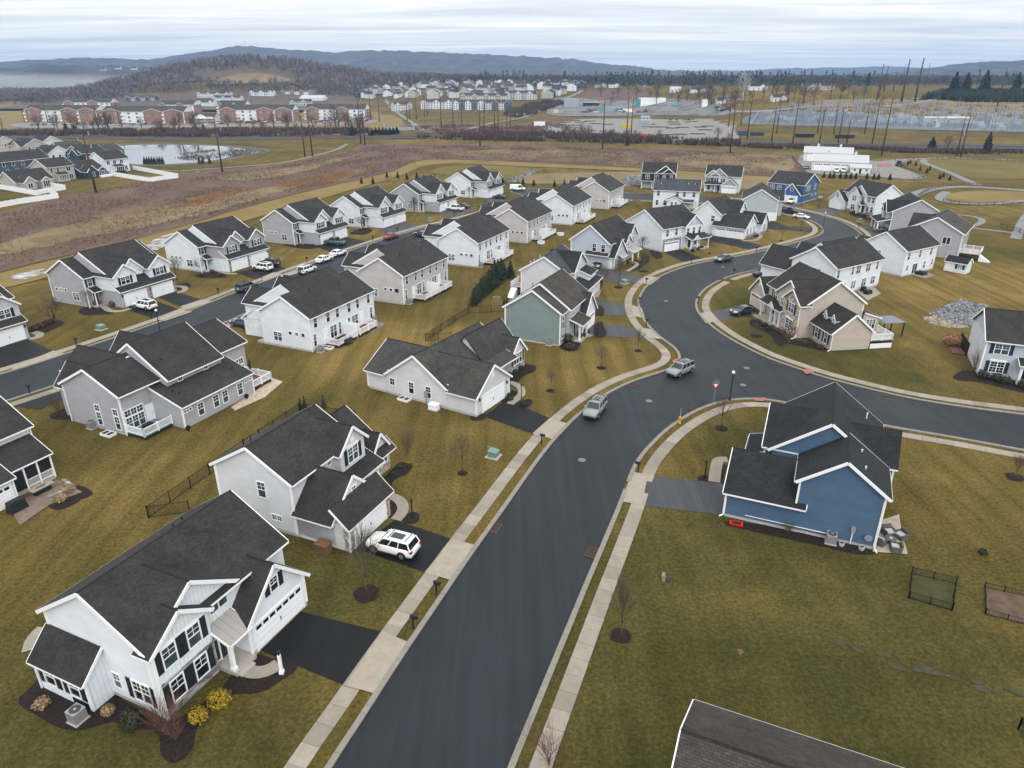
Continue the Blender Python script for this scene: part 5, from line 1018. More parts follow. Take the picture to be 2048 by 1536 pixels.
for x in (6, 16): h.part(MB().box(x - 0.5, x + 0.5, 5.25, 6.25, 6.2, 7.3), 'cupola', BARNW); h.part(MB().lathe([(0.85, 7.3), (0.02, 8.1)], 4, (x, 5.75, 0)), 'cupola_roof', GALV)
h = House('shed', 'small white garden shed with one shuttered window behind the deck', 'shed', loc_of(1886, 540.5, 40), 40, WHITE, ROOFB)
h.block(0, 4.3, 0, 2.6, 2.1, 0.9, 'x', found=False, ov=0.2, rk=0.15, vent=False); h.win('-y', 0, 3.0, 0.9, 0.7, 0.8, 2, 1, SHUT); h.door('-y', 0, 1.0, 0.05, 1.4, 1.8, mat=GDOOR)
# ------------------------------------------------------------------ vehicles
def paint(name, col, rough=0.28): return M(name, col, rough, spec=0.5, coat=0.6)
PW = paint('white_car_paint', (0.78, 0.79, 0.80)); PGR = paint('grey_car_paint', (0.20, 0.215, 0.235)); PBK = paint('black_car_paint', (0.014, 0.015, 0.018)); PDG = paint('dark_grey_car_paint', (0.05, 0.058, 0.066))
PRD = paint('red_car_paint', (0.24, 0.025, 0.025)); PTE = paint('teal_car_paint', (0.06, 0.12, 0.13)); PBL = paint('blue_car_paint', (0.03, 0.055, 0.11)); PPU = paint('mauve_car_paint', (0.10, 0.075, 0.085))
CGL = M('car_glass', (0.012, 0.015, 0.018), 0.05, spec=0.6); TYRE = M('tyre_rubber', (0.014, 0.014, 0.015), 0.85); RIMM = M('alloy_rim', (0.42, 0.43, 0.45), 0.3, metal=0.8); LAMPW = M('headlamp', (0.72, 0.74, 0.76), 0.1, spec=0.6); LAMPR = M('tail_lamp', (0.26, 0.015, 0.015), 0.2, spec=0.5); PLAST = M('black_plastic', (0.02, 0.02, 0.022), 0.6); PLATE = M('licence_plate', (0.55, 0.6, 0.68), 0.5)
CK = {  # length, width, belt and roof profile
 'suv': dict(L=4.75, w=0.94, body=[(-2.37, .45, .86, .80), (-2.28, .34, 1.02, .88), (-1.9, .30, 1.08, .93), (-0.6, .27, 1.05, .94), (0.9, .27, 1.03, .94), (1.15, .27, 1.05, .93), (1.7, .28, .99, .92), (2.1, .30, .90, .87), (2.3, .36, .78, .78), (2.37, .45, .66, .70)], gh=[(-2.22, -1.95), (1.15, 0.42)], rz=1.68, rw=.70, rails=True),
 'sedan': dict(L=4.7, w=0.91, body=[(-2.35, .45, .84, .74), (-2.25, .34, .95, .84), (-1.7, .27, .98, .90), (-0.6, .24, .93, .91), (0.8, .24, .91, .91), (1.0, .24, .92, .90), (1.7, .26, .82, .88), (2.1, .29, .74, .82), (2.28, .34, .66, .74), (2.35, .42, .58, .66)], gh=[(-1.75, -1.0), (1.05, 0.22)], rz=1.42, rw=.64, rails=False),
 'pickup': dict(L=5.6, w=0.98, body=[(-2.8, .5, 1.0, .90), (-2.72, .40, 1.12, .95), (-0.9, .36, 1.12, .97), (-0.5, .34, 1.12, .97), (0.9, .34, 1.10, .97), (1.3, .34, 1.12, .96), (2.2, .36, 1.06, .94), (2.65, .4, .96, .88), (2.8, .5, .80, .80)], gh=[(-0.95, -0.75), (1.3, 0.65)], rz=1.85, rw=.76, rails=False, bed=(-2.65, -1.0)),
 'van': dict(L=5.6, w=1.0, body=[(-2.8, .5, 1.1, .94), (-2.7, .40, 1.15, .98), (-0.5, .34, 1.12, 1.0), (1.3, .34, 1.12, 1.0), (1.75, .34, 1.10, .98), (2.45, .38, .98, .94), (2.72, .45, .86, .85), (2.8, .5, .7, .75)], gh=[(-2.75, -2.65), (1.9, 1.2)], rz=2.05, rw=.86, rails=False),
}
def wheel(parent, x, y, r, sg):
    t = cached(('ty', r), lambda: _wheel_mesh(r)); o = obj('wheel', t, parent, (x, y, r))
    obj('rim', cached(('rim', r), lambda: _rim_mesh(r)), o, (0, 0, 0), 0 if sg > 0 else math.pi)
def _ring(m, prof, n):
    o = len(m.v)
    for (rr, y) in prof:
        for k in range(n): a = 2 * math.pi * k / n; m.v.append((rr * math.cos(a), y, rr * math.sin(a)))
    for i in range(len(prof) - 1):
        for k in range(n): k2 = (k + 1) % n; m.f.append((o + i * n + k, o + (i + 1) * n + k, o + (i + 1) * n + k2, o + i * n + k2))
    return o
def _wheel_mesh(r):
    m = MB(); _ring(m, [(r * .6, -.1), (r * .93, -.115), (r, -.08), (r, .08), (r * .93, .115), (r * .6, .1)], 18); return m.mesh('wheel', TYRE, True)
def _rim_mesh(r):
    m = MB(); _ring(m, [(r * .62, .1), (r * .56, .105), (r * .52, .06)], 18)
    for k in range(5):
        a = 2 * math.pi * k / 5; m.bar((0.04 * math.cos(a), .085, 0.04 * math.sin(a)), (r * .56 * math.cos(a), .095, r * .56 * math.sin(a)), 0.09, 0.03, up=(0, 1, 0))
    o = len(m.v); m.v.append((0, .03, 0))
    for k in range(18): a = 2 * math.pi * k / 18; m.v.append((r * .6 * math.cos(a), .03, r * .6 * math.sin(a)))
    for k in range(18): m.f.append((o, o + 1 + (k + 1) % 18, o + 1 + k))
    return m.mesh('rim', RIMM)
def car(kind, mat, label, u, v, ang, group=None, z=0.0, spare=False, name=None, simple=False, door=False):
    K = CK[kind]; p = G(u, v); nm = name or {'suv': 'suv', 'sedan': 'sedan', 'pickup': 'pickup_truck', 'van': 'van'}[kind]
    t = thing(nm, label, 'pickup' if kind == 'pickup' else 'van' if kind == 'van' else 'car', (p.x, p.y, terr(p.x, p.y) + 0.03 + z), R(ang), group)
    b = MB(); n = len(K['body']); prof = lambda w, zb, zt: [(w * .90, zb), (w, zb + .13), (w * 1.01, (zb + zt) / 2), (w * .985, zt - .1), (w * .93, zt)]
    # denser loft
    S_ = []
    for i in range(n - 1):
        for j in range(4):
            q = j / 4; S_.append(tuple(K['body'][i][k] * (1 - q) + K['body'][i + 1][k] * q for k in range(4)))
    S_.append(K['body'][-1])
    for (x, zb, zt, w) in S_:
        pr = prof(w, zb, zt); ring = [(x, -a, c) for a, c in pr] + [(x, a, c) for a, c in reversed(pr)]
        b.v += ring
    kk = 10
    for i in range(len(S_) - 1):
        for k in range(kk): b.f.append((i * kk + k, i * kk + (k + 1) % kk, (i + 1) * kk + (k + 1) % kk, (i + 1) * kk + k))
    b.f.append(tuple(range(kk))[::-1]); b.f.append(tuple((len(S_) - 1) * kk + k for k in range(kk)))
    bo = b.build('body', mat, t, True)
    (xr, xrt), (xf, xft) = K['gh']; w = K['w']; rz = K['rz']; rw = K['rw']; zb = 1.0 if kind in ('suv', 'pickup', 'van') else .88
    zb += {'suv': .02, 'pickup': .08, 'van': .1, 'sedan': 0}[kind]
    g = MB().hexa([(xr, -w * .94, zb - .06), (xf, -w * .9, zb - .06), (xf, w * .9, zb - .06), (xr, w * .94, zb - .06), (xrt, -rw, rz - .06), (xft, -rw, rz - .06), (xft, rw, rz - .06), (xrt, rw, rz - .06)])
    if kind == 'van':
        bx = MB().hexa([(-2.76, -.99, 1.0), (0.35, -1.0, 1.0), (0.35, 1.0, 1.0), (-2.76, .99, 1.0), (-2.66, -.88, 2.02), (0.4, -.88, 2.02), (0.4, .88, 2.02), (-2.66, .88, 2.02)]); bx.build('cargo_body', mat, t)
    g.build('window_glass', CGL, t)
    r = MB(); e = .05
    r.hexa([(xrt - e, -rw - .03, rz - .07), (xft + e, -rw - .03, rz - .07), (xft + e, rw + .03, rz - .07), (xrt - e, rw + .03, rz - .07), (xrt + .06, -rw * .88, rz + .02), (xft - .12, -rw * .88, rz + .02), (xft - .12, rw * .88, rz + .02), (xrt + .06, rw * .88, rz + .02)]); r.build('roof', mat, t)
    cs = lambda f, s_: ((xr + (xf - xr) * f, s_ * w * .93, zb - .05), (xrt + (xft - xrt) * f, s_ * (rw + .01), rz - .05))
    for s_ in (-1, 1):
        for f in ((0, .36, .66, 1) if kind != 'pickup' else (0, .5, 1)): a, c = cs(f, s_); MB().bar(a, c, .1 if f in (0, 1) else .07, .07, up=(1, 0, 0)).build('pillar', mat, t)
    fx = K['body'][-1][0]; rx = K['body'][0][0]; wr = .36 if kind != 'sedan' else .33
    for s_ in (-1, 1):
        for x in (fx - .98, rx + .98 if kind != 'pickup' else rx + 1.2):
            wheel(t, x, s_ * (w - .06), wr, s_)
            a = MB(); _ring(a, [(wr + .10, s_ * (w + .004)), (wr - .04, s_ * (w + .012))], 18); a.v = [(q[0] + x, q[1], max(q[2] + wr, .27)) for q in a.v]; a.build('wheel_arch', PLAST, t)
        MB().hexa([(fx - .28, s_ * .42, .66), (fx - .05, s_ * .40, .62), (fx - .35, s_ * w * .90, .66), (fx - .62, s_ * w * .965, .70), (fx - .28, s_ * .42, .84), (fx - .1, s_ * .40, .76), (fx - .35, s_ * w * .91, .82), (fx - .66, s_ * w * .97, .86)]).build('headlight', LAMPW, t)
        MB().box(rx - .02 + .02, rx + .22, min(s_ * .60, s_ * w * .955), max(s_ * .60, s_ * w * .955), .80, 1.02 if kind != 'sedan' else .9).build('tail_light', LAMPR, t)
        MB().box(xf - .35, xf - .18, min(s_ * (w + .0), s_ * (w + .2)), max(s_ * w, s_ * (w + .2)), zb + .02, zb + .18).build('mirror', mat, t)
        if K['rails']: MB().bar((xrt + .1, s_ * rw * .86, rz + .07), (xft - .25, s_ * rw * .86, rz + .07), .05, .05).build('roof_rail', PLAST if mat is not PW else TRIM, t)
        sill = MB(); sill.box(rx + 1.4, fx - 1.4, min(s_ * w * .97, s_ * (w + .015)), max(s_ * w * .97, s_ * (w + .015)), .24, .42); sill.build('sill', PLAST, t)
    MB().box(fx - .12, fx + .02, -.62, .62, .34, .56).build('grille', PLAST, t); MB().box(rx - .015, rx + .1, -.7, .7, .32, .52).build('rear_bumper', PLAST if kind != 'sedan' else mat, t); MB().box(rx - .03, rx, -.26, .26, .68, .82).build('licence_plate', PLATE, t)
    if kind == 'suv': MB().box(xrt + .7, xft - .5, -.4, .4, rz + .005, rz + .03).build('sunroof', CGL, t); MB().bar((xrt + .3, -.66, rz + .09), (xrt + .3, .66, rz + .09), .05).build('roof_bar', PLAST, t); MB().bar((xft - .4, -.66, rz + .09), (xft - .4, .66, rz + .09), .05).build('roof_bar', PLAST, t)
    if 'bed' in K: a0, a1 = K['bed']; MB().box(a0, a1, -.78, .78, 1.1, 1.135).build('truck_bed', PLAST, t)
    if spare:
        s_ = MB(); _ring(s_, [(.2, -.1), (.36, -.1), (.36, .1), (.2, .1)], 16); s_.v = [(rx - .1 + q[1], q[0], q[2] + .95) for q in s_.v]; s_.build('spare_wheel', TYRE, t)
    return t
car('suv', PW, 'white SUV on the driveway of the pale grey house with stone trim', 786, 1101, -22 + 180)
car('suv', PGR, 'grey SUV driving past the single-storey house', 1190, 826, 245)
car('suv', PGR, 'grey SUV turning at the junction by the brick ramp', 1360, 747, 222)
car('sedan', PDG, 'dark grey sedan on the far bend of the street', 1447, 522, 214)
car('sedan', PBK, 'black sedan on the driveway of the beige stone house', 1484, 628, 203)
car('suv', PW, 'white crossover on the driveway of the blue grey twin house', 291, 617, 154)
car('suv', PW, 'white SUV beside a dark car on the white twin house driveway', 526, 540, 154)
car('suv', PBK, 'black SUV beside the white SUV on the white twin house driveway', 541, 531, 154)
car('suv', PDG, 'dark SUV parked at the kerb opposite the white twin house', 495, 580, 66)
car('sedan', PBL, 'blue sedan half hidden beside the white twin house', 486, 652, 156)
car('suv', PW, 'white SUV with red tail lights and spare wheel driving up the left street', 615, 545, 68, spare=True)
car('sedan', PW, 'white sedan parked at the kerb behind another white sedan', 649, 523, 64)
car('sedan', PW, 'white sedan parked ahead of another white sedan at the kerb', 677, 511, 64)
car('pickup', PTE, 'teal pickup on the driveway of the blue grey twin house', 670, 489, 154)
car('sedan', PRD, 'dark red car parked at the kerb of the left street', 783, 477, 62)
car('sedan', PBK, 'dark car half hidden by the white twin house garage', 842, 473, 156)
car('pickup', PW, 'white pickup on the driveway of a blue grey twin house', 911, 421, 154)
car('sedan', PDG, 'dark sedan behind the white pickup', 925, 416, 154)
car('suv', PDG, 'dark SUV parked at the far end of the left street', 976, 416, 60)
car('van', PW, 'white van parked at the end of the left street', 1035, 381, -4)
car('sedan', PBK, 'black sedan on the driveway of the last white twin house', 998, 397, 150)
car('suv', PW, 'white SUV in front of the bright blue house', 1583, 406, 228)
car('pickup', PBK, 'black pickup parked at the kerb near the blue house', 1580, 427, -42)
car('sedan', PW, 'white sedan parked behind the black pickup', 1602, 437, -44)
car('sedan', PPU, 'mauve car on the driveway by the slate grey house', 1762, 463, 20)
car('suv', PBK, 'black SUV under the basketball hoop', 1527, 552, 200)
car('pickup', PW, 'white pickup in front of the barn, beside a second one', 1672, 344.5, 250, 'white pickups by the barn')
car('pickup', PW, 'white pickup in front of the barn annex', 1686, 344.5, 250, 'white pickups by the barn')
car('sedan', PBK, 'black car left of the white barn', 1612, 338, 240)
car('sedan', PDG, 'dark car inside the open garage of the light blue house', 1198, 534.5, 240)
# ------------------------------------------------------------------ trees and shrubs
BARK = noisy('grey_bark', [(0.3, (0.055, 0.043, 0.035)), (0.7, (0.12, 0.098, 0.082))], 5.0, 0.9, 4); BARKR = noisy('red_twigs', [(0.3, (0.085, 0.042, 0.036)), (0.7, (0.17, 0.095, 0.075))], 5.0, 0.9, 4); BARKP = noisy('pale_bark', [(0.3, (0.26, 0.24, 0.22)), (0.7, (0.44, 0.41, 0.38))], 3.0, 0.9, 4)
def branchy(rng, mb, p, d, L, r, lev, maxlev, spread, up, nchild, taper=0.62, sides=5):
    pts = [p]; rad = [r]; q = p.copy(); dd = d.copy(); seg = 4 if lev < 2 else 3
    for i in range(seg):
        dd = (dd + Vector((rng.uniform(-1, 1), rng.uniform(-1, 1), rng.uniform(-.4, 1))) * 0.13 + Vector((0, 0, up * 0.08))).normalized()
        q = q + dd * (L / seg); pts.append(q.copy()); rad.append(max(0.004, r * (1 - (1 - taper * .55) * (i + 1) / seg)))
    mb.tube(pts, rad, sides if lev < 1 else 4 if lev < 2 else 3, cap=False)
    if lev >= maxlev: return
    for k in range(nchild[lev]):
        f = rng.uniform(0.3, 1.0) if lev > 0 else rng.uniform(0.42, 1.0)
        i = min(seg - 1, int(f * seg)); base = pts[i].lerp(pts[i + 1], f * seg - i)
        a = rng.uniform(0, 2 * math.pi); s_ = rng.uniform(0.55, 1.0) * spread
        side = d.cross(Vector((math.cos(a), math.sin(a), 0.3))).normalized()
        nd = (d * math.cos(s_) + side * math.sin(s_) + Vector((0, 0, up * 0.25))).normalized()
        branchy(rng, mb, base, nd, L * rng.uniform(0.5, 0.78) * (1.05 - 0.3 * (f - .4)), rad[i] * 0.62, lev + 1, maxlev, spread, up, nchild, taper, sides)
TREE = {}
def tree_mesh(kind, k):
    rng = random.Random(hash((kind, k)) % 9999 if False else sum(map(ord, kind)) * 31 + k)
    tr = MB(); cr = MB()
    P = {'young': (1.5, .055, 2.1, 12, .75, .9, [9, 6, 5], 3), 'oval': (1.0, .075, 2.6, 15, .62, 1.1, [9, 6, 5], 3), 'round': (0.7, .11, 2.6, 12, 1.0, .55, [9, 7, 5], 3), 'big': (3.0, .26, 5.2, 12, .85, .6, [8, 6, 4], 3), 'shrub': (0.12, .035, 1.2, 26, .85, .8, [8, 6], 2), 'multi': (0.25, .07, 2.4, 11, .75, .8, [9, 6, 4], 3)}[kind]
    th, r, L, nb, sp, up, nc, ml = P
    d0 = Vector((rng.uniform(-.05, .05), rng.uniform(-.05, .05), 1)).normalized()
    top = d0 * th; tr.tube([Vector((0, 0, -.1)), d0 * (th * .5), top], [r * 1.25, r * 1.05, r], 7)
    if kind not in ('shrub', 'multi'):
        lead = d0 * (th + L * 1.05); tr.tube([top, top.lerp(lead, .5) + Vector((rng.uniform(-.1, .1), rng.uniform(-.1, .1), 0)), lead], [r, r * .6, .012], 6)
    for k_ in range(nb):
        f = k_ / nb; a = k_ * 2.4 + rng.uniform(-.4, .4)
        zz = 0 if kind in ('shrub', 'multi') else f * L * .75
        tilt = sp * (1.05 - .55 * f) if kind not in ('shrub', 'multi') else rng.uniform(.1, sp)
        d = Vector((math.cos(a) * math.sin(tilt), math.sin(a) * math.sin(tilt), math.cos(tilt)))
        ln = L * (0.72 - .42 * f) * rng.uniform(.85, 1.15) if kind not in ('shrub', 'multi') else L * rng.uniform(.6, 1.0)
        branchy(rng, cr, top + d0 * zz, d, ln, r * (.5 - .25 * f), 1, ml, .62, up * .5, nc)
    return tr, cr
def tree_proto(kind, k, mat, leaf=None):
    key = (kind, k, mat.name)
    if key not in TREE:
        tr, cr = tree_mesh(kind, k); TREE[key] = (tr.mesh('trunk', mat, True), cr.mesh('crown', mat))
    return TREE[key]
def ring_bed(p, r):
    L = [(p.x + r * math.cos(a * .3927) * random.uniform(.9, 1.1), p.y + r * math.sin(a * .3927) * random.uniform(.9, 1.1)) for a in range(16)]
    struct(sheet('mulch_ring', L, 0.03, MULCH, 0, .3)); m = MB().lathe([(r * .9, 0.0), (r * .55, 0.10), (.08, 0.17)], 14, (p.x, p.y, 0.03)); struct(m.build('mulch_mound', MULCH, None, True))
def tree(kind, u, v, hgt, label, mat=BARK, k=0, ring=0, group=None, cat='tree', name=None, wide=1.0):
    p = G(u, v); tm, cm = tree_proto(kind, k, mat); hgt = height_for(p, hgt) if hgt > 100 else hgt * 1.15; zs = [q.co.z for q in cm.vertices]; s_ = hgt / max(zs)
    t = thing(name or ('bare_shrub' if kind == 'shrub' else 'bare_tree'), label, cat, (p.x, p.y, p.z), random.uniform(0, 6.28), group); t.scale = (s_ * wide, s_ * wide, s_)
    obj('trunk', tm, t); obj('crown', cm, t)
    if ring: ring_bed(p, ring)
    return t
ST = 'young street trees'
tree('oval', 733, 1188, 1040, 'young bare tree in a mulch ring between the two garages near the white SUV', k=1, ring=1.05, group=ST, wide=.62)
tree('young', 925, 947, 868, 'young bare tree near the green utility box', k=2, ring=.55, group=ST)
tree('multi', 815, 910, 845, 'spreading reddish bare tree behind the pale grey house with stone trim', BARKR, 3, cat='tree', wide=1.1)
tree('oval', 1242, 1272, 1145, 'dense upright bare tree in a mulch ring on the near lawn', k=4, ring=.8, group=ST, wide=.62)
tree('young', 1443, 857, 785, 'bare tree in a mulch ring near the lamp post and yield sign', k=5, ring=.75, group=ST)
tree('young', 1101, 782, 738, 'small bare tree in a mulch ring before the single-storey house', k=6, ring=.6, group=ST)
tree('young', 1203, 736, 688, 'small bare tree in a mulch ring on the brown corner lawn', k=7, ring=.7, group=ST)
tree('young', 1277, 702, 655, 'small bare tree in a mulch ring next to the grass strip at the bend', k=8, ring=.6, group=ST)
tree('young', 1237, 575, 512, 'bare tree in a mulch ring beside the small green utility box', k=9, ring=.9, group=ST)
tree('multi', 1212, 560, 3.2, 'dark reddish small tree by the old driveway', BARKR, 10)
tree('multi', 1240, 540, 2.6, 'low dark shrubby tree by the light blue house walk', BARKR, 11)
tree('young', 1287, 543, 500, 'slim bare tree in a ring in front of the light blue house', k=12, ring=1.0, group=ST)
tree('oval', 1283, 508, 470, 'tall narrow bare tree between the light blue and white houses', k=13)
tree('young', 1419, 507, 3.0, 'small bare tree on the lawn of the porch house', k=14, ring=.5, group=ST)
tree('young', 1563, 482, 3.8, 'bare tree on the rounded lawn of the three garage house', k=15, ring=.6, group=ST)
tree('young', 1602, 461, 3.0, 'tiny bare tree by the grey sidewalk bend', k=16, ring=.4, group=ST); tree('young', 1534, 463, 2.6, 'bare tree by the dark driveway of the pale green house', k=17, ring=.5, group=ST)
tree('young', 1512, 672, 640, 'dense small bare tree in a ring on the green lawn of the beige house', k=18, ring=.95, group=ST)
tree('round', 1577, 688, 3.2, 'bare tree at the stone corner of the beige house', BARKR, 19)
tree('multi', 1948, 744, 675, 'leafless tree in front of the light blue house at the right edge', k=20, wide=.85)
tree('round', 112, 646, 588, 'round crowned bare tree between the two grey twin houses', k=21)
tree('young', 178, 619, 3.6, 'small bare tree by the door of the blue grey twin house', k=22); tree('round', 404, 543, 508, 'bare tree by the door of the white twin house', k=23); tree('oval', 354, 560, 510, 'tall slim bare tree at the corner of the blue grey twin house', k=24)
tree('young', 583, 484, 4.6, 'slim bare tree by the door of the twin house with the teal pickup', k=25); tree('round', 724, 456, 3.2, 'low bare tree by the door of the white twin house opposite the red car', k=26); tree('oval', 829, 425, 4.6, 'slim bare tree by the twin house with the white pickup', k=27); tree('young', 938, 396, 3.6, 'slim bare tree by the last white twin house', k=28)
tree('multi', 116, 828, 780, 'bare tree in the mulch corner behind the grey twin house', k=29, wide=.9); tree('multi', 503, 668, 622, 'bare tree between the grey and white twin houses', k=30, wide=.8)
tree('oval', 2030, 955, 905, 'small bare tree beside the sidewalk at the right edge', BARKR, 31, ring=.9); tree('multi', 1098, 1530, 3.4, 'reddish bare tree at the bottom edge by the sidewalk', BARKR, 32)
tree('shrub', 327, 1462, 2.9, 'wide reddish leafless shrub at the corner of the white foreground house', BARKR, 40, cat='shrub', wide=1.15); tree('shrub', 352, 1480, 1.6, 'low reddish leafless shrub on the mulch in front of the white foreground house', BARKR, 41, cat='shrub', wide=1.3)
tree('shrub', 1575, 1068, 1.3, 'small leafless shrub against the blue wall', BARKR, 42, cat='shrub')
# foliage shrubs: clouds of small leaves round a few stems
def leafcloud(rng, n, rx, ry, rz, size, zc, shell=.55, droop=0):
    m = MB()
    for i in range(n):
        while True:
            p = Vector((rng.uniform(-1, 1), rng.uniform(-1, 1), rng.uniform(-1, 1)))
            if shell < p.length < 1: break
        p = p * (1 + .34 * noise.noise(p * 2.3 + Vector((n, 0, 0)))); nrm = (p + Vector((rng.uniform(-.7, .7), rng.uniform(-.7, .7), rng.uniform(-.5, .8)))).normalized()
        c = Vector((p.x * rx, p.y * ry, p.z * rz + zc))
        if c.z < 0.02: continue
        a = nrm.cross(Vector((.3, .5, .8))).normalized(); b = nrm.cross(a); s_ = size * rng.uniform(.6, 1.3)
        m.add([c - a * s_, c + b * s_ * .6, c + a * s_, c - b * s_ * .6], [(0, 1, 2, 3)])
    return m
def leafmat(name, lo, hi):
    m = M(name, lo, 0.7, spec=0.25); t = NT(m); g = t.n('ShaderNodeNewGeometry')
    t.col(t.ramp(g.outputs['Random Per Island'], [(0.1, lo), (0.9, hi)])); return m
LYEL = leafmat('gold_leaves', (0.17, 0.125, 0.012), (0.42, 0.31, 0.025)); LGRN = leafmat('dark_green_leaves', (0.012, 0.02, 0.010), (0.045, 0.06, 0.028)); LBRN = leafmat('tan_grass_blades', (0.20, 0.13, 0.07), (0.40, 0.29, 0.17)); LRED = leafmat('brown_red_leaves', (0.05, 0.022, 0.018), (0.13, 0.07, 0.05)); LCON = leafmat('conifer_needles', (0.018, 0.03, 0.02), (0.055, 0.08, 0.048)); LRUST = leafmat('rust_grass_blades', (0.22, 0.11, 0.05), (0.40, 0.23, 0.12))
def shrub(u, v, r, hgt, mat, label, name='shrub', group=None, n=700, size=.075):
    p = G(u, v); rng = random.Random(int(u * 7 + v)); key = ('shrub', mat.name, n, int(u) % 3)
    if key not in MC: MC[key] = (leafcloud(random.Random(int(u)), n, 1, 1, .62, size / max(r, .3), .5, .6).mesh('foliage', mat), MB().tube([(0, 0, -.05), (0.02, 0, .4)], .05, 5).tube([(0, 0, 0), (.25, .1, .5)], .03, 4).tube([(0, 0, 0), (-.2, .2, .5)], .03, 4).mesh('stem', BARK))
    t = thing(name, label, 'shrub', (p.x, p.y, p.z), rng.uniform(0, 6), group); t.scale = (r, r, hgt / 1.1); f, s_ = MC[key]; obj('foliage', f, t); obj('stem', s_, t); return t
shrub(440, 1408, .78, 1.05, LYEL, 'large golden yellow shrub by the porch of the white foreground house', n=1100, size=.07)
shrub(398, 1440, .62, .95, LYEL, 'smaller golden yellow shrub next to the reddish leafless shrub', n=1000, size=.07)
shrub(266, 1452, .72, 1.2, LGRN, 'dark green round shrub under the side window of the white foreground house', n=1100, size=.07)
shrub(430, 1440 - 40, .3, .4, LGRN, 'small dark shrub beside the stone wall of the white foreground house')
for u, v in ((1246, 533), (1262, 527), (1276, 522)): shrub(u, v, .62, .9, LYEL, 'golden shrub in the row before the light blue house', group='golden shrubs before the light blue house', n=400, size=.11)
shrub(1371, 502, .6, .8, LYEL, 'round golden shrub by the porch of the white house with stone framed garage', n=400, size=.11)
for u, v in ((1385, 503), (1395, 500), (1403, 497)): shrub(u, v, .55, .7, LGRN, 'dark shrub in the row before the porch house', group='dark shrubs before the porch house', n=300, size=.12)
for u, v in ((1964, 756), (1990, 762), (2010, 768), (2046, 776)): shrub(u, v, .75, 1.15, LGRN, 'round clipped shrub before the light blue house at the right edge', group='clipped shrubs by the light blue house', n=800, size=.08)
shrub(218, 1428, .42, .75, LBRN, 'tan clump of dry grass right of the air conditioner', 'grass_clump', n=500); shrub(85, 1412, .55, .6, LBRN, 'tan clump of dry grass at the end of the mulch bed', 'grass_clump', n=500)
shrub(135, 985, .7, .9, LBRN, 'tall tan dry grass behind the patio wall', 'grass_clump', n=500); shrub(125, 1002, .6, .8, LBRN, 'tan dry grass in front of the patio wall', 'grass_clump', n=500)
shrub(195, 612, .75, 1.3, leafmat('olive_leaves', (0.07, 0.06, 0.02), (0.17, 0.14, 0.05)), 'olive shrub by the door of the blue grey twin house', n=500, size=.1); shrub(228, 612, .8, 1.1, LRED, 'brown leafless shrub by the blue grey twin house garage', n=600, size=.09); shrub(304, 596, .5, 1.0, LGRN, 'dark round shrub between the two garage doors', n=400, size=.1)
for u, v in ((70, 660), (82, 655), (95, 649), (106, 645)): shrub(u, v, .6, .8, LRED, 'low brown shrub in the bed of the leftmost grey twin house', group='low shrubs of the leftmost twin house', n=400, size=.1)
shrub(1135, 685, .95, 1.4, LGRN, 'dark evergreen shrub at the corner of the green house', n=800, size=.1); shrub(1140, 698, .8, 1.0, LRED, 'rust brown shrub at the corner of the green house', n=600, size=.1); shrub(1163, 676, .7, 1.5, LGRN, 'pointed dark shrub by the green house porch', n=600, size=.1); shrub(1172, 668, .6, .9, LGRN, 'low dark shrub beside the pointed one at the green house', n=500, size=.1)
for u, v in ((1000, 762), (1018, 752), (1030, 746), (1040, 738), (1012, 790), (1020, 800), (1047, 810)): shrub(u, v, .5, .6, LGRN, 'low dark shrub in the beds of the single-storey house', group='low shrubs of the single-storey house', n=300, size=.1)
for u, v in ((1516, 646), (1528, 652), (1538, 660), (1563, 668), (1610, 688), (1640, 697)): shrub(u, v, .6, .7, LRED if u > 1590 else LGRN, 'low shrub in the bed of the beige house', group='low shrubs of the beige house', n=300, size=.11)
for u, v in ((1706, 428), (1717, 431), (1728, 434), (1752, 441), (1770, 440)): shrub(u, v, .7, .9, LGRN, 'low dark shrub before the white house with stone bay', group='low shrubs of the stone bay house', n=200, size=.15)
for u, v in ((1302, 372), (1325, 374), (1335, 374), (1425, 383), (1440, 384)): shrub(u, v, .7, .9, LGRN, 'low dark shrub before the houses beyond the cross street', group='shrubs beyond the cross street', n=160, size=.17)
for u, v in ((405, 552), (425, 546), (440, 552), (600, 492), (625, 493), (870, 468), (722, 462)): shrub(u, v, .55, .7, LRED, 'low brown shrub by the doors of the left street twin houses', group='low shrubs of the left street', n=200, size=.13)
for u, v in ((800, 935), (785, 948), (770, 962), (820, 934)): shrub(u, v, .35, .35, LGRN, 'tiny dark shrub in the bed of the pale grey house with stone trim', group='tiny shrubs of the pale grey house', n=200, size=.08)
shrub(1905, 690, 1.6, 1.6, LRUST, 'rusty tan ornamental grass beside the riprap', 'grass_clump', n=1500, size=.14); shrub(1922, 684, 1.3, 1.3, LRUST, 'smaller rusty ornamental grass against the house wall', 'grass_clump', n=900, size=.14)
shrub(1965, 1108, .35, .5, LGRN, 'tiny dark conifer on the right lawn', n=400)
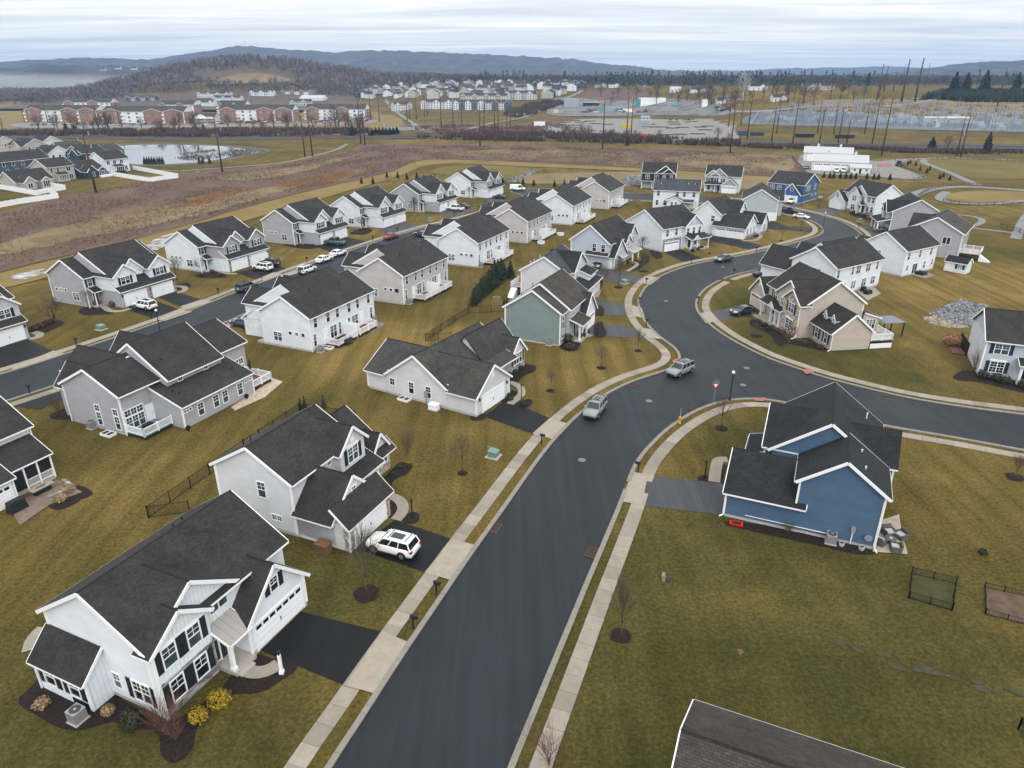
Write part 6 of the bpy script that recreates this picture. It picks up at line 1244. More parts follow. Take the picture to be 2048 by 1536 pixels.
# conifers: whorls of drooping sprays on a trunk
def conifer_mesh(seed, dens=1.0, wid=.36):
    rng = random.Random(seed); m = MB(); t = MB().tube([(0, 0, -.05), (0, 0, .95)], [.035, .006], 6)
    for i in range(int(430 * dens)):
        f = rng.random() ** .8; z = .04 + f * .95; r = wid * (1 - f) ** .8 * rng.uniform(.55, 1.12) + .015; a = rng.uniform(0, 6.283)
        o = Vector((math.cos(a), math.sin(a), 0)); tip = o * r + Vector((0, 0, z - .05 * rng.random())); s_ = Vector((-o.y, o.x, 0)); w = rng.uniform(.025, .06)
        c = o * (r * .45) + Vector((0, 0, z + .015)); m.add([o * (r * .12) + Vector((0, 0, z + .02)), c + s_ * w, tip, c - s_ * w, c + Vector((0, 0, -.05))], [(0, 1, 2), (0, 2, 3), (1, 4, 2)])
    return m.mesh('crown', LCON), t.mesh('trunk', BARK)
CON = [conifer_mesh(s_) for s_ in range(4)]; CONN = [conifer_mesh(s_, 1.3, .2) for s_ in range(10, 13)]
def conifer(u, v, hgt, label, group=None, wide=1.0, protos=None, k=None):
    p = G(u, v) if not isinstance(u, Vector) else u; c, t_ = random.choice(protos or CON); t = thing('conifer', label, 'tree', (p.x, p.y, p.z), random.uniform(0, 6), group); t.scale = (hgt * wide, hgt * wide, hgt); obj('crown', c, t); obj('trunk', t_, t); return t
for u, v, hh in ((948, 611, 3.3), (953, 605, 3.6), (957, 600, 3.2), (962, 595, 3.8), (967, 590, 3.6), (973, 585, 4.0), (978, 580, 4.2), (984, 575, 4.4), (990, 570, 5.0), (996, 566, 4.8), (1002, 561, 4.6), (1007, 558, 3.8)): conifer(u, v, hh, 'dark evergreen in the dense row behind the grey twin houses', 'evergreen row behind the twin houses', .95)
conifer(1021, 556, 3.6, 'lone evergreen at the end of the evergreen row', None, 1.1); conifer(1008, 615, 2.0, 'small pointed conifer beside the green house', 'pair of conifers by the green house', 1, CONN); conifer(1014, 612, 2.1, 'small pointed conifer beside the green house', 'pair of conifers by the green house', 1, CONN)
for u, v in ((723, 368), (746, 367.5), (774, 356), (795.5, 356), (814, 359), (834, 357), (988, 368), (1005.7, 368), (1046, 369), (1067.5, 372), (1109, 374), (1128.7, 373), (870, 362), (848, 361)): conifer(u, v, 2.6, 'small conifer planted along the grassy berm', 'conifers along the berm')
for u, v in ((1815, 330), (1820, 327.5), (1831, 331.5), (1840, 341), (1853, 346), (1859, 341), (1879, 358), (1886, 354.5), (1899, 361)): conifer(u, v, 2.2, 'small conifer on the park lawn', 'conifers on the park lawn')
for u in (1647, 1659, 1667, 1680, 1691, 1701, 1711, 1733, 1747, 1756, 1779): conifer(u, 356 + (u - 1647) * .03, 2.6, 'small conifer in the row before the gravel yard', 'conifers by the gravel yard', 1.1)
for u in (290, 295, 300, 305, 310, 316, 321, 326, 399, 406, 420): conifer(u, 327, 3.2, 'dark conifer on the pond bank', 'conifers on the pond bank')
for u, v in ((610, 818), (648, 816), (602, 822)): conifer(u, v, 1.8, 'small conifer inside the black fence behind the pale grey house', 'conifers inside the black fence', 1, CONN)
conifer(1972, 306, 11, 'dark conifer standing alone beside the track', None, .9); conifer(1862, 300, 7, 'dark squat conifer by the twin poles', None, 1.5); conifer(1255, 292, 5, 'dark small conifer in the brush along the track', None, 1)
# ------------------------------------------------------------------ street furniture
def proto_mailbox():
    t = thing('mailbox', '', 'mailbox'); MB().box(-.05, .05, -.05, .05, -.1, 1.15).build('post', BLACK, t); m = MB(); n = 8
    sec = [(-.12, 1.1), (.12, 1.1)] + [(.12 * math.cos(a * math.pi / n), 1.25 + .12 * math.sin(a * math.pi / n)) for a in range(n + 1)]
    m.v = [(-.18, a, b) for a, b in sec] + [(.38, a, b) for a, b in sec]; q = len(sec); m.f = [(i, (i + 1) % q, q + (i + 1) % q, q + i) for i in range(q)] + [tuple(range(q))[::-1], tuple(range(q, 2 * q))]
    m.build('box', BLACK, t); MB().bar((-.05, 0, .75), (.25, 0, 1.1), .05).build('brace', BLACK, t); MB().box(.0, .04, .121, .135, 1.15, 1.4).build('flag', LAMPR, t); return t
mbx = proto_mailbox()
for u, v, a, lb in ((873, 1189, -24, 'black mailbox by the driveway of the pale grey house with stone trim'), (827, 1258, -24, 'black mailbox by the driveway of the white foreground house'), (1083, 889, -24, 'black mailbox by the driveway of the single-storey house'), (1276, 946, 156, 'black mailbox by the driveway of the deep blue house')): place(mbx, None, G(u, v), R(a), lb, 'street mailboxes')
for u, v, a in ((1292, 569, -40), (1278, 609, 0), (1292, 653, 0), (1383, 527, -60), (1512, 505, -60), (1468, 550, 120), (1396, 607, 180), (1717, 456, 200), (1603, 418, 240)): place(mbx, None, G(u, v), R(a), 'black mailbox on the grass strip of the winding street', 'street mailboxes')
for u, v in ((60, 788), (153, 692), (303, 639), (437, 590), (524, 559), (614, 526), (746, 482), (795, 466), (908, 433), (957, 421)): place(mbx, None, G(u, v), R(-24), 'black mailbox on the grass strip of the left street', 'street mailboxes')
GLOBE = M('lamp_globe', (0.82, 0.82, 0.80), 0.25)
def streetlamp(u, v, hh, label):
    p = G(u, v); t = thing('street_lamp', label, 'lamp post', p, 0, 'street lamps'); MB().lathe([(.16, 0), (.16, .25), (.09, .4), (.065, 1.0), (.055, hh - .35), (.1, hh - .3), (.1, hh - .22)], 10).build('post', BLACK, t, True); MB().lathe([(.08, hh - .25), (.19, hh - .12), (.21, hh), (.15, hh + .14), (.03, hh + .2)], 14).build('globe', GLOBE, t, True)
streetlamp(1459, 802, 4.0, 'black lamp post with white globe at the junction'); streetlamp(1645, 460, 4.6, 'black lamp post with white globe at the far bend'); streetlamp(322, 668, 4.0, 'lamp post with white globe behind the grey twin house roof'); streetlamp(1157, 380, 4.0, 'lamp post with white globe on the cross street')
def postlamp(u, v, hh, mat, label):
    p = G(u, v); t = thing('garden_lamp', label, 'lamp post', p, 0, 'garden lamp posts'); w = .1 if mat is TRIM else .05
    MB().box(-w, w, -w, w, 0, hh).box(-w * 1.5, w * 1.5, -w * 1.5, w * 1.5, 0, .3).build('post', mat, t); MB().lathe([(.07, hh), (.13, hh + .28), (.16, hh + .3), (.02, hh + .42)], 6).build('lantern', BLACK, t); MB().lathe([(.06, hh + .03), (.11, hh + .27)], 6).build('lantern_glass', GLOBE, t)
postlamp(564, 1347, 1.7, TRIM, 'white lamp post by the curved walk of the white foreground house'); postlamp(825, 1036, 1.75, BLACK, 'black lamp post by the driveway with the white SUV'); postlamp(1043, 798, 1.75, BLACK, 'black lamp post by the walk of the single-storey house'); postlamp(1409, 957, 1.75, BLACK, 'black lamp post by the driveway of the deep blue house'); postlamp(1195, 670, 1.75, BLACK, 'black lamp post by the driveway of the green house')
p = G(1427, 804); t = thing('yield_sign', 'red and white yield sign under a green street name sign at the junction', 'sign', p, R(10)); MB().lathe([(.035, 0), (.03, 2.9)], 8).build('post', GALV, t)
RED = M('sign_red', (0.55, 0.02, 0.03), 0.4); SGRN = M('sign_green', (0.02, 0.26, 0.17), 0.4)
def tri(s_, y, z0): return [(-s_, y, z0), (s_, y, z0), (0, y, z0 - s_ * 1.73)]
m = MB(); a = tri(.5, -.04, 2.65); b = tri(.5, -.06, 2.65); m.add(a + b, [(0, 1, 2), (5, 4, 3), (0, 3, 4, 1), (1, 4, 5, 2), (2, 5, 3, 0)]); pl_ = m.build('sign_plate', RED, t); MB().add(tri(.27, -.066, 2.52), [(0, 2, 1)]).build('white_triangle', TRIM, pl_)
MB().box(-.42, .42, -.012, .012, 2.7, 2.9).build('street_name_plate', SGRN, t); MB().box(-.012, .012, -.42, .42, 2.92, 3.12).build('street_name_plate', SGRN, t)
p = G(1359, 846); t = thing('fire_hydrant', 'yellow orange fire hydrant on the grass strip near the junction', 'hydrant', p, 0); HY = M('hydrant_orange', (0.62, 0.27, 0.02), 0.45); MB().lathe([(.2, 0), (.2, .06), (.13, .08), (.13, .62), (.17, .64), (.17, .7), (.12, .82), (.03, .9)], 12).build('barrel', HY, t, True)
for a in (0, 1.57, 3.14): MB().tube([(0.1 * math.cos(a), .1 * math.sin(a), .45), (.24 * math.cos(a), .24 * math.sin(a), .45)], .07, 8).build('nozzle', HY, t)
MB().tube([(0.05, .1, .8), (.05, .12, 1.9)], .012, 4).build('marker_rod', TRIM, t)
GRATE = M('iron_grate', (0.022, 0.016, 0.014), 0.6)
for u, v, a, lb in ((988, 1056, 63, 'below the driveway with the white SUV'), (1186, 1106, 63, 'by the near lawn'), (1388, 817, 30, 'near the yield sign and hydrant'), (1264, 770, 30, 'behind the driving grey SUV'), (1770, 789, -15, 'opposite the deep blue house')):
    p = G(u, v); t = thing('storm_drain', 'rusty storm drain inlet at the kerb ' + lb, 'drain', (p.x, p.y, 0.02), R(a), 'storm drains'); MB().box(-.65, .65, -.5, .5, -.1, .02).build('pit', GRATE, t); MB().box(-.75, .75, -.58, -.5, -.1, .05).box(-.75, .75, .5, .58, -.1, .05).box(-.75, -.65, -.5, .5, -.1, .05).box(.65, .75, -.5, .5, -.1, .05).build('frame', STEELP, t)
    for k in range(7): MB().box(-.62 + k * .19, -.56 + k * .19, -.5, .5, .02, .045).build('bar', STEELP, t)
IRON = noisy('cast_iron', [(0.3, (0.10, 0.10, 0.10)), (0.7, (0.20, 0.19, 0.18))], 6.0, 0.5)
for u, v in ((1164, 920), (1298, 802), (1493, 736), (1486, 770), (1332, 602), (1446, 534)):
    p = G(u, v); t = thing('manhole', 'round iron manhole cover set in the street', 'manhole', (p.x, p.y, 0.008), 0, 'manhole covers'); MB().lathe([(.42, -.02), (.42, .012), (.36, .012)], 20).build('ring', IRON, t); MB().lathe([(.345, -.02), (.345, .016), (.2, .018), (.02, .02)], 20).build('cover', IRON, t)
TGR = M('utility_green', (0.13, 0.22, 0.19), 0.5)
for u, v, a, lb in ((987, 913, 66, 'green utility box on a pad near the small bare tree'), (203, 659, 66, 'green utility box on the lawn of the blue grey twin house'), (1249, 567, 40, 'green utility box near the old driveway'), (860, 441, 66, 'green utility box on the lawn by the left street'), (1720, 443, 20, 'green utility box by the stone bay house')):
    p = G(u, v); t = thing('utility_box', lb, 'utility box', (p.x, p.y, 0), R(a - 90), 'green utility boxes'); MB().box(-.75, .75, -.7, .7, 0, .1).build('pad', CONC, t); MB().hexa([(-.5, -.5, .1), (.5, -.5, .1), (.5, .5, .1), (-.5, .5, .1), (-.48, -.48, .8), (.48, -.48, .65), (.48, .48, .65), (-.48, .48, .8)]).build('cabinet', TGR, t); MB().hexa([(-.53, -.53, .8), (.53, -.53, .66), (.53, .53, .66), (-.53, .53, .8), (-.5, -.5, .86), (.5, -.5, .72), (.5, .5, .72), (-.5, .5, .86)]).build('lid', TGR, t); MB().box(-.95, -.8, .5, .75, 0, .75).build('pedestal', TGR if u > 900 else BLACK, t)
ACG = M('ac_grey', (0.30, 0.31, 0.32), 0.5); ACD = M('ac_dark', (0.06, 0.062, 0.065), 0.5)
def acunit():
    t = thing('air_conditioner', '', 'air conditioner'); MB().box(-.5, .5, -.5, .5, 0, .08).build('pad', CONC, t); MB().box(-.42, .42, -.42, .42, .08, .95).build('casing', ACG, t)
    for k in range(6): MB().box(-.425, .425, -.425, .425, .2 + k * .12, .24 + k * .12).build('louvre', ACD, t)
    MB().lathe([(.36, .95), (.36, .97)], 16).build('fan_grille', ACD, t); MB().lathe([(.1, .97), (.1, 1.0)], 10).build('fan_hub', ACG, t); return t
ac = acunit()
for u, v, a, lb in ((157, 1440, 66, 'grey air conditioner in the mulch beside the white foreground house'), (1661, 1085, 66, 'grey air conditioner against the deep blue wall'), (185, 856, 66, 'air conditioner beside the grey twin house wall'), (641, 704, 66, 'air conditioner at the rear corner of the white twin house with patio'), (747, 643, 66, 'air conditioner at the far corner of the white twin house with patio'), (818, 608, 66, 'air conditioner at the rear corner of the grey twin house'), (961, 534, 66, 'air conditioner at the rear corner of the white twin house with long deck'), (1098, 704 - 14, 66, 'air conditioner beside the green house wall')): place(ac, None, G(u, v), R(a - 90), lb, 'air conditioners')
def wellcover(u, v, a, lb):
    p = G(u, v); t = thing('window_well_cover', lb, 'window well', (p.x, p.y, 0), R(a - 90), 'window well covers'); MB().box(-.8, .8, -.5, -.42, 0, .3).box(-.8, .8, .42, .5, 0, .3).box(-.8, -.72, -.42, .42, 0, .3).box(.72, .8, -.42, .42, 0, .3).box(-.04, .04, -.42, .42, .2, .3).build('frame', TRIM, t); MB().box(-.72, -.04, -.42, .42, .18, .24).build('pane', GL[0], t); MB().box(.04, .72, -.42, .42, .18, .24).build('pane', GL[0], t)
wellcover(809, 800, 59, 'white window well cover beside the single-storey house'); wellcover(217, 870, 66, 'white window well cover beside the grey twin house'); wellcover(656, 697, 66, 'white window well cover behind the white twin house'); wellcover(1031, 687, 66, 'white window well cover between the single-storey and green houses')
p = G(868, 819); t = thing('generator', 'white standby generator beside the single-storey house', 'generator', (p.x, p.y, 0), R(-31)); MB().box(-.7, .7, -.45, .45, 0, .1).build('pad', CONC, t); MB().hexa([(-.62, -.38, .1), (.62, -.38, .1), (.62, .38, .1), (-.62, .38, .1), (-.6, -.36, .72), (.6, -.36, .72), (.6, .36, .8), (-.6, .36, .8)]).build('casing', GDOOR, t); MB().hexa([(-.66, -.42, .72), (.66, -.42, .72), (.66, .42, .8), (-.66, .42, .8), (-.6, -.36, .82), (.6, -.36, .82), (.6, .36, .9), (-.6, .36, .9)]).build('lid', GDOOR, t)
p = G(850, 811); t = thing('gas_meter', 'grey gas and electric meters on the single-storey house wall', 'meter', (p.x, p.y, 0), R(-31)); MB().box(-.25, .25, .25, .45, 1.0, 1.8).build('box', GALV, t); MB().bar((0, .35, 0), (0, .35, 1.0), .08).build('pipe', GALV, t)
p = G(648, 1103); t = thing('storage_box', 'brown wooden storage box against the pale grey house wall', 'box', (p.x, p.y, 0), R(-24))
for k in range(6): MB().box(-.6, .6, -.4, .4, .02 + k * .14, .15 + k * .14).build('plank', WOODB, t)
MB().hexa([(-.66, -.46, .86), (.66, -.46, .86), (.66, .46, .94), (-.66, .46, .94), (-.66, -.46, .91), (.66, -.46, .91), (.66, .46, .99), (-.66, .46, .99)]).build('lid', WOODB, t)
# deep blue house side yard
struct(quadsheet('patio', [(1745, 1105), (1752, 1045), (1798, 1030), (1802, 1060), (1815, 1110)], .05, noisy('tan_patio', [(0.3, (0.30, 0.25, 0.20)), (0.7, (0.42, 0.36, 0.30))], 1.0)))
WICK = noisy('grey_wicker', [(0.3, (0.07, 0.066, 0.065)), (0.7, (0.14, 0.13, 0.125))], 8.0); CUSH = M('light_cushion', (0.42, 0.42, 0.43), 0.9)
def armchair():
    t = thing('patio_chair', '', 'chair'); MB().box(-.4, .4, -.4, .4, .05, .38).build('seat', WICK, t); MB().hexa([(-.42, .28, .05), (.42, .28, .05), (.42, .44, .05), (-.42, .44, .05), (-.42, .36, .85), (.42, .36, .85), (.42, .5, .85), (-.42, .5, .85)]).build('backrest', WICK, t)
    for s_ in (-1, 1): MB().box(min(s_ * .4, s_ * .52), max(s_ * .4, s_ * .52), -.42, .4, .03, .6).build('armrest', WICK, t)
    MB().box(-.36, .36, -.36, .26, .38, .5).build('cushion', CUSH, t); return t
ch = armchair()
for u, v, a, lb in ((1757, 1088, 130, 'grey wicker armchair nearest the blue wall on the tan patio'), (1800, 1077, 290, 'grey wicker armchair at the lawn side of the tan patio'), (1790, 1102, 250, 'grey wicker armchair at the lower corner of the tan patio'), (1776, 1070, 10, 'grey wicker armchair at the top of the tan patio')): place(ch, None, G(u, v) + Vector((0, 0, .05)), R(a), lb, 'wicker patio chairs')
p = G(1779, 1086); t = thing('fire_table', 'round grey table between the wicker armchairs', 'table', (p.x, p.y, .05)); MB().lathe([(.3, 0), (.3, .4), (.5, .42), (.5, .48)], 14).build('table', WICK, t); MB().lathe([(.16, .48), (.14, .55), (.02, .57)], 10).build('bowl', CUSH, t)
p = G(1472, 1050); t = thing('sled', 'red plastic sled lying in the mulch by the blue house', 'sled', (p.x, p.y, .04), R(-18)); REDP = M('red_plastic', (0.55, 0.02, 0.015), 0.35); MB().hexa([(-.5, -.25, 0), (.55, -.3, 0), (.55, .3, 0), (-.5, .25, 0), (-.6, -.32, .2), (.6, -.36, .18), (.6, .36, .18), (-.6, .32, .2)]).build('hull', REDP, t); MB().box(-.4, .4, -.2, .2, .201, .21).build('seat', PLAST, t)
for u, v, lb in ((1682, 1092, 'pale round planter left of the meter pipe'), (1722, 1100, 'pale round planter near the patio corner')):
    p = G(u, v); t = thing('planter', lb, 'planter', (p.x, p.y, 0), 0, 'planters by the blue house'); MB().lathe([(.2, 0), (.26, .2), (.24, .4), (.19, .4), (.17, .34)], 12).build('pot', M('pot', (0.36, 0.38, 0.33), 0.6), t); MB().lathe([(.18, .34), (.02, .35)], 12).build('soil', MULCH, t)
# pens and fences
def fence_bars(label, pts, hh, mat=BLACK, gap=.11, post=2.4, thick=.03, name='metal_fence', group=None, z0=.05, rails=(.12, .95)):
    P = [G(u, v) for u, v in pts]; t = thing(name, label, 'fence', P[0], 0, group); o = P[0]; n_ = [0]
    for a, b in zip(P, P[1:]):
        d = b - a; L = d.length; k = max(1, round(L / post))
        for i in range(k):
            A = a + d * (i / k) - o; B = a + d * ((i + 1) / k) - o; pn = MB()
            for f in rails: pn.bar(A + Vector((0, 0, hh * f)), B + Vector((0, 0, hh * f)), .03, .045)
            q = max(2, int((B - A).length / gap))
            for j in range(1, q): c = A.lerp(B, j / q); pn.bar(c + Vector((0, 0, z0)), c + Vector((0, 0, hh)), thick * .6)
            pn.build('panel', mat, t); MB().bar(A + Vector((0, 0, -.1)), A + Vector((0, 0, hh + .08)), .07).build('post', mat, t)
        MB().bar(b - o + Vector((0, 0, -.1)), b - o + Vector((0, 0, hh + .08)), .07).build('post', mat, t)
    return t
fence_bars('black metal fence enclosing the back yard of the pale grey house with stone trim', [(380, 1025), (298, 1037), (420, 950), (520, 880), (600, 826), (712, 842)], 1.35)
fence_bars('dark brown metal fence across the lawn behind the single-storey house', [(904, 680), (851, 683), (937, 627), (1006, 624)], 1.3, M('bronze_metal', (0.03, 0.02, 0.016), 0.5))
fence_bars('black low dog pen on the right lawn', [(1817, 1197), (1823, 1148), (1911, 1168), (1903, 1222), (1817, 1197)], .7, BLACK, .12, 1.6); fence_bars('dark wire fence round the small vegetable bed', [(2048, 1192), (1969, 1175), (1970, 1228), (2060, 1252)], .5, PLAST, .2, 1.5); fence_bars('dark wire fence corner at the right edge', [(2060, 1440), (2036, 1458), (2060, 1490)], .9, PLAST, .12, 1.4)
struct(quadsheet('garden_bed', [(1972, 1178), (2060, 1195), (2060, 1250), (1972, 1228)], .012, noisy('garden_soil', [(0.3, (0.06, 0.04, 0.025)), (0.7, (0.13, 0.085, 0.06))], 1.5))); struct(quadsheet('pen_ground', [(1820, 1195), (1825, 1150), (1909, 1170), (1901, 1219)], .012, noisy('pen_ground', [(0.3, (0.03, 0.034, 0.01)), (0.7, (0.06, 0.058, 0.02))], 1.2)))
def vinyl(label, pts, hh=1.8):
    P = [G(u, v) for u, v in pts]; t = thing('vinyl_fence', label, 'fence', P[0], 0, 'white vinyl fences'); o = P[0]
    for a, b in zip(P, P[1:]):
        d = b - a; k = max(1, round(d.length / 2.4))
        for i in range(k):
            A = a + d * (i / k) - o; B = a + d * ((i + 1) / k) - o; m = MB().bar(A + Vector((0, 0, hh / 2)), B + Vector((0, 0, hh / 2)), .05, hh - .1); m.build('panel', TRIM, t); MB().bar(A, A + Vector((0, 0, hh + .12)), .13).build('post', TRIM, t)
vinyl('white vinyl fence round the yard of the white two-storey house near the pond', [(214, 350), (300, 364.5), (357, 356), (266, 339)]); vinyl('white vinyl fence behind the beige house near the pole', [(76, 370), (132, 379.5), (98, 385.5), (72, 391), (0, 378), (-60, 367)]); vinyl('long white vinyl fence at the left edge along the meadow', [(98, 386), (117.6, 396.5), (38, 408.5), (0, 415.5), (-80, 428)])
WEATH = noisy('weathered_rail', [(0.3, (0.07, 0.055, 0.045)), (0.7, (0.15, 0.12, 0.10))], 2.0)
def railfence(label, pts, mat=WEATH, hh=1.2, step=2.8):
    L = resample(spline([tuple(G(u, v).to_2d()) for u, v in pts], 2), step); o = Vector((L[0].x, L[0].y, 0)); t = thing('rail_fence', label, 'fence', o, 0, 'split rail fences')
    for a, b in zip(L, L[1:]):
        A = Vector((a.x, a.y, 0)) - o; B = Vector((b.x, b.y, 0)) - o
        for z in (.4, .8, 1.15): MB().bar(A + Vector((0, 0, z)), B + Vector((0, 0, z)), .06, .11).build('rail', mat, t)
        MB().bar(A, A + Vector((0, 0, hh + .15)), .16).build('post', mat, t)
railfence('split rail fence along the upper edge of the park drive', [(1836, 394), (1862, 380), (1900, 373), (1937, 371), (1990, 375), (2060, 378)]); railfence('split rail fence along the lower edge of the park drive', [(1885, 404.5), (1912, 409), (1949, 412), (1994, 411), (2060, 412)]); railfence('split rail fence on the right of the gravel yard', [(1797, 330), (1822, 343), (1848, 358), (1815, 361)]); railfence('split rail fence on the left of the white barns', [(1584, 317), (1598, 332), (1612, 347)]); railfence('split rail fence by the path at the right edge', [(2001, 454), (2025, 462), (2060, 474)]); railfence('long split rail fence below the rail track', [(1790, 323), (1848, 319), (1940, 319.5), (2060, 326)])
# white steps: riprap
ROCK = leafmat('riprap_rock', (0.07, 0.075, 0.085), (0.25, 0.255, 0.275)); ROCKT = leafmat('tan_rock', (0.2, 0.165, 0.12), (0.38, 0.32, 0.26))
def riprap(name, pts, n, size, mat, z=.05):
    P = [G(u, v).to_2d() for u, v in pts]; x0 = min(p.x for p in P); x1 = max(p.x for p in P); y0 = min(p.y for p in P); y1 = max(p.y for p in P); m = MB(); rng = random.Random(n); c = 0
    def inside(q):
        r_ = False
        for i in range(len(P)):
            a, b = P[i], P[i - 1]
            if (a.y > q.y) != (b.y > q.y) and q.x < (b.x - a.x) * (q.y - a.y) / (b.y - a.y) + a.x: r_ = not r_
        return r_
    while c < n:
        q = Vector((rng.uniform(x0, x1), rng.uniform(y0, y1)))
        if not inside(q): continue
        c += 1; s_ = size * rng.uniform(.5, 1.3); a = rng.uniform(0, 3); pts_ = []
        for k in range(5): aa = a + k * 1.257 + rng.uniform(-.3, .3); pts_.append((q.x + s_ * math.cos(aa) * rng.uniform(.7, 1.2), q.y + s_ * math.sin(aa) * rng.uniform(.7, 1.2)))
        tp = [(q.x + (u_ - q.x) * .6, q.y + (w_ - q.y) * .6) for u_, w_ in pts_]; h0 = terr(q.x, q.y); hh = s_ * rng.uniform(.5, 1.1)
        m.add([(u_, w_, h0) for u_, w_ in pts_] + [(u_, w_, h0 + hh * rng.uniform(.7, 1.1)) for u_, w_ in tp], [(i, (i + 1) % 5, 5 + (i + 1) % 5, 5 + i) for i in range(5)] + [(5, 6, 7, 8, 9)])
    o = m.build(name, mat); stuff(o); tag(o, {'riprap': 'grey riprap stones heaped on the slope beside the right edge house', 'riprap_tan': 'tan stones along the lower edge of the riprap'}.get(name, 'strip of grey riprap stones beside the grassy basin'), 'stones'); o.name = 'riprap'
riprap('riprap', [(1858, 628), (1895, 612), (1922, 601), (1975, 612), (1960, 640), (1940, 655), (1905, 652)], 1500, .34, ROCK); riprap('riprap_tan', [(1846, 637), (1870, 634), (1910, 648), (1930, 655), (1905, 655), (1865, 650)], 340, .32, ROCKT)
riprap('riprap_a', [(1012, 364), (1066, 341), (1076, 341), (1030, 364)], 500, .5, ROCK); riprap('riprap_b', [(1234, 372), (1252, 354), (1286, 350), (1284, 366), (1258, 374)], 500, .5, ROCK)
# hoops, patios, small yard things
def hoop(u, v, a, lb):
    p = G(u, v); t = thing('basketball_hoop', lb, 'basketball hoop', (p.x, p.y, 0), R(a), 'basketball hoops'); MB().box(-.5, .5, -.4, .4, 0, .15).build('base', PLAST, t); MB().bar((0, 0, 0), (0, -.3, 3.1), .12).build('pole', BLACK, t); MB().box(-.75, .75, -.8, -.74, 2.75, 3.75).build('backboard', M('clear_board', (0.35, 0.38, 0.40), 0.1), t); MB().box(-.78, .78, -.83, -.8, 2.72, 2.8).box(-.78, .78, -.83, -.8, 3.72, 3.8).box(-.78, -.7, -.83, -.8, 2.8, 3.72).box(.7, .78, -.83, -.8, 2.8, 3.72).build('board_frame', BLACK, t); m = MB(); _ring(m, [(.23, 0), (.2, .0)], 12); m.v = [(q[0], q[2] - 1.05, 2.95) for q in m.v]; m.build('rim', HY, t); MB().bar((0, -.25, 3.0), (0, -.75, 3.2), .06).build('arm', BLACK, t)
hoop(1524, 545, 30, 'black basketball hoop by the driveway behind the beige house'); hoop(1638, 414, -30, 'basketball hoop between the bright blue and stone bay houses')
p = G(1845, 548); a = R(-57)
struct(quadsheet('patio', [(1815, 548), (1838, 541), (1870, 551), (1850, 558)], .03, SLABM[1])); struct(quadsheet('patio', [(1712, 582), (1745, 572), (1762, 588), (1735, 602)], .03, SLABM[2])); struct(quadsheet('patio', [(742, 667), (770, 648), (752, 645), (735, 655)], .03, PATHM)); struct(quadsheet('patio', [(20, 1018), (115, 960), (165, 985), (100, 1010), (40, 1052)], .03, noisy('brown_pavers', [(0.3, (0.13, 0.09, 0.075)), (0.7, (0.22, 0.165, 0.14))], 2.0)))
struct(quadsheet('stone_bed', [(462, 815), (512, 782), (545, 757), (566, 764), (530, 795), (470, 822)], .02, noisy('tan_pebbles', [(0.3, (0.33, 0.26, 0.2)), (0.7, (0.5, 0.42, 0.35))], 2.0)))
GRILL = M('grill_cover', (0.015, 0.016, 0.018), 0.6)
def covered(u, v, a, w, d, hh, lb, z=0.0, name='covered_grill'):
    p = G(u, v); t = thing(name, lb, 'grill' if 'grill' in name else 'furniture', (p.x, p.y, z), R(a)); MB().hexa([(-w, -d, 0), (w, -d, 0), (w, d, 0), (-w, d, 0), (-w * .85, -d * .8, hh), (w * .85, -d * .8, hh), (w * .85, d * .8, hh), (-w * .85, d * .8, hh)]).build('cover', GRILL, t); MB().box(-w * 1.03, w * 1.03, -d * 1.03, d * 1.03, 0, .08).build('hem', PLAST, t); return t
covered(300, 868, 66, .6, .4, .9, 'black covered grill on the small railed deck of the grey twin house', .5); covered(36, 1020, 66, .8, .5, 1.1, 'black covered grill on the brown patio at the left edge'); covered(1842, 549, 33, .9, .9, .7, 'grey covered spa on the patio of the white house', name='covered_spa'); covered(1735, 588, 33, .8, .5, .8, 'black covered table on the patio of the long white house', name='covered_table'); covered(1726, 583, 33, .5, .4, 1.0, 'black covered grill at the edge of the patio of the long white house'); covered(690, 687, 66, .9, 1.2, .5, 'dark covered spa on the deck of the white twin house with patio', .45, 'covered_spa')
p = G(560 - 56, 760); t = thing('parasol', 'closed dark parasol on the far deck of the grey twin house', 'parasol', (p.x, p.y, .5)); MB().lathe([(.25, 0), (.25, .08), (.03, .1), (.03, 2.5)], 10).build('pole', BLACK, t); MB().lathe([(.16, 1.2), (.14, 1.9), (.04, 2.6)], 8).build('canopy', GRILL, t)
p = G(86, 985); t = thing('fire_table', 'long pale fire table on the brown patio by the screened porch', 'table', (p.x, p.y, .03), R(66)); MB().box(-1.1, 1.1, -.45, .45, .62, .72).build('table_top', SLABM[2], t); MB().box(-.8, .8, -.25, .25, 0, .62).build('base', PLAST, t); MB().box(-.5, .5, -.1, .1, .721, .74).build('burner', BLACK, t)
m = MB(); A = [G(u, v) for u, v in ((98, 1002), (150, 980), (128, 966))]; t = thing('garden_wall', 'low grey block wall at the edge of the brown patio', 'wall', A[0])
for a, b in zip(A, A[1:]):
    d = b - a; k = max(1, int(d.length / .45))
    for i in range(k):
        for j in range(2): MB().bar(a + d * ((i + .02) / k) - A[0] + Vector((0, 0, .13 + j * .24)), a + d * ((i + .98) / k) - A[0] + Vector((0, 0, .13 + j * .24)), .34, .23).build('block', CURBM if (i + j) % 3 else CONC, t)
p = G(1772, 668); t = thing('gazebo', 'small gazebo with grey flat canopy and dark posts behind the beige house', 'gazebo', (p.x, p.y, 0), R(8)); MB().hexa([(-1.9, -1.6, 2.4), (1.9, -1.6, 2.4), (1.9, 1.6, 2.4), (-1.9, 1.6, 2.4), (-.6, -.5, 2.95), (.6, -.5, 2.95), (.6, .5, 2.95), (-.6, .5, 2.95)]).build('canopy', M('grey_canopy', (0.16, 0.18, 0.23), 0.6), t)
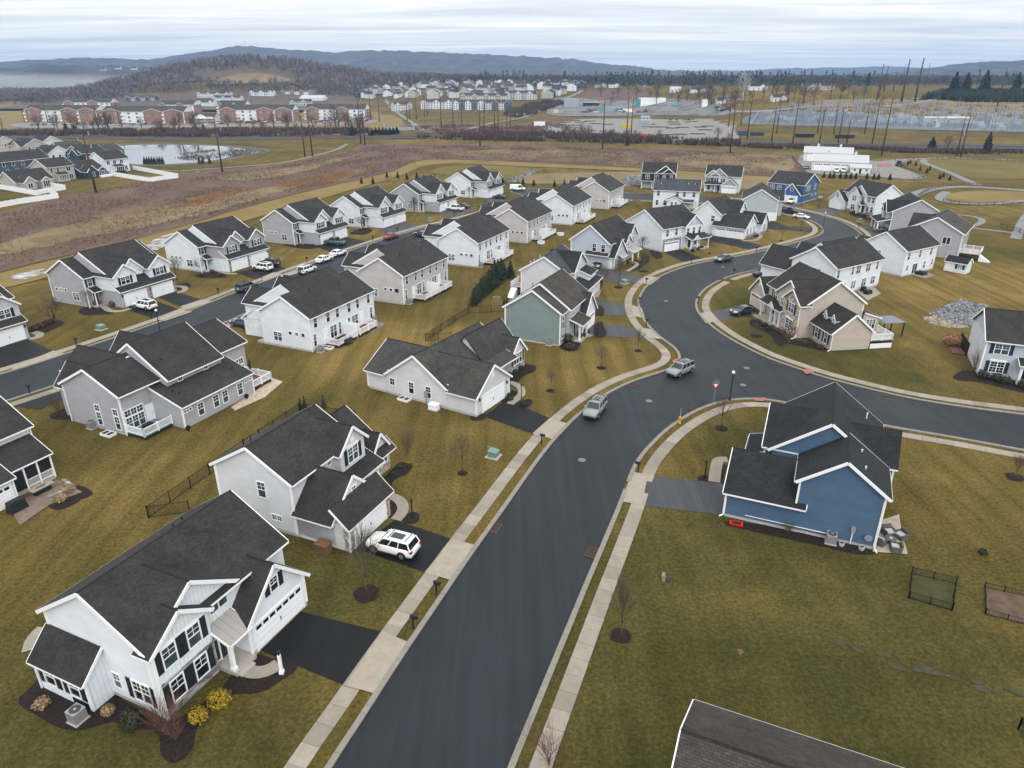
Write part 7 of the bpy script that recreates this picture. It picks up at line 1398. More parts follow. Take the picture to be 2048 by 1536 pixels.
for x in (-1.7, 1.7):
    for y in (-1.4, 1.4): MB().box(x - .07, x + .07, y - .07, y + .07, 0, 2.4).build('post', BLACK, t)
p = G(1925, 700); t = thing('wood_screen', 'dark slanted timber screen beside the right edge house', 'screen', (p.x, p.y, 0), R(70))
for k in range(9): MB().box(-2.6 + k * .58, -2.05 + k * .58, -.04, .04, 0, 1.9).build('board', CAPM, t)
MB().bar((-2.6, 0, 1.9), (2.6, 0, 1.9), .12).build('top_rail', CAPM, t); MB().box(-2.4, 2.2, .1, 1.8, 0, .15).build('platform', noisy('old_redwood', [(0.3, (0.10, 0.04, 0.03)), (0.7, (0.2, 0.09, 0.07))], 3.0), t)
p = G(1328, 1158); t = thing('drain_headwall', 'tilted concrete block standing in the near lawn', 'drain', (p.x, p.y, 0), R(-20)); MB().hexa([(-.12, -.35, 0), (.12, -.35, 0), (.12, .35, 0), (-.12, .35, 0), (-.2, -.33, .5), (.02, -.33, .5), (.02, .33, .42), (-.2, .33, .42)]).build('block', CURBM, t); MB().box(.1, .6, -.25, .25, -.05, .03).build('pipe_mouth', GRATE, t)
for u, v, lb in ((373, 862, 'black hose reel at the low wing corner of the grey twin house'), (490, 798, 'black hose reel at the far end of the grey twin house wing')):
    p = G(u, v); t = thing('hose_reel', lb, 'hose reel', (p.x + .25, p.y, 0), R(66), 'hose reels'); m = MB(); _ring(m, [(.14, -.1), (.3, -.1), (.3, .1), (.14, .1)], 14); m.v = [(a_, b_, c_ + .42) for a_, b_, c_ in m.v]; m.build('coil', TYRE, t); MB().box(-.05, .05, -.12, .12, 0, .5).build('stand', PLAST, t)
p = G(993, 597); t = thing('fire_pit', 'round stone fire pit on the grass by the evergreens', 'fire pit', (p.x, p.y, 0))
for k in range(10): a = k * .628; MB().hexa([(r_ * math.cos(a + da), r_ * math.sin(a + da), z) for z in (0, .3) for r_, da in ((.75, .04), (.75, .58), (.5, .58), (.5, .04))]).build('stone', CURBM, t)
MB().lathe([(.5, .05), (.02, .06)], 12).build('ash', MULCH, t)
for u, v, lb in ((1082, 487, 'white round plunge pool by the deck of a grey twin house'), (1121, 470, 'white round pool with blue water by the second deck')):
    p = G(u, v); t = thing('plunge_pool', lb, 'pool', (p.x, p.y, 0), 0, 'plunge pools'); MB().lathe([(.9, 0), (.95, .55), (.85, .55), (.83, .4)], 16).build('tub', TRIM, t); MB().lathe([(.84, .4), (.02, .41)], 16).build('water', M('pool_blue', (0.05, 0.12, 0.3), 0.1), t)
# farm gear by the barn
p = G(1782, 333); t = thing('tractor', 'dark tractor with red implement on the gravel yard', 'tractor', (p.x + 4, p.y, 0), R(10)); MB().box(-1.6, 1.6, -.5, .5, .7, 1.4).build('body', PDG, t); MB().box(-1.4, -.2, -.7, .7, 1.4, 2.6).build('cab', CGL, t)
for x, r_ in ((-1.0, .8), (1.2, .5)):
    for s_ in (-1, 1): wheel(t, x, s_ * .8, r_, s_)
p = G(1768, 333); t = thing('hay_rake', 'row of red farm rakes parked on the gravel yard', 'implement', (p.x, p.y, 0), R(5))
for k in range(5): MB().bar((-3 + k * 1.4, -.8, .1), (-2.5 + k * 1.4, .8, 1.6), .18).build('arm', REDP, t)
MB().bar((-3.2, 0, .7), (3.4, 0, .7), .2).build('beam', REDP, t)
# ------------------------------------------------------------------ neighbourhood on the far left, town, apartments
def simple_house(label, u, v, ang, w, d, hh, wall, roof, rise=2.6, axis='x', group=None, wins=((0.2, .5, .8), 2), gable=None, cat='house', name='house', face='-y', at=None, side=True, lower=None):
    loc = at or loc_of(u, v, ang); h = House(name, label, cat, loc, ang, wall, roof, group, fine=False, dz=-.05)
    h.block(0, w, 0, d, hh, rise, axis, found=False, vent=False)
    fr, fl = wins
    for s_ in range(fl):
        for f in fr:
            if f * w > .8: h.win('-y', 0, f * w, .9 + s_ * 2.8, 1.1, 1.5, 1, None, pane=random.choice((0, 0, 1)))
    if gable:
        for (x0, x1, z0, rs) in gable: h.block(x0, x1, -.5, d * .5, z0, rs, 'y', z0=.02, found=False, vent=False)
    return h
LG = 'houses of the far left neighbourhood'
NV = NAVY; DG = siding('slate_siding', (0.075, 0.095, 0.12)); TN = siding('tan_siding', (0.42, 0.40, 0.37))
h = simple_house('white two-storey house with fenced yard near the pond', 203, 350, 66, 10, 11.5, 5.6, WHITE, ROOF, 2.8, 'y', LG, ((.15,), 1), at=loc_of(203, 350, 66, 0, 0)); h.o.location = (*loc_of(247, 343, 66, 10, 8), 0)
for y in (1.6, 4.6, 8.0): h.win('+x', 10, y, 3.5, 1.4, 1.4, 2, None, pane=0)
h.shed(10, 12, 3.0, 7.6, 3.2, 2.6, '+x', walls=WHITE); h.win('+x', 12, 5.3, .6, 3.6, 1.8, 4, None, pane=0); h.win('+x', 10, 9.4, .6, 2.0, 1.8, 3, None, pane=0)
h = simple_house('navy one-storey house with gabled rear bay and white steps', 118, 354, 66, 14, 11, 2.9, NV, ROOF, 3.4, 'y', LG, ((.25,), 1)); h.block(13, 17, .6, 5.2, 2.9, 2.2, 'x', found=False, vent=False); h.win('+x', 17, 2.9, .9, 1.6, 1.6, 2, None, pane=1); h.block(12, 15.5, 6.5, 10.5, 2.8, 1.2, 'x', found=False, vent=False); h.win('+x', 15.5, 8.5, .7, 3.0, 1.8, 4, None, pane=0); h.part(MB().box(15.5, 17.5, 6, 11, 0, .8), 'deck_floor', TRIM)
h = simple_house('beige two-storey house with bay of white windows behind the pole', 67, 362, 66, 10, 11, 5.6, TN, ROOF, 2.7, 'y', LG, ((.1,), 1))
for y in (1.6, 4.2, 8.6): h.win('+x', 10, y, 3.5, .8 if y < 8 else 1.7, 1.5, 1 if y < 8 else 2, None, pane=0)
h.shed(10, 12.2, 2.2, 7.0, 3.4, 2.7, '+x', walls=TN); h.win('+x', 12.2, 4.6, .6, 3.6, 1.8, 4, None, pane=2); h.win('+x', 10, 8.8, .6, 2.2, 1.8, 3, None, pane=0)
h = simple_house('beige low house with gabled bay and sunroom at the left edge', 0, 378, 66, 10, 14, 2.9, TN, ROOF, 3.4, 'y', LG, ((.1,), 1)); h.block(9, 13, 1, 5.4, 2.9, 1.8, 'x', found=False, vent=False); h.win('+x', 13, 3.2, .8, 1.6, 1.6, 2, None, pane=0); h.block(9, 12.6, 7.8, 11.4, 2.8, 1.2, 'x', found=False, vent=False); h.win('+x', 12.6, 9.6, .6, 2.4, 1.9, 3, None, pane=0)
h = simple_house('slate green two-storey house at the left edge', -40, 350, 66, 11, 24, 5.4, DG, ROOF, 3.2, 'y', LG, ((.1,), 1))
for y in (4, 8, 12, 17): h.win('+x', 11, y, 3.4, 1.0, 1.6, 1, None, pane=1); h.win('+x', 11, y + 1, .7, 1.0, 1.6, 1, None, pane=1)
for i, (u, v, w, d, hh, wl, lb, ax) in enumerate(((72, 330, 12, 10, 5.6, WHITE, 'white house with a row of dark upper windows and pale gable wall', 'x'), (100, 322, 12, 13, 5.8, BLUE, 'blue house with round gable vent and white porch columns', 'y'), (137, 330, 12, 12, 5.6, NV, 'navy house with two white edged gables', 'y'), (172, 326, 13, 12, 5.4, DG, 'slate house with stepped white edged gables near the pond', 'y'), (20, 312, 15, 12, 5.6, TN, 'pale house with wide grey roof behind the slate green house', 'x'), (-40, 306, 15, 12, 5.6, GREIGE, 'grey roofed house at the far left edge', 'x'), (60, 305, 13, 11, 5.6, LAV, 'pale grey house with two bright gable walls', 'x'))):
    hq = simple_house(lb, u, v, 62, w, d, hh, wl, ROOFG if i % 2 else ROOF, 3.0, ax, LG, ((.15, .4, .65, .88), 2))
    hq.block(w * .45, w * .95, -1.5, d * .5, hh - .3, 2.4, 'y', z0=.02, found=False, vent=False)
    for y in (.2, .5, .8): hq.win('+x', w, y * d, 3.4, 1.0, 1.4, 1, None, pane=0)
p = G(240, 348); covered(243, 349, 66, 2.0, 1.2, 1.6, 'black gazebo over a patio set in the fenced yard', name='covered_table')
# brick apartments
AG = 'brick and white apartment blocks'
def apartment(label, u, v, ang, w, d=17, wing=True):
    h = House('apartment_block', label, 'apartment building', loc_of(u, v, ang), ang, WHITE, ROOFG, AG, fine=False, dz=-.1)
    h.block(0, w, 0, d, 9.6, 4.2, 'x', found=False, vent=False)
    n = 4; seg = w / n
    for k in range(n):
        if k != 1 and k != 2 or True:
            br = k in (0, 2) if w < 60 else k in (0, 2, 3)
            if br: h.block(k * seg + 1.2, k * seg + seg - 1.2, -1.2, d * .4, 9.7, 2.2, 'y', z0=.02, wall=BRICKM, found=False, vent=False)
            for fl in range(3):
                for f in (.3, .7): h.win('-y', -1.2 if br else 0, (k + f) * seg, 1.0 + fl * 3.05, 1.9, 1.6, 2, None, pane=random.choice((0, 1, 2)))
            for fl in range(3): h.part(MB().box(k * seg - 1.0, k * seg + 1.0, -1.5, 0, .2 + fl * 3.05, .4 + fl * 3.05), 'balcony_floor', TRIM); h.part(MB().box(k * seg - 1.0, k * seg + 1.0, -1.5, -1.44, .4 + fl * 3.05, 1.4 + fl * 3.05), 'balcony_rail', TRIM)
    h.part(MB().box(w - .05, w + .12, .1, d - .1, .1, 9.5), 'brick_end', BRICKM); h.part(MB().box(-.12, .05, .1, d - .1, .1, 9.5), 'brick_end', BRICKM)
    for y in (.25, .6):
        for fl in range(3): h.win('+x', w + .12, y * d, 1.0 + fl * 3.05, 1.4, 1.6, 2, None, pane=1)
    return h
apartment('brick and white apartment block at the far left of the complex', 54, 243, 86, 68); apartment('brick and white apartment block in the middle left with white balconies', 208, 246, 84, 76); apartment('brick and white apartment block beside the white clubhouse', 440, 242, 86, 70); apartment('brick and white apartment block at the right end of the complex', 612, 240, 84, 58)
apartment('brick apartment block standing behind the left blocks', 130, 222, 86, 58); apartment('brick apartment block behind the clubhouse', 438, 229, 86, 30); apartment('brick apartment wing behind the middle left block', 320, 228, 84, 40)
h = simple_house('low white clubhouse with wide white gable among the apartments', 376, 243, 86, 26, 14, 4.0, WHITE, ROOFG, 3.0, 'x', None, ((.2, .5, .8), 1), gable=[(8, 18, 3.8, 2.6)], cat='clubhouse', name='clubhouse'); h.part(MB().box(-6, 26, -3, 0, 2.6, 3.0), 'canopy', TRIM)
# rows of town houses: label, pixel of left front corner, angle, count, unit width
def rowhouse(label, u, v, ang, n, uw=7.0, d=11, hh=7.6, walls=(WHITE,), roof=ROOFG, group='town house rows', front='-y'):
    h = House('town_house_row', label, 'town houses', loc_of(u, v, ang), ang, walls[0], roof, group, fine=False, dz=-.1); w = n * uw
    h.block(0, w, 0, d, hh, 2.8, 'x', found=False, vent=False)
    for k in range(n):
        wl = walls[k % len(walls)]
        if wl is not walls[0]: h.part(MB().box(k * uw + .05, (k + 1) * uw - .05, -.12, .05, .1, hh - .05), 'front_cladding', wl)
        if k % 2 == 0: h.block(k * uw + .8, k * uw + uw - .4, -.6, d * .45, hh, 2.1, 'y', z0=.02, wall=wl, found=False, vent=False)
        for fl in range(3 if hh > 7 else 2):
            for f in (.28, .72): h.win('-y', -.6 if k % 2 == 0 else -.12 if wl is not walls[0] else 0, (k + f) * uw, .9 + fl * 2.5, 1.2, 1.4, 1, None, pane=random.choice((0, 0, 1)))
    for y in (.3, .7): h.win('+x', w, y * d, 4.5, 1.0, 1.4, 1, None); h.win('-x', 0, y * d, 4.5, 1.0, 1.4, 1, None)
    return h
rows = [('white town houses with dark balconies at the left of the upper complex', 375, 217, 85, 5, (WHITE,)), ('white and grey town houses left of the white roofed hall', 425, 207, 80, 6, (LAV, WHITE)), ('grey green town houses beside the white roofed hall', 580, 216, 100, 4, (SAGE,)), ('low brick hall row below the wooded hill', 562, 194, 86, 7, (BRICKM, WHITE)), ('grey town houses behind the brick hall row', 500, 195, 86, 5, (WHITE, LAV)),
 ('pale town houses before the wooded hill', 395, 199, 84, 7, (LAV, WHITE)), ('dark blue gabled town houses at the top of the complex', 253, 207, 86, 6, (NV, GREY)),
 ('pale grey twin town house at the bend of the town road', 790, 224, 120, 3, (LAV,)), ('white rear town house row facing the scrub', 842, 219, 84, 5, (WHITE, LAV)), ('white and navy rear town house row facing the scrub', 905, 220, 84, 5, (WHITE, NV)), ('navy gabled town house row before the bare trees', 958, 220, 82, 5, (NV, LAV)),
 ('white three-storey row with brick ends in the middle of the town', 832, 193, 84, 7, (WHITE, BRICKM)), ('brick and white corner row of the town', 764, 193, 82, 4, (BRICKM, WHITE)), ('slate row at the upper left of the town', 720, 188, 84, 5, (GREY, LAV)), ('beige row with many gables behind the navy row', 920, 205, 84, 8, (TN, LAV)), ('grey row in front of the white sloping houses', 985, 200, 84, 7, (LAV, GREY))]
for lb, u, v, a, n, wl in rows: rowhouse(lb, u, v, a, n, walls=wl)
rng = random.Random(5); TG = 'detached houses of the hillside town'
cols = [(WHITE, 'white'), (LAV, 'pale grey'), (TN, 'beige'), (NV, 'navy'), (GREY, 'blue grey'), (GREIGE, 'warm grey')]
spots = [(u, 186 + rng.uniform(-2, 2)) for u in range(740, 1060, 26)] + [(u, 178 + rng.uniform(-1.5, 1.5)) for u in range(810, 1150, 24)] + [(u, 170 + rng.uniform(-1, 1)) for u in range(830, 1160, 30)] + [(u, 193 + rng.uniform(-1, 1)) for u in range(860, 1060, 34)]
spots += [(u, 197 + rng.uniform(-3, 3)) for u in range(700, 1050, 22)] + [(u, 182 + rng.uniform(-2, 2)) for u in range(705, 1120, 20)] + [(u, 174 + rng.uniform(-1, 1)) for u in range(800, 1150, 19)]
spots += [(1072 + i * 10, 200 - i * 2.9) for i in range(9)]
for i, (u, v) in enumerate(spots):
    wl, cn = cols[rng.choice((0, 0, 0, 1, 1, 2, 3, 4, 5))]
    simple_house('%s gabled house on the hillside of the town' % cn, u, v, rng.choice((80, 84, 170)), rng.uniform(11, 15), rng.uniform(11, 14), 6.6, wl, rng.choice((ROOF, ROOFG)), 3.2, rng.choice('xy'), TG, ((.25, .7), 2), gable=[(1, 5.5, 5.4, 2.2)])
h = simple_house('large white roofed hall among the apartments', 600, 205, 86, 34, 22, 5.0, WHITE, BARNR, 4.0, 'x', None, ((.2, .5, .8), 1), cat='hall', name='hall')
# farm houses along the country road
FG = 'houses along the country road'
for lb, u, v, w, wl, rf in (('white farm house on the slope above the equipment yard', 1382, 188, 22, WHITE, ROOFG), ('white house beside the bare tree on the hill', 1218, 176, 14, WHITE, ROOF), ('low grey house left of the white hill house', 1190, 176, 16, GREY, ROOF), ('red brick house by the round bare tree', 1277, 181, 10, BRICKM, ROOFG), ('small white trailer on the lawn', 1341, 187, 12, WHITE, BARNR), ('brick house behind the yard trucks', 1456, 210, 14, BRICKM, ROOFG), ('small white house with blue roof at the yard edge', 1434, 212, 10, WHITE, ROOFL), ('white ranch house under the pale bare tree', 1500, 181, 18, WHITE, ROOF), ('white gabled barn above the substation', 1545, 205, 13, WHITE, ROOFG), ('pale garage by the grey drive', 1606, 180, 14, GREY, ROOFG), ('brown house among the bare trees right of the drive', 1642, 180, 14, BEIGE, ROOF), ('white house at the far left field edge', -5, 196, 18, WHITE, ROOF), ('white van-like shed in the far left field', 28, 197, 9, WHITE, BARNR)):
    simple_house(lb, u, v, 88, w, 9, 4.2, wl, rf, 2.6, 'x', FG, ((.2, .5, .8), 1), gable=[(w * .55, w * .9, 4.0, 1.8)])
# parked cars by the apartments, tiny
def tinycar():
    t = thing('parked_car', '', 'car'); MB().hexa([(-2.2, -.9, .3), (2.2, -.85, .3), (2.2, .85, .3), (-2.2, .9, .3), (-2.2, -.9, .95), (2.1, -.8, .85), (2.1, .8, .85), (-2.2, .9, .95)]).build('body', PW, t); MB().hexa([(-1.9, -.8, .95), (.9, -.8, .92), (.9, .8, .92), (-1.9, .8, .95), (-1.5, -.65, 1.5), (.2, -.65, 1.5), (.2, .65, 1.5), (-1.5, .65, 1.5)]).build('cabin', CGL, t)
    for x in (-1.3, 1.35):
        for y in (-.8, .8): wheel(t, x, y, .34, 1 if y > 0 else -1)
    return t
tcs = []
for mt, cn in ((PW, 'white'), (PDG, 'dark grey'), (PBK, 'black'), (PGR, 'silver grey'), (PRD, 'red')):
    t = tinycar(); t.children[0].data.materials[0] = mt; tcs.append((t, cn))
field('car_park', [(20, 252), (60, 247), (340, 252), (460, 249), (600, 247), (745, 240), (735, 247), (600, 252), (400, 256), (100, 258)], .25, PATHM, 1, 6, 25)
rng = random.Random(11); k = 0
for u0, u1, v0, n in ((60, 330, 251, 20), (385, 460, 249, 9), (462, 575, 246, 12), (575, 625, 238, 8), (630, 740, 244, 12)):
    for i in range(n):
        t, cn = rng.choice(tcs); u = u0 + (u1 - u0) * (i + rng.random() * .4) / n; v = v0 + rng.uniform(-2, 2); q = G(u, v); place(t, None, q + Vector((0, 0, .25)), R(rng.choice((85, -95, 5))), '%s car parked in front of the brick apartments' % cn, 'cars parked by the apartments')
for t, cn in tcs: 
    if not t.get('used'): place(t, None, G(700, 243), 0, '%s car parked in front of the brick apartments' % cn, 'cars parked by the apartments')
# ------------------------------------------------------------------ transmission poles and wires
WIRE = M('cable', (0.10, 0.10, 0.11), 0.5); INS = M('insulator', (0.44, 0.47, 0.52), 0.5)
PT = []
def pole(u, v, vt, arms=1, label='brown transmission pole with pale insulators', r=.42):
    p = G(u, v); hh = height_for(p, vt); t = thing('power_pole', label, 'power pole', p, 0, 'transmission poles'); MB().lathe([(r, -.5), (r * .8, hh * .5), (r * .45, hh), (.02, hh + .1)], 8).build('mast', STEELP, t, True)
    tops = []
    for k in range(3 if arms else 0):
        z = hh * (.97 - .1 * k); s_ = 1 if k % 2 == 0 else -1; e = Vector((s_ * 2.0, 0, z + .5)); MB().bar((0, 0, z), e, .14).build('crossarm', STEELP, t); MB().lathe([(.09, 0), (.13, .3), (.09, .6), (.13, .9), (.06, 1.2)], 6, (e.x, 0, e.z - 1.2)).build('insulator', INS, t); tops.append(p + e - Vector((0, 0, 1.2)))
    PT.append((u, tops)); return tops
PL = [(192.4, 385.4, 261.6), (445, 344, 231), (610, 313, 231), (625, 313, 220.6), (95.7, 244.5, 207), (197, 255, 214), (240, 251, 200), (49.6, 244.5, 217), (5, 256, 224), (507.5, 238, 185), (722, 288, 198), (730, 290.7, 220), (742, 241, 176), (759, 244.5, 186), (814.6, 243, 191.6), (820, 241, 192), (833, 239.4, 191.6), (849.5, 234, 188), (854.6, 231, 176), (882.6, 255, 195), (906.5, 255, 203.5), (924, 251.4, 196.7), (960, 292.4, 210), (968.4, 278.7, 207), (989, 266.8, 198.4), (996.4, 266.8, 198.4), (1013.5, 258, 227), (1020.7, 256.5, 226), (1205, 299, 196.7), (1252.8, 278.7, 193), (1262, 272, 196.7), (1460, 306.4, 205), (1456.7, 254.6, 184), (1481.6, 252.5, 184), (1494, 279.5, 180), (1543, 283.6, 213), (1553, 267, 194.6), (1585, 287.7, 196.6), (1634.8, 267, 200.8), (1638, 290, 217), (1667, 269, 205), (1676, 287, 215), (1692.8, 287.7, 238), (1728.8, 269, 200.8), (1743.7, 289, 196.6), (1763, 310.5, 194.6), (1913, 311.8, 231.8), (1921, 313.4, 231.8), (1753, 202.9, 128), (1767, 184, 132.5), (1786, 183, 143), (1802.5, 172, 138.7), (1850, 174, 126), (1991, 225.6, 134.5), (1862, 171, 146), (1875, 170, 150)]
LB = {192.4: 'brown power pole beside the white vinyl fence', 445: 'brown power pole beside the pond path', 1763: 'tall brown pole behind the white barns', 1913: 'left pole of the braced pair near the dark conifer', 1921: 'right pole of the braced pair near the dark conifer', 1205: 'brown pole standing in the meadow before the equipment yard', 960: 'thick brown pole beside the rail track'}
T = {}
for u, v, vt in PL: T[u] = pole(u, v, vt, 1, LB.get(u, 'brown transmission pole with pale insulators'), .42 if v > 230 else .55)
for u, v, vt in ((1802.6, 203.7, 118), (1829.4, 203.7, 116)): T[u] = pole(u, v, vt, 1, 'very thick dark steel pole on the rise behind the substation', .95)
t = thing('pole_brace', 'steel braces joining the pole pair near the dark conifer', 'brace', G(1913, 311.8)); d_ = G(1921, 313.4) - G(1913, 311.8)
for za, zb in ((9, 14), (14, 9), (14, 14), (9, 9)): MB().bar((0, 0, za), d_ + Vector((0, 0, zb)), .2).build('brace', GALV, t)
def wire(a, b, sag, label='power cable strung between the transmission poles', r=.035):
    n = 14; pts = [a.lerp(b, i / n) - Vector((0, 0, sag * 4 * (i / n) * (1 - i / n))) for i in range(n + 1)]; o = pts[0]; tag(MB().tube([q - o for q in pts], r, 4, False).build('power_cable', WIRE), label, 'cable', 'power cables').location = o
for a, b in ((192.4, 445), (445, 610), (610, 722), (625, 730), (722, 960), (960, 1205), (1205, 1460), (1460, 1763), (240, 507.5), (95.7, 240), (1763, 1913), (742, 833), (833, 882.6), (1252.8, 1456.7), (1494, 1585), (1802.6, 1767), (1829.4, 1850), (989, 1252.8)):
    for k in range(3): wire(T[a][k], T[b][k], 3.0)
L0 = G(-300, 470)
for k in range(3): wire(T[192.4][k], Vector((L0.x - 20, L0.y - 30, 24 - k * 2.5)), 3.0)
# ------------------------------------------------------------------ rail track
for off in (0.0, 1.44):
    q = resample(spline([tuple(G(u, v).to_2d()) for u, v in ((-250, 277), (0, 272.5), (400, 276.5), (740, 273.5), (1100, 278.5), (1500, 288), (2048, 295.5), (2250, 299))], 10), 10); L = offset(q, off)
    struct(ribbon('rail', offset(L, .07), offset(L, -.07), .2, STEELP, .42))
# ------------------------------------------------------------------ substation
def gantry(sc, label):
    t = thing('gantry', label, 'substation frame', (0, 0, 0), 0, 'substation gantries'); H_ = 11.0
    for x in (-5, 5):
        m = MB()
        for dx in (-.5, .5):
            for dy in (-.5, .5): m.bar((x + dx, dy, 0), (x + dx * .4, dy * .4, H_), .14)
        for k in range(6):
            z = k * H_ / 6; z2 = (k + 1) * H_ / 6; m.bar((x - .5, -.5, z), (x + .4, -.4, z2), .1); m.bar((x + .5, .5, z), (x - .4, .4, z2), .1)
        m.build('lattice_leg', GALV, t); MB().bar((x, 0, H_), (x, 0, H_ + 4), .12).build('mast', GALV, t)
    m = MB(); m.bar((-5, -.4, H_ - .2), (5, -.4, H_ - .2), .16); m.bar((-5, .4, H_ - .2), (5, .4, H_ - .2), .16); m.bar((-5, 0, H_ + .7), (5, 0, H_ + .7), .16)
    for k in range(8): m.bar((-5 + k * 1.25, -.4, H_ - .2), (-4.4 + k * 1.25, 0, H_ + .7), .1); m.bar((-4.4 + k * 1.25, 0, H_ + .7), (-3.75 + k * 1.25, .4, H_ - .2), .1)
    m.build('beam', GALV, t)
    for x in (-3, 0, 3): MB().lathe([(.12, 0), (.2, .4), (.12, .8), (.2, 1.2), (.1, 1.6)], 6, (x, 0, H_ - 1.9)).build('insulator', INS, t)
    return t
def busstand(label):
    t = thing('bus_support', label, 'substation equipment', (0, 0, 0), 0, 'substation bus supports')
    for x in (-2.2, 2.2): MB().bar((x, 0, 0), (x, 0, 3.4), .28).build('post', GALV, t)
    MB().bar((-2.8, 0, 3.4), (2.8, 0, 3.4), .3).build('beam', GALV, t)
    for x in (-2.2, 0, 2.2): MB().bar((x, 0, 3.5), (x - .7, 0, 5.4), .22).build('insulator', INS, t); MB().bar((x, 0, 3.5), (x + .7, 0, 5.4), .22).build('insulator', INS, t)
    return t
TRG = M('transformer_grey', (0.36, 0.42, 0.44), 0.5)
def transformer(label):
    t = thing('transformer', label, 'transformer', (0, 0, 0), 0, 'power transformers'); MB().box(-2.6, 2.6, -1.4, 1.4, .3, 3.6).build('tank', TRG, t); MB().box(-3.2, 3.2, -2.0, 2.0, 0, .3).build('plinth', CONC, t)
    for k in range(6): MB().box(-2.4 + k * .85, -1.9 + k * .85, -2.2, -1.4, .8, 3.2).build('radiator', TRG, t)
    for x in (-1.5, 0, 1.5): MB().lathe([(.25, 0), (.32, .3), (.2, .7), (.28, 1.0), (.12, 1.9)], 8, (x, 0, 3.6)).build('bushing', INS, t)
    MB().tube([(-2.2, .8, 4.6), (2.2, .8, 4.6)], .45, 10).build('conservator', TRG, t); return t
g0 = gantry(1, 'pale steel lattice gantry inside the fenced substation'); b0 = busstand('pale steel bus support with angled insulators in the substation'); t0 = transformer('grey power transformer with radiators in the substation')
for u, v, a in ((1560, 244, 5), (1598, 240, 5), (1640, 243, 0), (1690, 240, 5), (1740, 246, 0), (1790, 240, 5), (1830, 252, 0), (1870, 243, 5), (1915, 246, 0), (1950, 255, 10), (1985, 247, 0), (2010, 258, 5), (2040, 250, 0), (1655, 232, 0), (1725, 232, 0), (1900, 234, 0), (1580, 236, 90), (1615, 247, 90), (1665, 247, 0), (1712, 236, 90), (1765, 250, 0), (1808, 234, 90), (1850, 236, 0), (1880, 252, 90), (1930, 240, 0), (1965, 240, 90), (2020, 243, 0), (2030, 262, 0)): place(g0, None, G(u, v), R(a))
rng = random.Random(3)
for i in range(95):
    u = rng.uniform(1530, 2060); v = rng.uniform(231, 254) + (u - 1540) * .016; place(b0, None, G(u, v), R(rng.choice((0, 0, 90, 5))))
for u, v in ((1825, 248), (1845, 252), (1800, 244), (1870, 255), (1960, 259), (2000, 262), (1775, 247)): place(t0, None, G(u, v), R(rng.choice((0, 90))))
h = simple_house('long low grey control building in the substation', 1850, 249, 88, 34, 8, 4.0, GREY, BARNR, 1.0, 'x', None, ((.2, .5, .8), 1), cat='building', name='control_building')
CHAIN = M('chain_link', (0.34, 0.38, 0.43), 0.5)
def meshfence(label, pts, hh=2.4):
    P = [G(u, v) for u, v in pts]; t = thing('chain_link_fence', label, 'fence', P[0]); o = P[0]
    for a, b in zip(P, P[1:]):
        k = max(1, int((b - a).length / 6))
        for i in range(k):
            A = a.lerp(b, i / k) - o; B = a.lerp(b, (i + 1) / k) - o; MB().bar(A, A + Vector((0, 0, hh + .3)), .16).build('post', CHAIN, t); pn = MB()
            for f in range(1, 9): pn.bar(A + Vector((0, 0, hh * f / 8)), B + Vector((0, 0, hh * f / 8)), .06)
            for j in range(1, 8): c = A.lerp(B, j / 8); pn.bar(c, c + Vector((0, 0, hh)), .06)
            pn.build('mesh_panel', CHAIN, t)
meshfence('pale chain link fence along the front of the substation', [(1516, 229), (1500, 250.5), (1760, 259), (2048, 266), (2200, 270)]); 
# ------------------------------------------------------------------ equipment yard
def contbox(name, label, u, v, w, d, hh, mat, a=88, roof=None, cat='container', grp='yard containers'):
    q = G(u, v); t = thing(name, label, cat, q, R(a - 90), grp); MB().box(0, w, 0, d, .15, hh).build('body', mat, t)
    for k in range(int(w / 1.2)): MB().box(.3 + k * 1.2, .6 + k * 1.2, -.06, 0, .3, hh - .2).build('rib', mat, t)
    MB().box(-.1, w + .1, -.1, d + .1, hh, hh + .18).build('roof', roof or mat, t); MB().box(.2, w - .2, .2, d - .2, 0, .15).build('base', PLAST, t); return t
YEL = M('yard_yellow', (0.48, 0.36, 0.05), 0.5); DKG = M('dark_green_steel', (0.02, 0.04, 0.03), 0.6); TEAL = M('teal_sheet', (0.04, 0.30, 0.33), 0.5); ORG = M('orange_steel', (0.55, 0.10, 0.03), 0.5)
contbox('storage_hall', 'big white hall with teal ends above the equipment yard', 1279, 215, 28, 12, 9, TRIM, cat='hall', grp=None); contbox('hall_end', 'teal end bay of the big white hall', 1275, 215, 3, 12, 8.5, TEAL, cat='hall', grp=None)
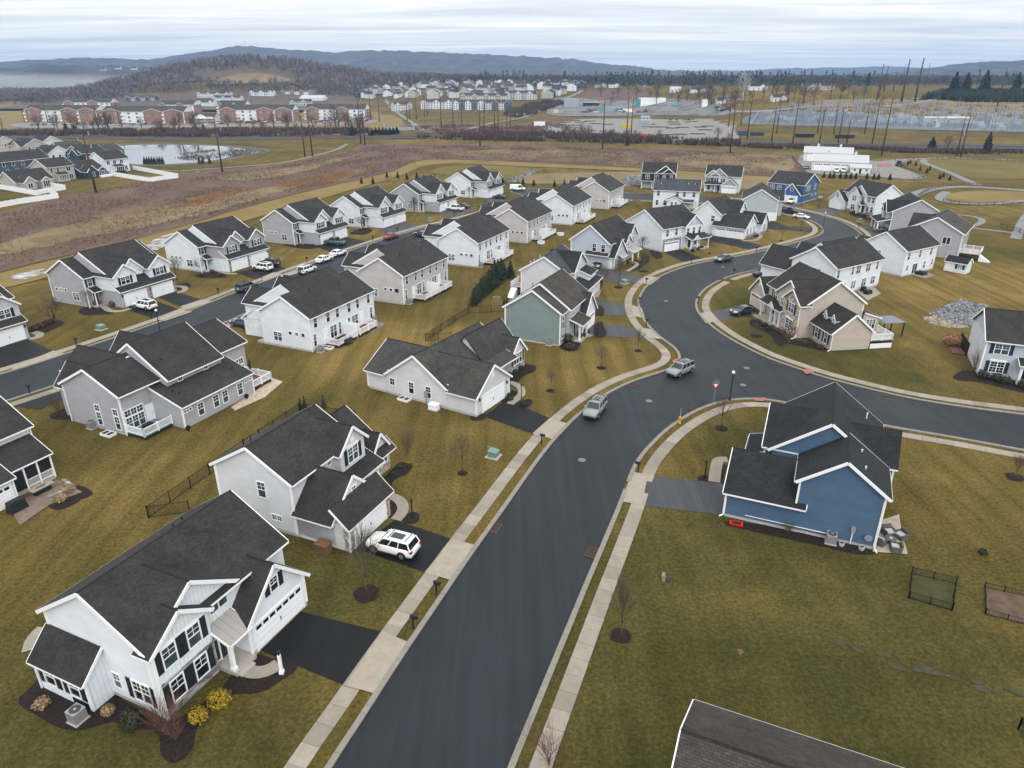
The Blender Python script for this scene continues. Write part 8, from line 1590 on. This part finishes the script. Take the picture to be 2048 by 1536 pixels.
for nm, lb, u, v, w, d, hh, mt in (('container', 'yellow container pair in the equipment yard', 1244, 257, 8, 3, 3, YEL), ('container', 'white trailer at the left of the equipment yard', 1068, 253, 9, 3, 3.4, TRIM), ('container', 'orange container near the track', 1283, 279, 4, 3, 3.4, ORG), ('container', 'dark green dumpster near the pole row', 1502, 271.5, 9, 3, 2, DKG), ('container', 'black dumpster right of the green one', 1592, 275, 12, 3, 2.2, BLACK), ('container', 'black dumpster further along the lane', 1672, 277, 12, 3, 2.2, BLACK), ('container', 'blue truck box beside a white cab', 1475, 272, 7, 3, 2.8, PBL), ('container', 'pale yellow box by the gravel lane', 1107, 227, 5, 3, 4, M('cream', (0.55, 0.5, 0.34), 0.6)), ('container', 'grey box beside the pale yellow one', 1116, 227, 6, 3, 3, GALV), ('container', 'grey corrugated tank box in the upper yard', 1208, 224, 16, 4, 5, GALV), ('container', 'white tank trailer in the upper yard', 1246, 227, 10, 3, 4, TRIM), ('container', 'dark open shed with white roof', 1166, 213, 18, 6, 4, BLACK), ('container', 'grey boxed steel rack at the lane', 1128, 215, 16, 8, 9, GALV), ('container', 'teal tarpaulin pile in the upper yard', 1346, 217, 10, 5, 2.5, TEAL), ('container', 'long grey low shed', 1334, 212, 34, 6, 3, GALV), ('container', 'white silo box by the road', 1404, 218, 5, 4, 8, TRIM), ('portable_toilet', 'small white cabin on the gravel lane', 1032, 235, 2, 2, 3.2, TRIM), ('portable_toilet', 'small green cabin on the gravel lane', 1047, 235, 2, 2, 3.2, M('bright_green', (0.05, 0.4, 0.16), 0.5)), ('portable_toilet', 'teal cabin pair in the upper yard', 1200, 224, 4, 2, 3.6, TEAL)): contbox(nm, lb, u, v, w, d, hh, mt, roof=TRIM if 'white roof' in lb else None)
tt = place(t0, None, G(1290, 255), 0, 'large grey transformer stored in the equipment yard', 'power transformers', (1.7, 1.7, 1.7))
for u, v, lb in ((1340, 246, 'yellow wheel loader on the left in the yard'), (1352, 246, 'yellow wheel loader beside another one'), (1376, 246, 'yellow wheel loader standing alone in the yard')):
    q = G(u, v); t = thing('wheel_loader', lb, 'loader', q, R(5), 'yellow loaders'); MB().box(-2.2, 1.4, -.9, .9, .9, 2.0).build('body', YEL, t); MB().box(-.6, .8, -.8, .8, 2.0, 3.4).build('cab', CGL, t); MB().hexa([(2.4, -1.2, .3), (3.4, -1.2, .3), (3.4, 1.2, .3), (2.4, 1.2, .3), (2.2, -1.2, 1.5), (2.5, -1.2, 1.5), (2.5, 1.2, 1.5), (2.2, 1.2, 1.5)]).build('bucket', YEL, t); MB().bar((.8, 0, 1.6), (2.5, 0, .9), .3).build('arm', YEL, t)
    for x in (-1.4, 1.2):
        for s_ in (-1, 1): wheel(t, x, s_ * 1.0, .8, s_)
rng = random.Random(8)
for i, (u, v) in enumerate(((1120, 250), (1150, 243), (1160, 246), (1180, 244), (1190, 249), (1215, 250), (1310, 256), (1325, 256), (1345, 258), (1365, 257), (1400, 256), (1415, 254), (1410, 262), (1330, 272), (1360, 271), (1395, 270), (1300, 250), (1350, 250), (1150, 252), (1130, 246))):
    q = G(u, v); t = thing('pipe_stack', 'rust brown stack of poles and beams lying in the equipment yard', 'stack', q, R(rng.uniform(-15, 25)), 'stacked beams in the yard')
    for j in range(5): MB().bar((-5, -.9 + j * .45, .3), (5, -.9 + j * .45, .3), .4).build('beam', STEELP, t)
    for j in range(4): MB().bar((-5, -.7 + j * .45, .72), (5, -.7 + j * .45, .72), .4).build('beam', STEELP, t)
rng = random.Random(18)
for i in range(26):
    t, cn = rng.choice(tcs); u = rng.choice((rng.uniform(1230, 1300), rng.uniform(1430, 1470), rng.uniform(1160, 1250))); v = rng.uniform(222, 228) if u < 1400 else rng.uniform(216, 224); place(t, None, G(u, v) + Vector((0, 0, .4)), R(rng.choice((0, 90, 20))), '%s vehicle parked in the upper yard' % cn, 'vehicles in the upper yard', (1.2, 1.2, 1.5))
for u, v in ((1400, 222), (1850, 195), (1830, 206 - 6)): t, cn = tcs[0]; place(t, None, G(u, v) + Vector((0, 0, .5)), R(5), 'white car on the country road', 'cars on the country road')
# walled court near the town road
vp = [G(u, v) for u, v in ((767, 252), (770, 261), (830, 261), (822, 250))]; t = thing('screen_wall', 'low grey slatted wall round a court by the town road', 'wall', vp[0])
for a, b in zip(vp, vp[1:]):
    for i in range(6): MB().bar(a.lerp(b, i / 6) - vp[0] + Vector((0, 0, 1.2)), a.lerp(b, (i + .96) / 6) - vp[0] + Vector((0, 0, 1.2)), .2, 2.6).build('panel', GALV, t)
# ------------------------------------------------------------------ bare woods, brush, hills, haze
TWIG = leafmat('winter_twigs', (0.045, 0.034, 0.030), (0.115, 0.092, 0.082)); TWIGG = leafmat('grey_twigs', (0.08, 0.066, 0.064), (0.18, 0.15, 0.14))
def twig_tree(rng, m, p, hh, wid, n=26):
    """winter tree for the distance: trunk blade, limbs and many fine twig slivers"""
    for a in (0, 1.57):
        w = hh * .018; c, s_ = math.cos(a) * w, math.sin(a) * w
        m.add([p + Vector((-c, -s_, 0)), p + Vector((c, s_, 0)), p + Vector((c * .3, s_ * .3, hh * .8)), p + Vector((-c * .3, -s_ * .3, hh * .8))], [(0, 1, 2, 3)])
    for i in range(n):
        a = rng.uniform(0, 6.283); f = rng.uniform(.18, .85); b = p + Vector((0, 0, hh * f * .8)); r_ = wid * math.sqrt(max(.05, 1 - (2 * f - .9) ** 2)) * rng.uniform(.45, 1.1)
        e = p + Vector((math.cos(a) * r_, math.sin(a) * r_, min(hh, hh * (f + rng.uniform(.12, .35))))); d = (e - b); s_ = d.cross(Vector((rng.uniform(-1, 1), rng.uniform(-1, 1), rng.uniform(-1, 1)))).normalized() * hh * rng.uniform(.012, .03)
        k = b.lerp(e, .6); m.add([b - s_ * .4, k - s_ * 1.6, e, k + s_ * 1.6, b + s_ * .4], [(0, 1, 2, 3, 4)])
def scatter(name, label, cat, mat, gen, pts): 
    m = MB(); gen(m, pts); o = m.build(name, mat); stuff(o); return tag(o, label, cat)
rng = random.Random(21)
def wood(area, n, hmin, hmax, wf=.32, seed=1, nt=24):
    r_ = random.Random(seed); out = []; c = 0
    while c < n:
        x, y = area(r_)
        if x is None: continue
        out.append((x, y, r_.uniform(hmin, hmax))); c += 1
    def gen(m, pts):
        for x, y, hh in pts: twig_tree(r_, m, Vector((x, y, terr(x, y) - .3)), hh, hh * wf * r_.uniform(.8, 1.3), nt)
    return gen, out
def hillarea(r_):
    x = r_.uniform(-1150, -60); y = r_.uniform(1040, 1620)
    if y < 1130 and x > -560: return None, None
    if ((x + 420) / 85) ** 2 + ((y - 1215) / 45) ** 2 < 1: return None, None
    if x > -230 and y < 1230 or x < -700 and r_.random() < .35: return None, None
    return x, y
g_, pts = wood(hillarea, 5200, 11, 19, .38, 2, 15); scatter('wooded_hill', 'wide grey brown bare wood covering the low hill behind the apartments', 'wood', TWIGG, g_, pts)
def bandarea(r_): return r_.uniform(-160, 1100), r_.uniform(1160, 1620)
g_, pts = wood(bandarea, 3200, 10, 18, .38, 3, 15); scatter('tree_belt', 'belt of bare woodland behind the town and the country road', 'wood', TWIG, g_, pts)
def farleft(r_): return r_.uniform(-2200, -1100), r_.uniform(1200, 1900)
g_, pts = wood(farleft, 500, 10, 18, .36, 4, 12); scatter('tree_belt', 'bare wood at the far left edge below the mist', 'wood', TWIGG, g_, pts)
def conmass(m, pts):
    r_ = random.Random(9)
    for x, y, hh in pts:
        z = terr(x, y)
        for i in range(26):
            f = r_.random(); a = r_.uniform(0, 6.283); rr = hh * .24 * (1 - f) ** .7 * r_.uniform(.6, 1.15) + .3; o = Vector((math.cos(a), math.sin(a), 0)); c = Vector((x, y, z + hh * (.08 + f * .9))); s_ = Vector((-o.y, o.x, 0)) * hh * .055
            m.add([c + Vector((0, 0, hh * .07)), c + o * rr + s_ - Vector((0, 0, hh * .02)), c + o * rr * 1.15 - Vector((0, 0, hh * .06)), c + o * rr - s_ - Vector((0, 0, hh * .02))], [(0, 1, 2, 3)])
r_ = random.Random(14); cp = []
for cx, n, sp in ((160, 40, 40), (240, 46, 60), (330, 40, 60), (420, 46, 60), (60, 20, 70), (-60, 16, 60), (-20, 14, 40), (520, 24, 50), (640, 16, 50), (760, 14, 50), (900, 14, 60)):
    for i in range(n): cp.append((cx + r_.gauss(0, sp * .6), r_.uniform(1090, 1230), r_.uniform(13, 23)))
scatter('pine_belt', 'dark green pine belt standing in front of the bare woodland', 'wood', LCON, conmass, cp)
# big single trees
def conat(u, v, hh, lb, wide=1.0, group=None): conifer(u, v, hh, lb, group, wide)
for u, v, hh, lb in ((1905, 190, 20, 'large dark conifer on the rise right of the thick steel poles'), (1928, 190, 19, 'large dark conifer next to its equally tall neighbour on the rise'), (1965, 190, 21, 'broad dark conifer clump on the rise')): conat(u, v, hh, lb, 1.15)
conat(2030, 186, 18, 'dark conifer at the right edge of the rise'); conat(1560, 168, 22, 'tall pine among the houses of the country road', .9); conat(1585, 168, 20, 'second tall pine among the houses of the country road', .9); conat(1735, 172, 20, 'tall dark conifer left of the pole line', .8); conat(938, 158, 30, 'tall conifer rising above the woodland behind the town', .7); conat(963, 158, 28, 'second tall conifer rising above the woodland behind the town', .7)
BG = 'large bare trees along the country road'
for u, v, hh, k, mt, lb in ((1484, 206, 26, 0, BARKP, 'tall pale barked leafless tree beside the brick house'), (1314, 190, 15, 1, BARKR, 'round reddish bare tree on the sloping field'), (1184, 181, 13, 2, BARK, 'dark bare tree at the top of the lane'), (1446, 203, 16, 3, BARK, 'dark bare tree below the farm house'), (1374, 204, 13, 0, BARK, 'bare tree on the lawn below the farm house'), (1605, 203, 12, 1, BARKR, 'round bare tree above the substation'), (1727, 201, 12, 2, BARK, 'small bare tree on the dry slope'), (1660, 200, 15, 3, BARK, 'bare tree by the grey drive'), (1680, 200, 16, 2, BARK, 'bare tree right of the grey drive'), (1180, 206 - 30, 16, 1, BARK, 'bare tree by the low grey house')): tree('big', u, v, hh, lb, mt, k, group=BG)
r_ = random.Random(41)
for i in range(46): tree('big', r_.uniform(1160, 1780), r_.uniform(186, 216), r_.uniform(8, 17), 'bare winter tree among the houses of the country road', r_.choice((BARK, BARKR, BARK)), r_.randrange(4), group='bare trees among the country houses', wide=r_.uniform(.7, 1.1))
LBAND = 'bare trees along the rail track'
r_ = random.Random(31)
for i in range(70):
    u = r_.choice((r_.uniform(10, 740), r_.uniform(180, 740), r_.uniform(960, 1480))); v = r_.uniform(264, 271) if u < 750 else r_.uniform(283, 290) - (4 if u < 1200 else 0); hh = r_.uniform(7, 15) if u < 750 else r_.uniform(4, 10)
    tree('big', u, v, hh, 'bare tree in the line along the rail track', r_.choice((BARK, BARK, BARKR)), r_.randrange(4), group=LBAND, wide=r_.uniform(.7, 1.1))
tree('big', 1892, 306, 9, 'forked bare tree beside the rail track near the dark conifer', BARK, 1); tree('big', 548, 262, 13, 'dark crooked bare tree in front of the apartments', BARK, 2); tree('big', 673, 262, 16, 'wide bare tree in front of the right apartment block', BARK, 3)
for u, v, hh in ((133, 263, 6), (150, 264, 6), (408, 262, 5), (392, 264, 6), (705, 272, 7)): conifer(u, v, hh, 'dark conifer in the brush along the rail track', 'conifers along the rail track', 1.3)
for u in range(745, 795, 7): conifer(u, 270 + r_.uniform(-1.5, 1.5), 5, 'dark spreading evergreen beside the track crossing', 'evergreens by the track crossing', 1.6)
# brush along the track, meadow weeds, reeds
BRUSH = leafmat('brush_twigs', (0.040, 0.027, 0.023), (0.12, 0.082, 0.066)); WEEDB = leafmat('brown_weeds', (0.06, 0.037, 0.030), (0.14, 0.088, 0.066)); WEEDT = leafmat('tan_weeds', (0.12, 0.085, 0.048), (0.25, 0.19, 0.105)); WEEDO = leafmat('rust_weeds', (0.18, 0.085, 0.04), (0.36, 0.20, 0.10))
def tufts(P, n, hmin, hmax, seed, blades=5):
    r_ = random.Random(seed); m = MB(); W_ = [Vector(G(u, v).to_2d()) for u, v in P]; x0 = min(p.x for p in W_); x1 = max(p.x for p in W_); y0 = min(p.y for p in W_); y1 = max(p.y for p in W_); c = 0
    def ins(qx, qy):
        s_ = False
        for i in range(len(W_)):
            a, b = W_[i], W_[i - 1]
            if (a.y > qy) != (b.y > qy) and qx < (b.x - a.x) * (qy - a.y) / (b.y - a.y) + a.x: s_ = not s_
        return s_
    t_ = 0
    while c < n and t_ < n * 60:
        t_ += 1; x, y = r_.uniform(x0, x1), r_.uniform(y0, y1)
        if not ins(x, y): continue
        if noise.noise((x / 14, y / 22, seed)) < r_.uniform(-.35, .3): continue
        c += 1; z = terr(x, y)
        for k in range(blades):
            a = r_.uniform(0, 6.283); hh = r_.uniform(hmin, hmax); ln = hh * r_.uniform(.1, .5); w = hh * r_.uniform(.06, .16); o = Vector((math.cos(a), math.sin(a), 0)); s_ = Vector((-o.y, o.x, 0)) * w; b = Vector((x + r_.uniform(-.4, .4), y + r_.uniform(-.4, .4), z))
            m.add([b - s_, b + s_, b + o * ln + Vector((0, 0, hh))], [(0, 1, 2)])
    return m
def weeds(name, label, P, n, h0, h1, mat, seed, blades=5): o = tufts(P, n, h0, h1, seed, blades).build(name, mat); stuff(o); tag(o, label, 'weeds')
MD = [(-200, 480), (0, 432), (120, 396), (330, 356), (560, 333), (760, 290), (1100, 294), (1460, 304), (1580, 312), (1560, 350), (1280, 333), (860, 317), (770, 343), (560, 393), (300, 468), (0, 542)]
weeds('meadow_weeds', 'brown dead weeds standing across the meadow', MD, 20000, .2, .7, WEEDB, 1); weeds('meadow_weeds', 'tan dead grass mixed through the meadow', MD, 12000, .2, .6, WEEDT, 2); weeds('meadow_weeds', 'rust coloured grass patches of the meadow', [(640, 352), (700, 342), (760, 330), (720, 348), (670, 366), (560, 376), (400, 412), (330, 420), (440, 385)], 2200, .3, .9, WEEDO, 3)
weeds('brush', 'dense dark brush along the left part of the rail track', [(-100, 281), (0, 266), (400, 262), (740, 262), (745, 272), (400, 275), (0, 272)], 3600, 1.2, 3.8, BRUSH, 4, 8); weeds('brush', 'brown brush along the right part of the rail track', [(830, 276), (960, 268), (1100, 268), (1300, 276), (1480, 286), (1480, 294), (1200, 286), (900, 280)], 3000, 1.0, 3.4, BRUSH, 5, 8); weeds('brush', 'brown scrub between the town and the track', [(800, 256), (900, 250), (1010, 255), (1100, 244), (1180, 262), (1300, 275), (1100, 272), (880, 270)], 3000, .6, 1.8, WEEDB, 6, 6); weeds('brush', 'dark brush below the track on the right', [(1480, 296), (1600, 300), (1800, 306), (2048, 311), (2100, 305), (1800, 299), (1500, 291)], 1600, .8, 2.4, BRUSH, 7, 8)
weeds('reeds', 'brown reeds standing in the pond', [(330, 312), (420, 300), (500, 299), (535, 303), (500, 310), (440, 318), (380, 322)], 1100, .3, .9, BRUSH, 8, 5); weeds('hedge', 'dense evergreen hedge on the rise at the right', [(1840, 201), (1880, 190), (1950, 188), (2100, 188), (2100, 206), (1950, 206)], 2600, 3, 6.5, LCON, 9, 9); weeds('brush', 'tawny scrub behind the substation', [(1640, 222), (1750, 206), (1900, 210), (2060, 214), (2060, 230), (1850, 226)], 1800, .6, 1.6, WEEDT, 10, 6)
weeds('brush', 'bare brush round the foot of the town', [(1000, 232), (1040, 215), (1090, 205), (1140, 205), (1090, 222), (1040, 236)], 1400, 1.5, 5.0, BRUSH, 12, 8)
# far hills: real ridges with woodland relief
HILLM = noisy('wooded_ridge', [(0.35, (0.022, 0.022, 0.024)), (0.5, (0.05, 0.045, 0.044)), (0.62, (0.085, 0.07, 0.055)), (0.68, (0.17, 0.14, 0.09))], 0.012, 0.95, 10, nr=0.72)
def ridge(name, prof, Y, depth, seed, front=0.0):
    xs_ = []; P = [GY(u, v, Y) for u, v in prof]; m = MB(); N_ = 260; J = 16; x0, x1 = P[0].x, P[-1].x
    for j in range(J + 1):
        f = j / J; yy = Y + (f - .6) * depth; prof_h = math.sin(min(1, f / .6) * math.pi / 2) ** 1.3 if f <= .6 else math.cos((f - .6) / .4 * math.pi / 2)
        for i in range(N_ + 1):
            x = lerp(x0, x1, i / N_); k = 0
            while k < len(P) - 2 and P[k + 1].x < x: k += 1
            z = lerp(P[k].z, P[k + 1].z, sst((x - P[k].x) / (P[k + 1].x - P[k].x)))
            nn = noise.fractal((x / 300, yy / 300, seed), 1.0, 2.0, 5) * 14 * (.3 + prof_h * (1 - .75 * (abs(f - .6) < .05))) + noise.noise((x / 26, yy / 60, seed)) * 9 + noise.noise((x / 11, yy / 30, seed + 3)) * 6
            m.v.append((x, yy, max(20 + front, 22 + (z - 24) * prof_h) + nn * (1 if prof_h > .05 else 0)))
    for j in range(J):
        for i in range(N_): a = j * (N_ + 1) + i; m.f.append((a, a + 1, a + N_ + 2, a + N_ + 1))
    return struct(m.build(name, HILLM, None, False))
ridge('hills', [(-700, 128), (-200, 124), (0, 124), (100, 121), (200, 119), (300, 119), (350, 115), (400, 109), (450, 103), (478, 96), (520, 95), (560, 99), (620, 101), (690, 105), (705, 101), (760, 100), (850, 104), (920, 107), (1000, 111), (1100, 117), (1160, 120), (1200, 126), (1250, 131), (1320, 140), (1500, 150)], 4300, 1800, 1)
ridge('hills', [(1250, 150), (1350, 143), (1450, 141), (1600, 137), (1700, 135), (1760, 133), (1820, 137), (1900, 140), (2100, 142), (2500, 142)], 6200, 2000, 2); ridge('hills', [(1700, 150), (1800, 146), (1860, 139), (1900, 132), (1950, 126), (2000, 123), (2048, 122), (2200, 120), (2600, 128)], 3600, 1600, 5)
ridge('hills', [(-900, 150), (-200, 140), (0, 136), (150, 134), (300, 136), (420, 133), (560, 140), (700, 144), (900, 150)], 2700, 700, 7)
# radio masts on the ridge
for u, vb, vt in ((489, 97, 78), (493, 97, 80), (484, 98, 86)):
    a = GY(u, vb, 4250); b = GY(u, vt, 4250); t = thing('radio_mast', 'thin radio mast on the highest ridge', 'mast', (a.x, a.y, a.z - 12), 0, 'radio masts'); MB().lathe([(1.0, 0), (.7, b.z - a.z + 12)], 5).build('mast', GALV, t); MB().box(-1.6, 1.6, -1.6, 1.6, 0, 3).build('base', CONC, t)
# tiny houses scattered in the valley on the left
for i, (u, v) in enumerate(((200, 140), (230, 137), (262, 138), (286, 141), (340, 133), (355, 133))):
    q = GY(u, v, 2350); simple_house('tiny pale house on the slope beyond the mist', 0, 0, 85 + i * 7, 16, 10, 4, LAV if i % 3 else TN, ROOFG, 5, 'x', 'tiny houses beyond the mist', ((.3, .7), 1), at=(q.x, q.y)).o.location.z = q.z - 2
# ------------------------------------------------------------------ air: thin winter haze over everything, and a mist bank in the valley
HZ = bpy.data.materials.new('haze_air'); HZ.use_nodes = True; q = HZ.node_tree; q.nodes.clear(); vo_ = _n(q, 'ShaderNodeVolumePrincipled'); out_ = _n(q, 'ShaderNodeOutputMaterial'); q.links.new(vo_.outputs[0], out_.inputs['Volume'])
vo_.inputs['Color'].default_value = (0.36, 0.60, 1.0, 1); vo_.inputs['Density'].default_value = 0.00011; vo_.inputs['Anisotropy'].default_value = 0.0
hz = MB().box(-9300, 9300, -120, 8300, -1.2, 250).build('haze', HZ); stuff(hz); tag(hz, 'thin pale winter haze lying over the whole valley', 'haze')
MI = bpy.data.materials.new('mist'); MI.use_nodes = True; q = MI.node_tree; q.nodes.clear(); vo_ = _n(q, 'ShaderNodeVolumePrincipled'); out_ = _n(q, 'ShaderNodeOutputMaterial'); q.links.new(vo_.outputs[0], out_.inputs['Volume'])
vo_.inputs['Color'].default_value = (0.93, 0.96, 1.0, 1); vo_.inputs['Density'].default_value = 0.0011
for mx_, my_, ms_ in ((-1450, 1850, 1), (-1130, 1980, .8), (-900, 1900, .55)):
  m = MB().lathe([(20, 0), (330, 8), (360, 22), (250, 42), (20, 52)], 40); m.v = [(x * (1.35 + .25 * noise.noise((x / 150, y / 150, 2))), y * .55, z * (1 + .5 * noise.noise((x / 120, y / 120, 5)))) for x, y, z in m.v]
  o = m.build('mist_bank', MI, None, True); o.location = (mx_, my_, 2); o.scale = (ms_,) * 3; stuff(o); tag(o, 'low white mist bank lying in the valley at the far left', 'mist')
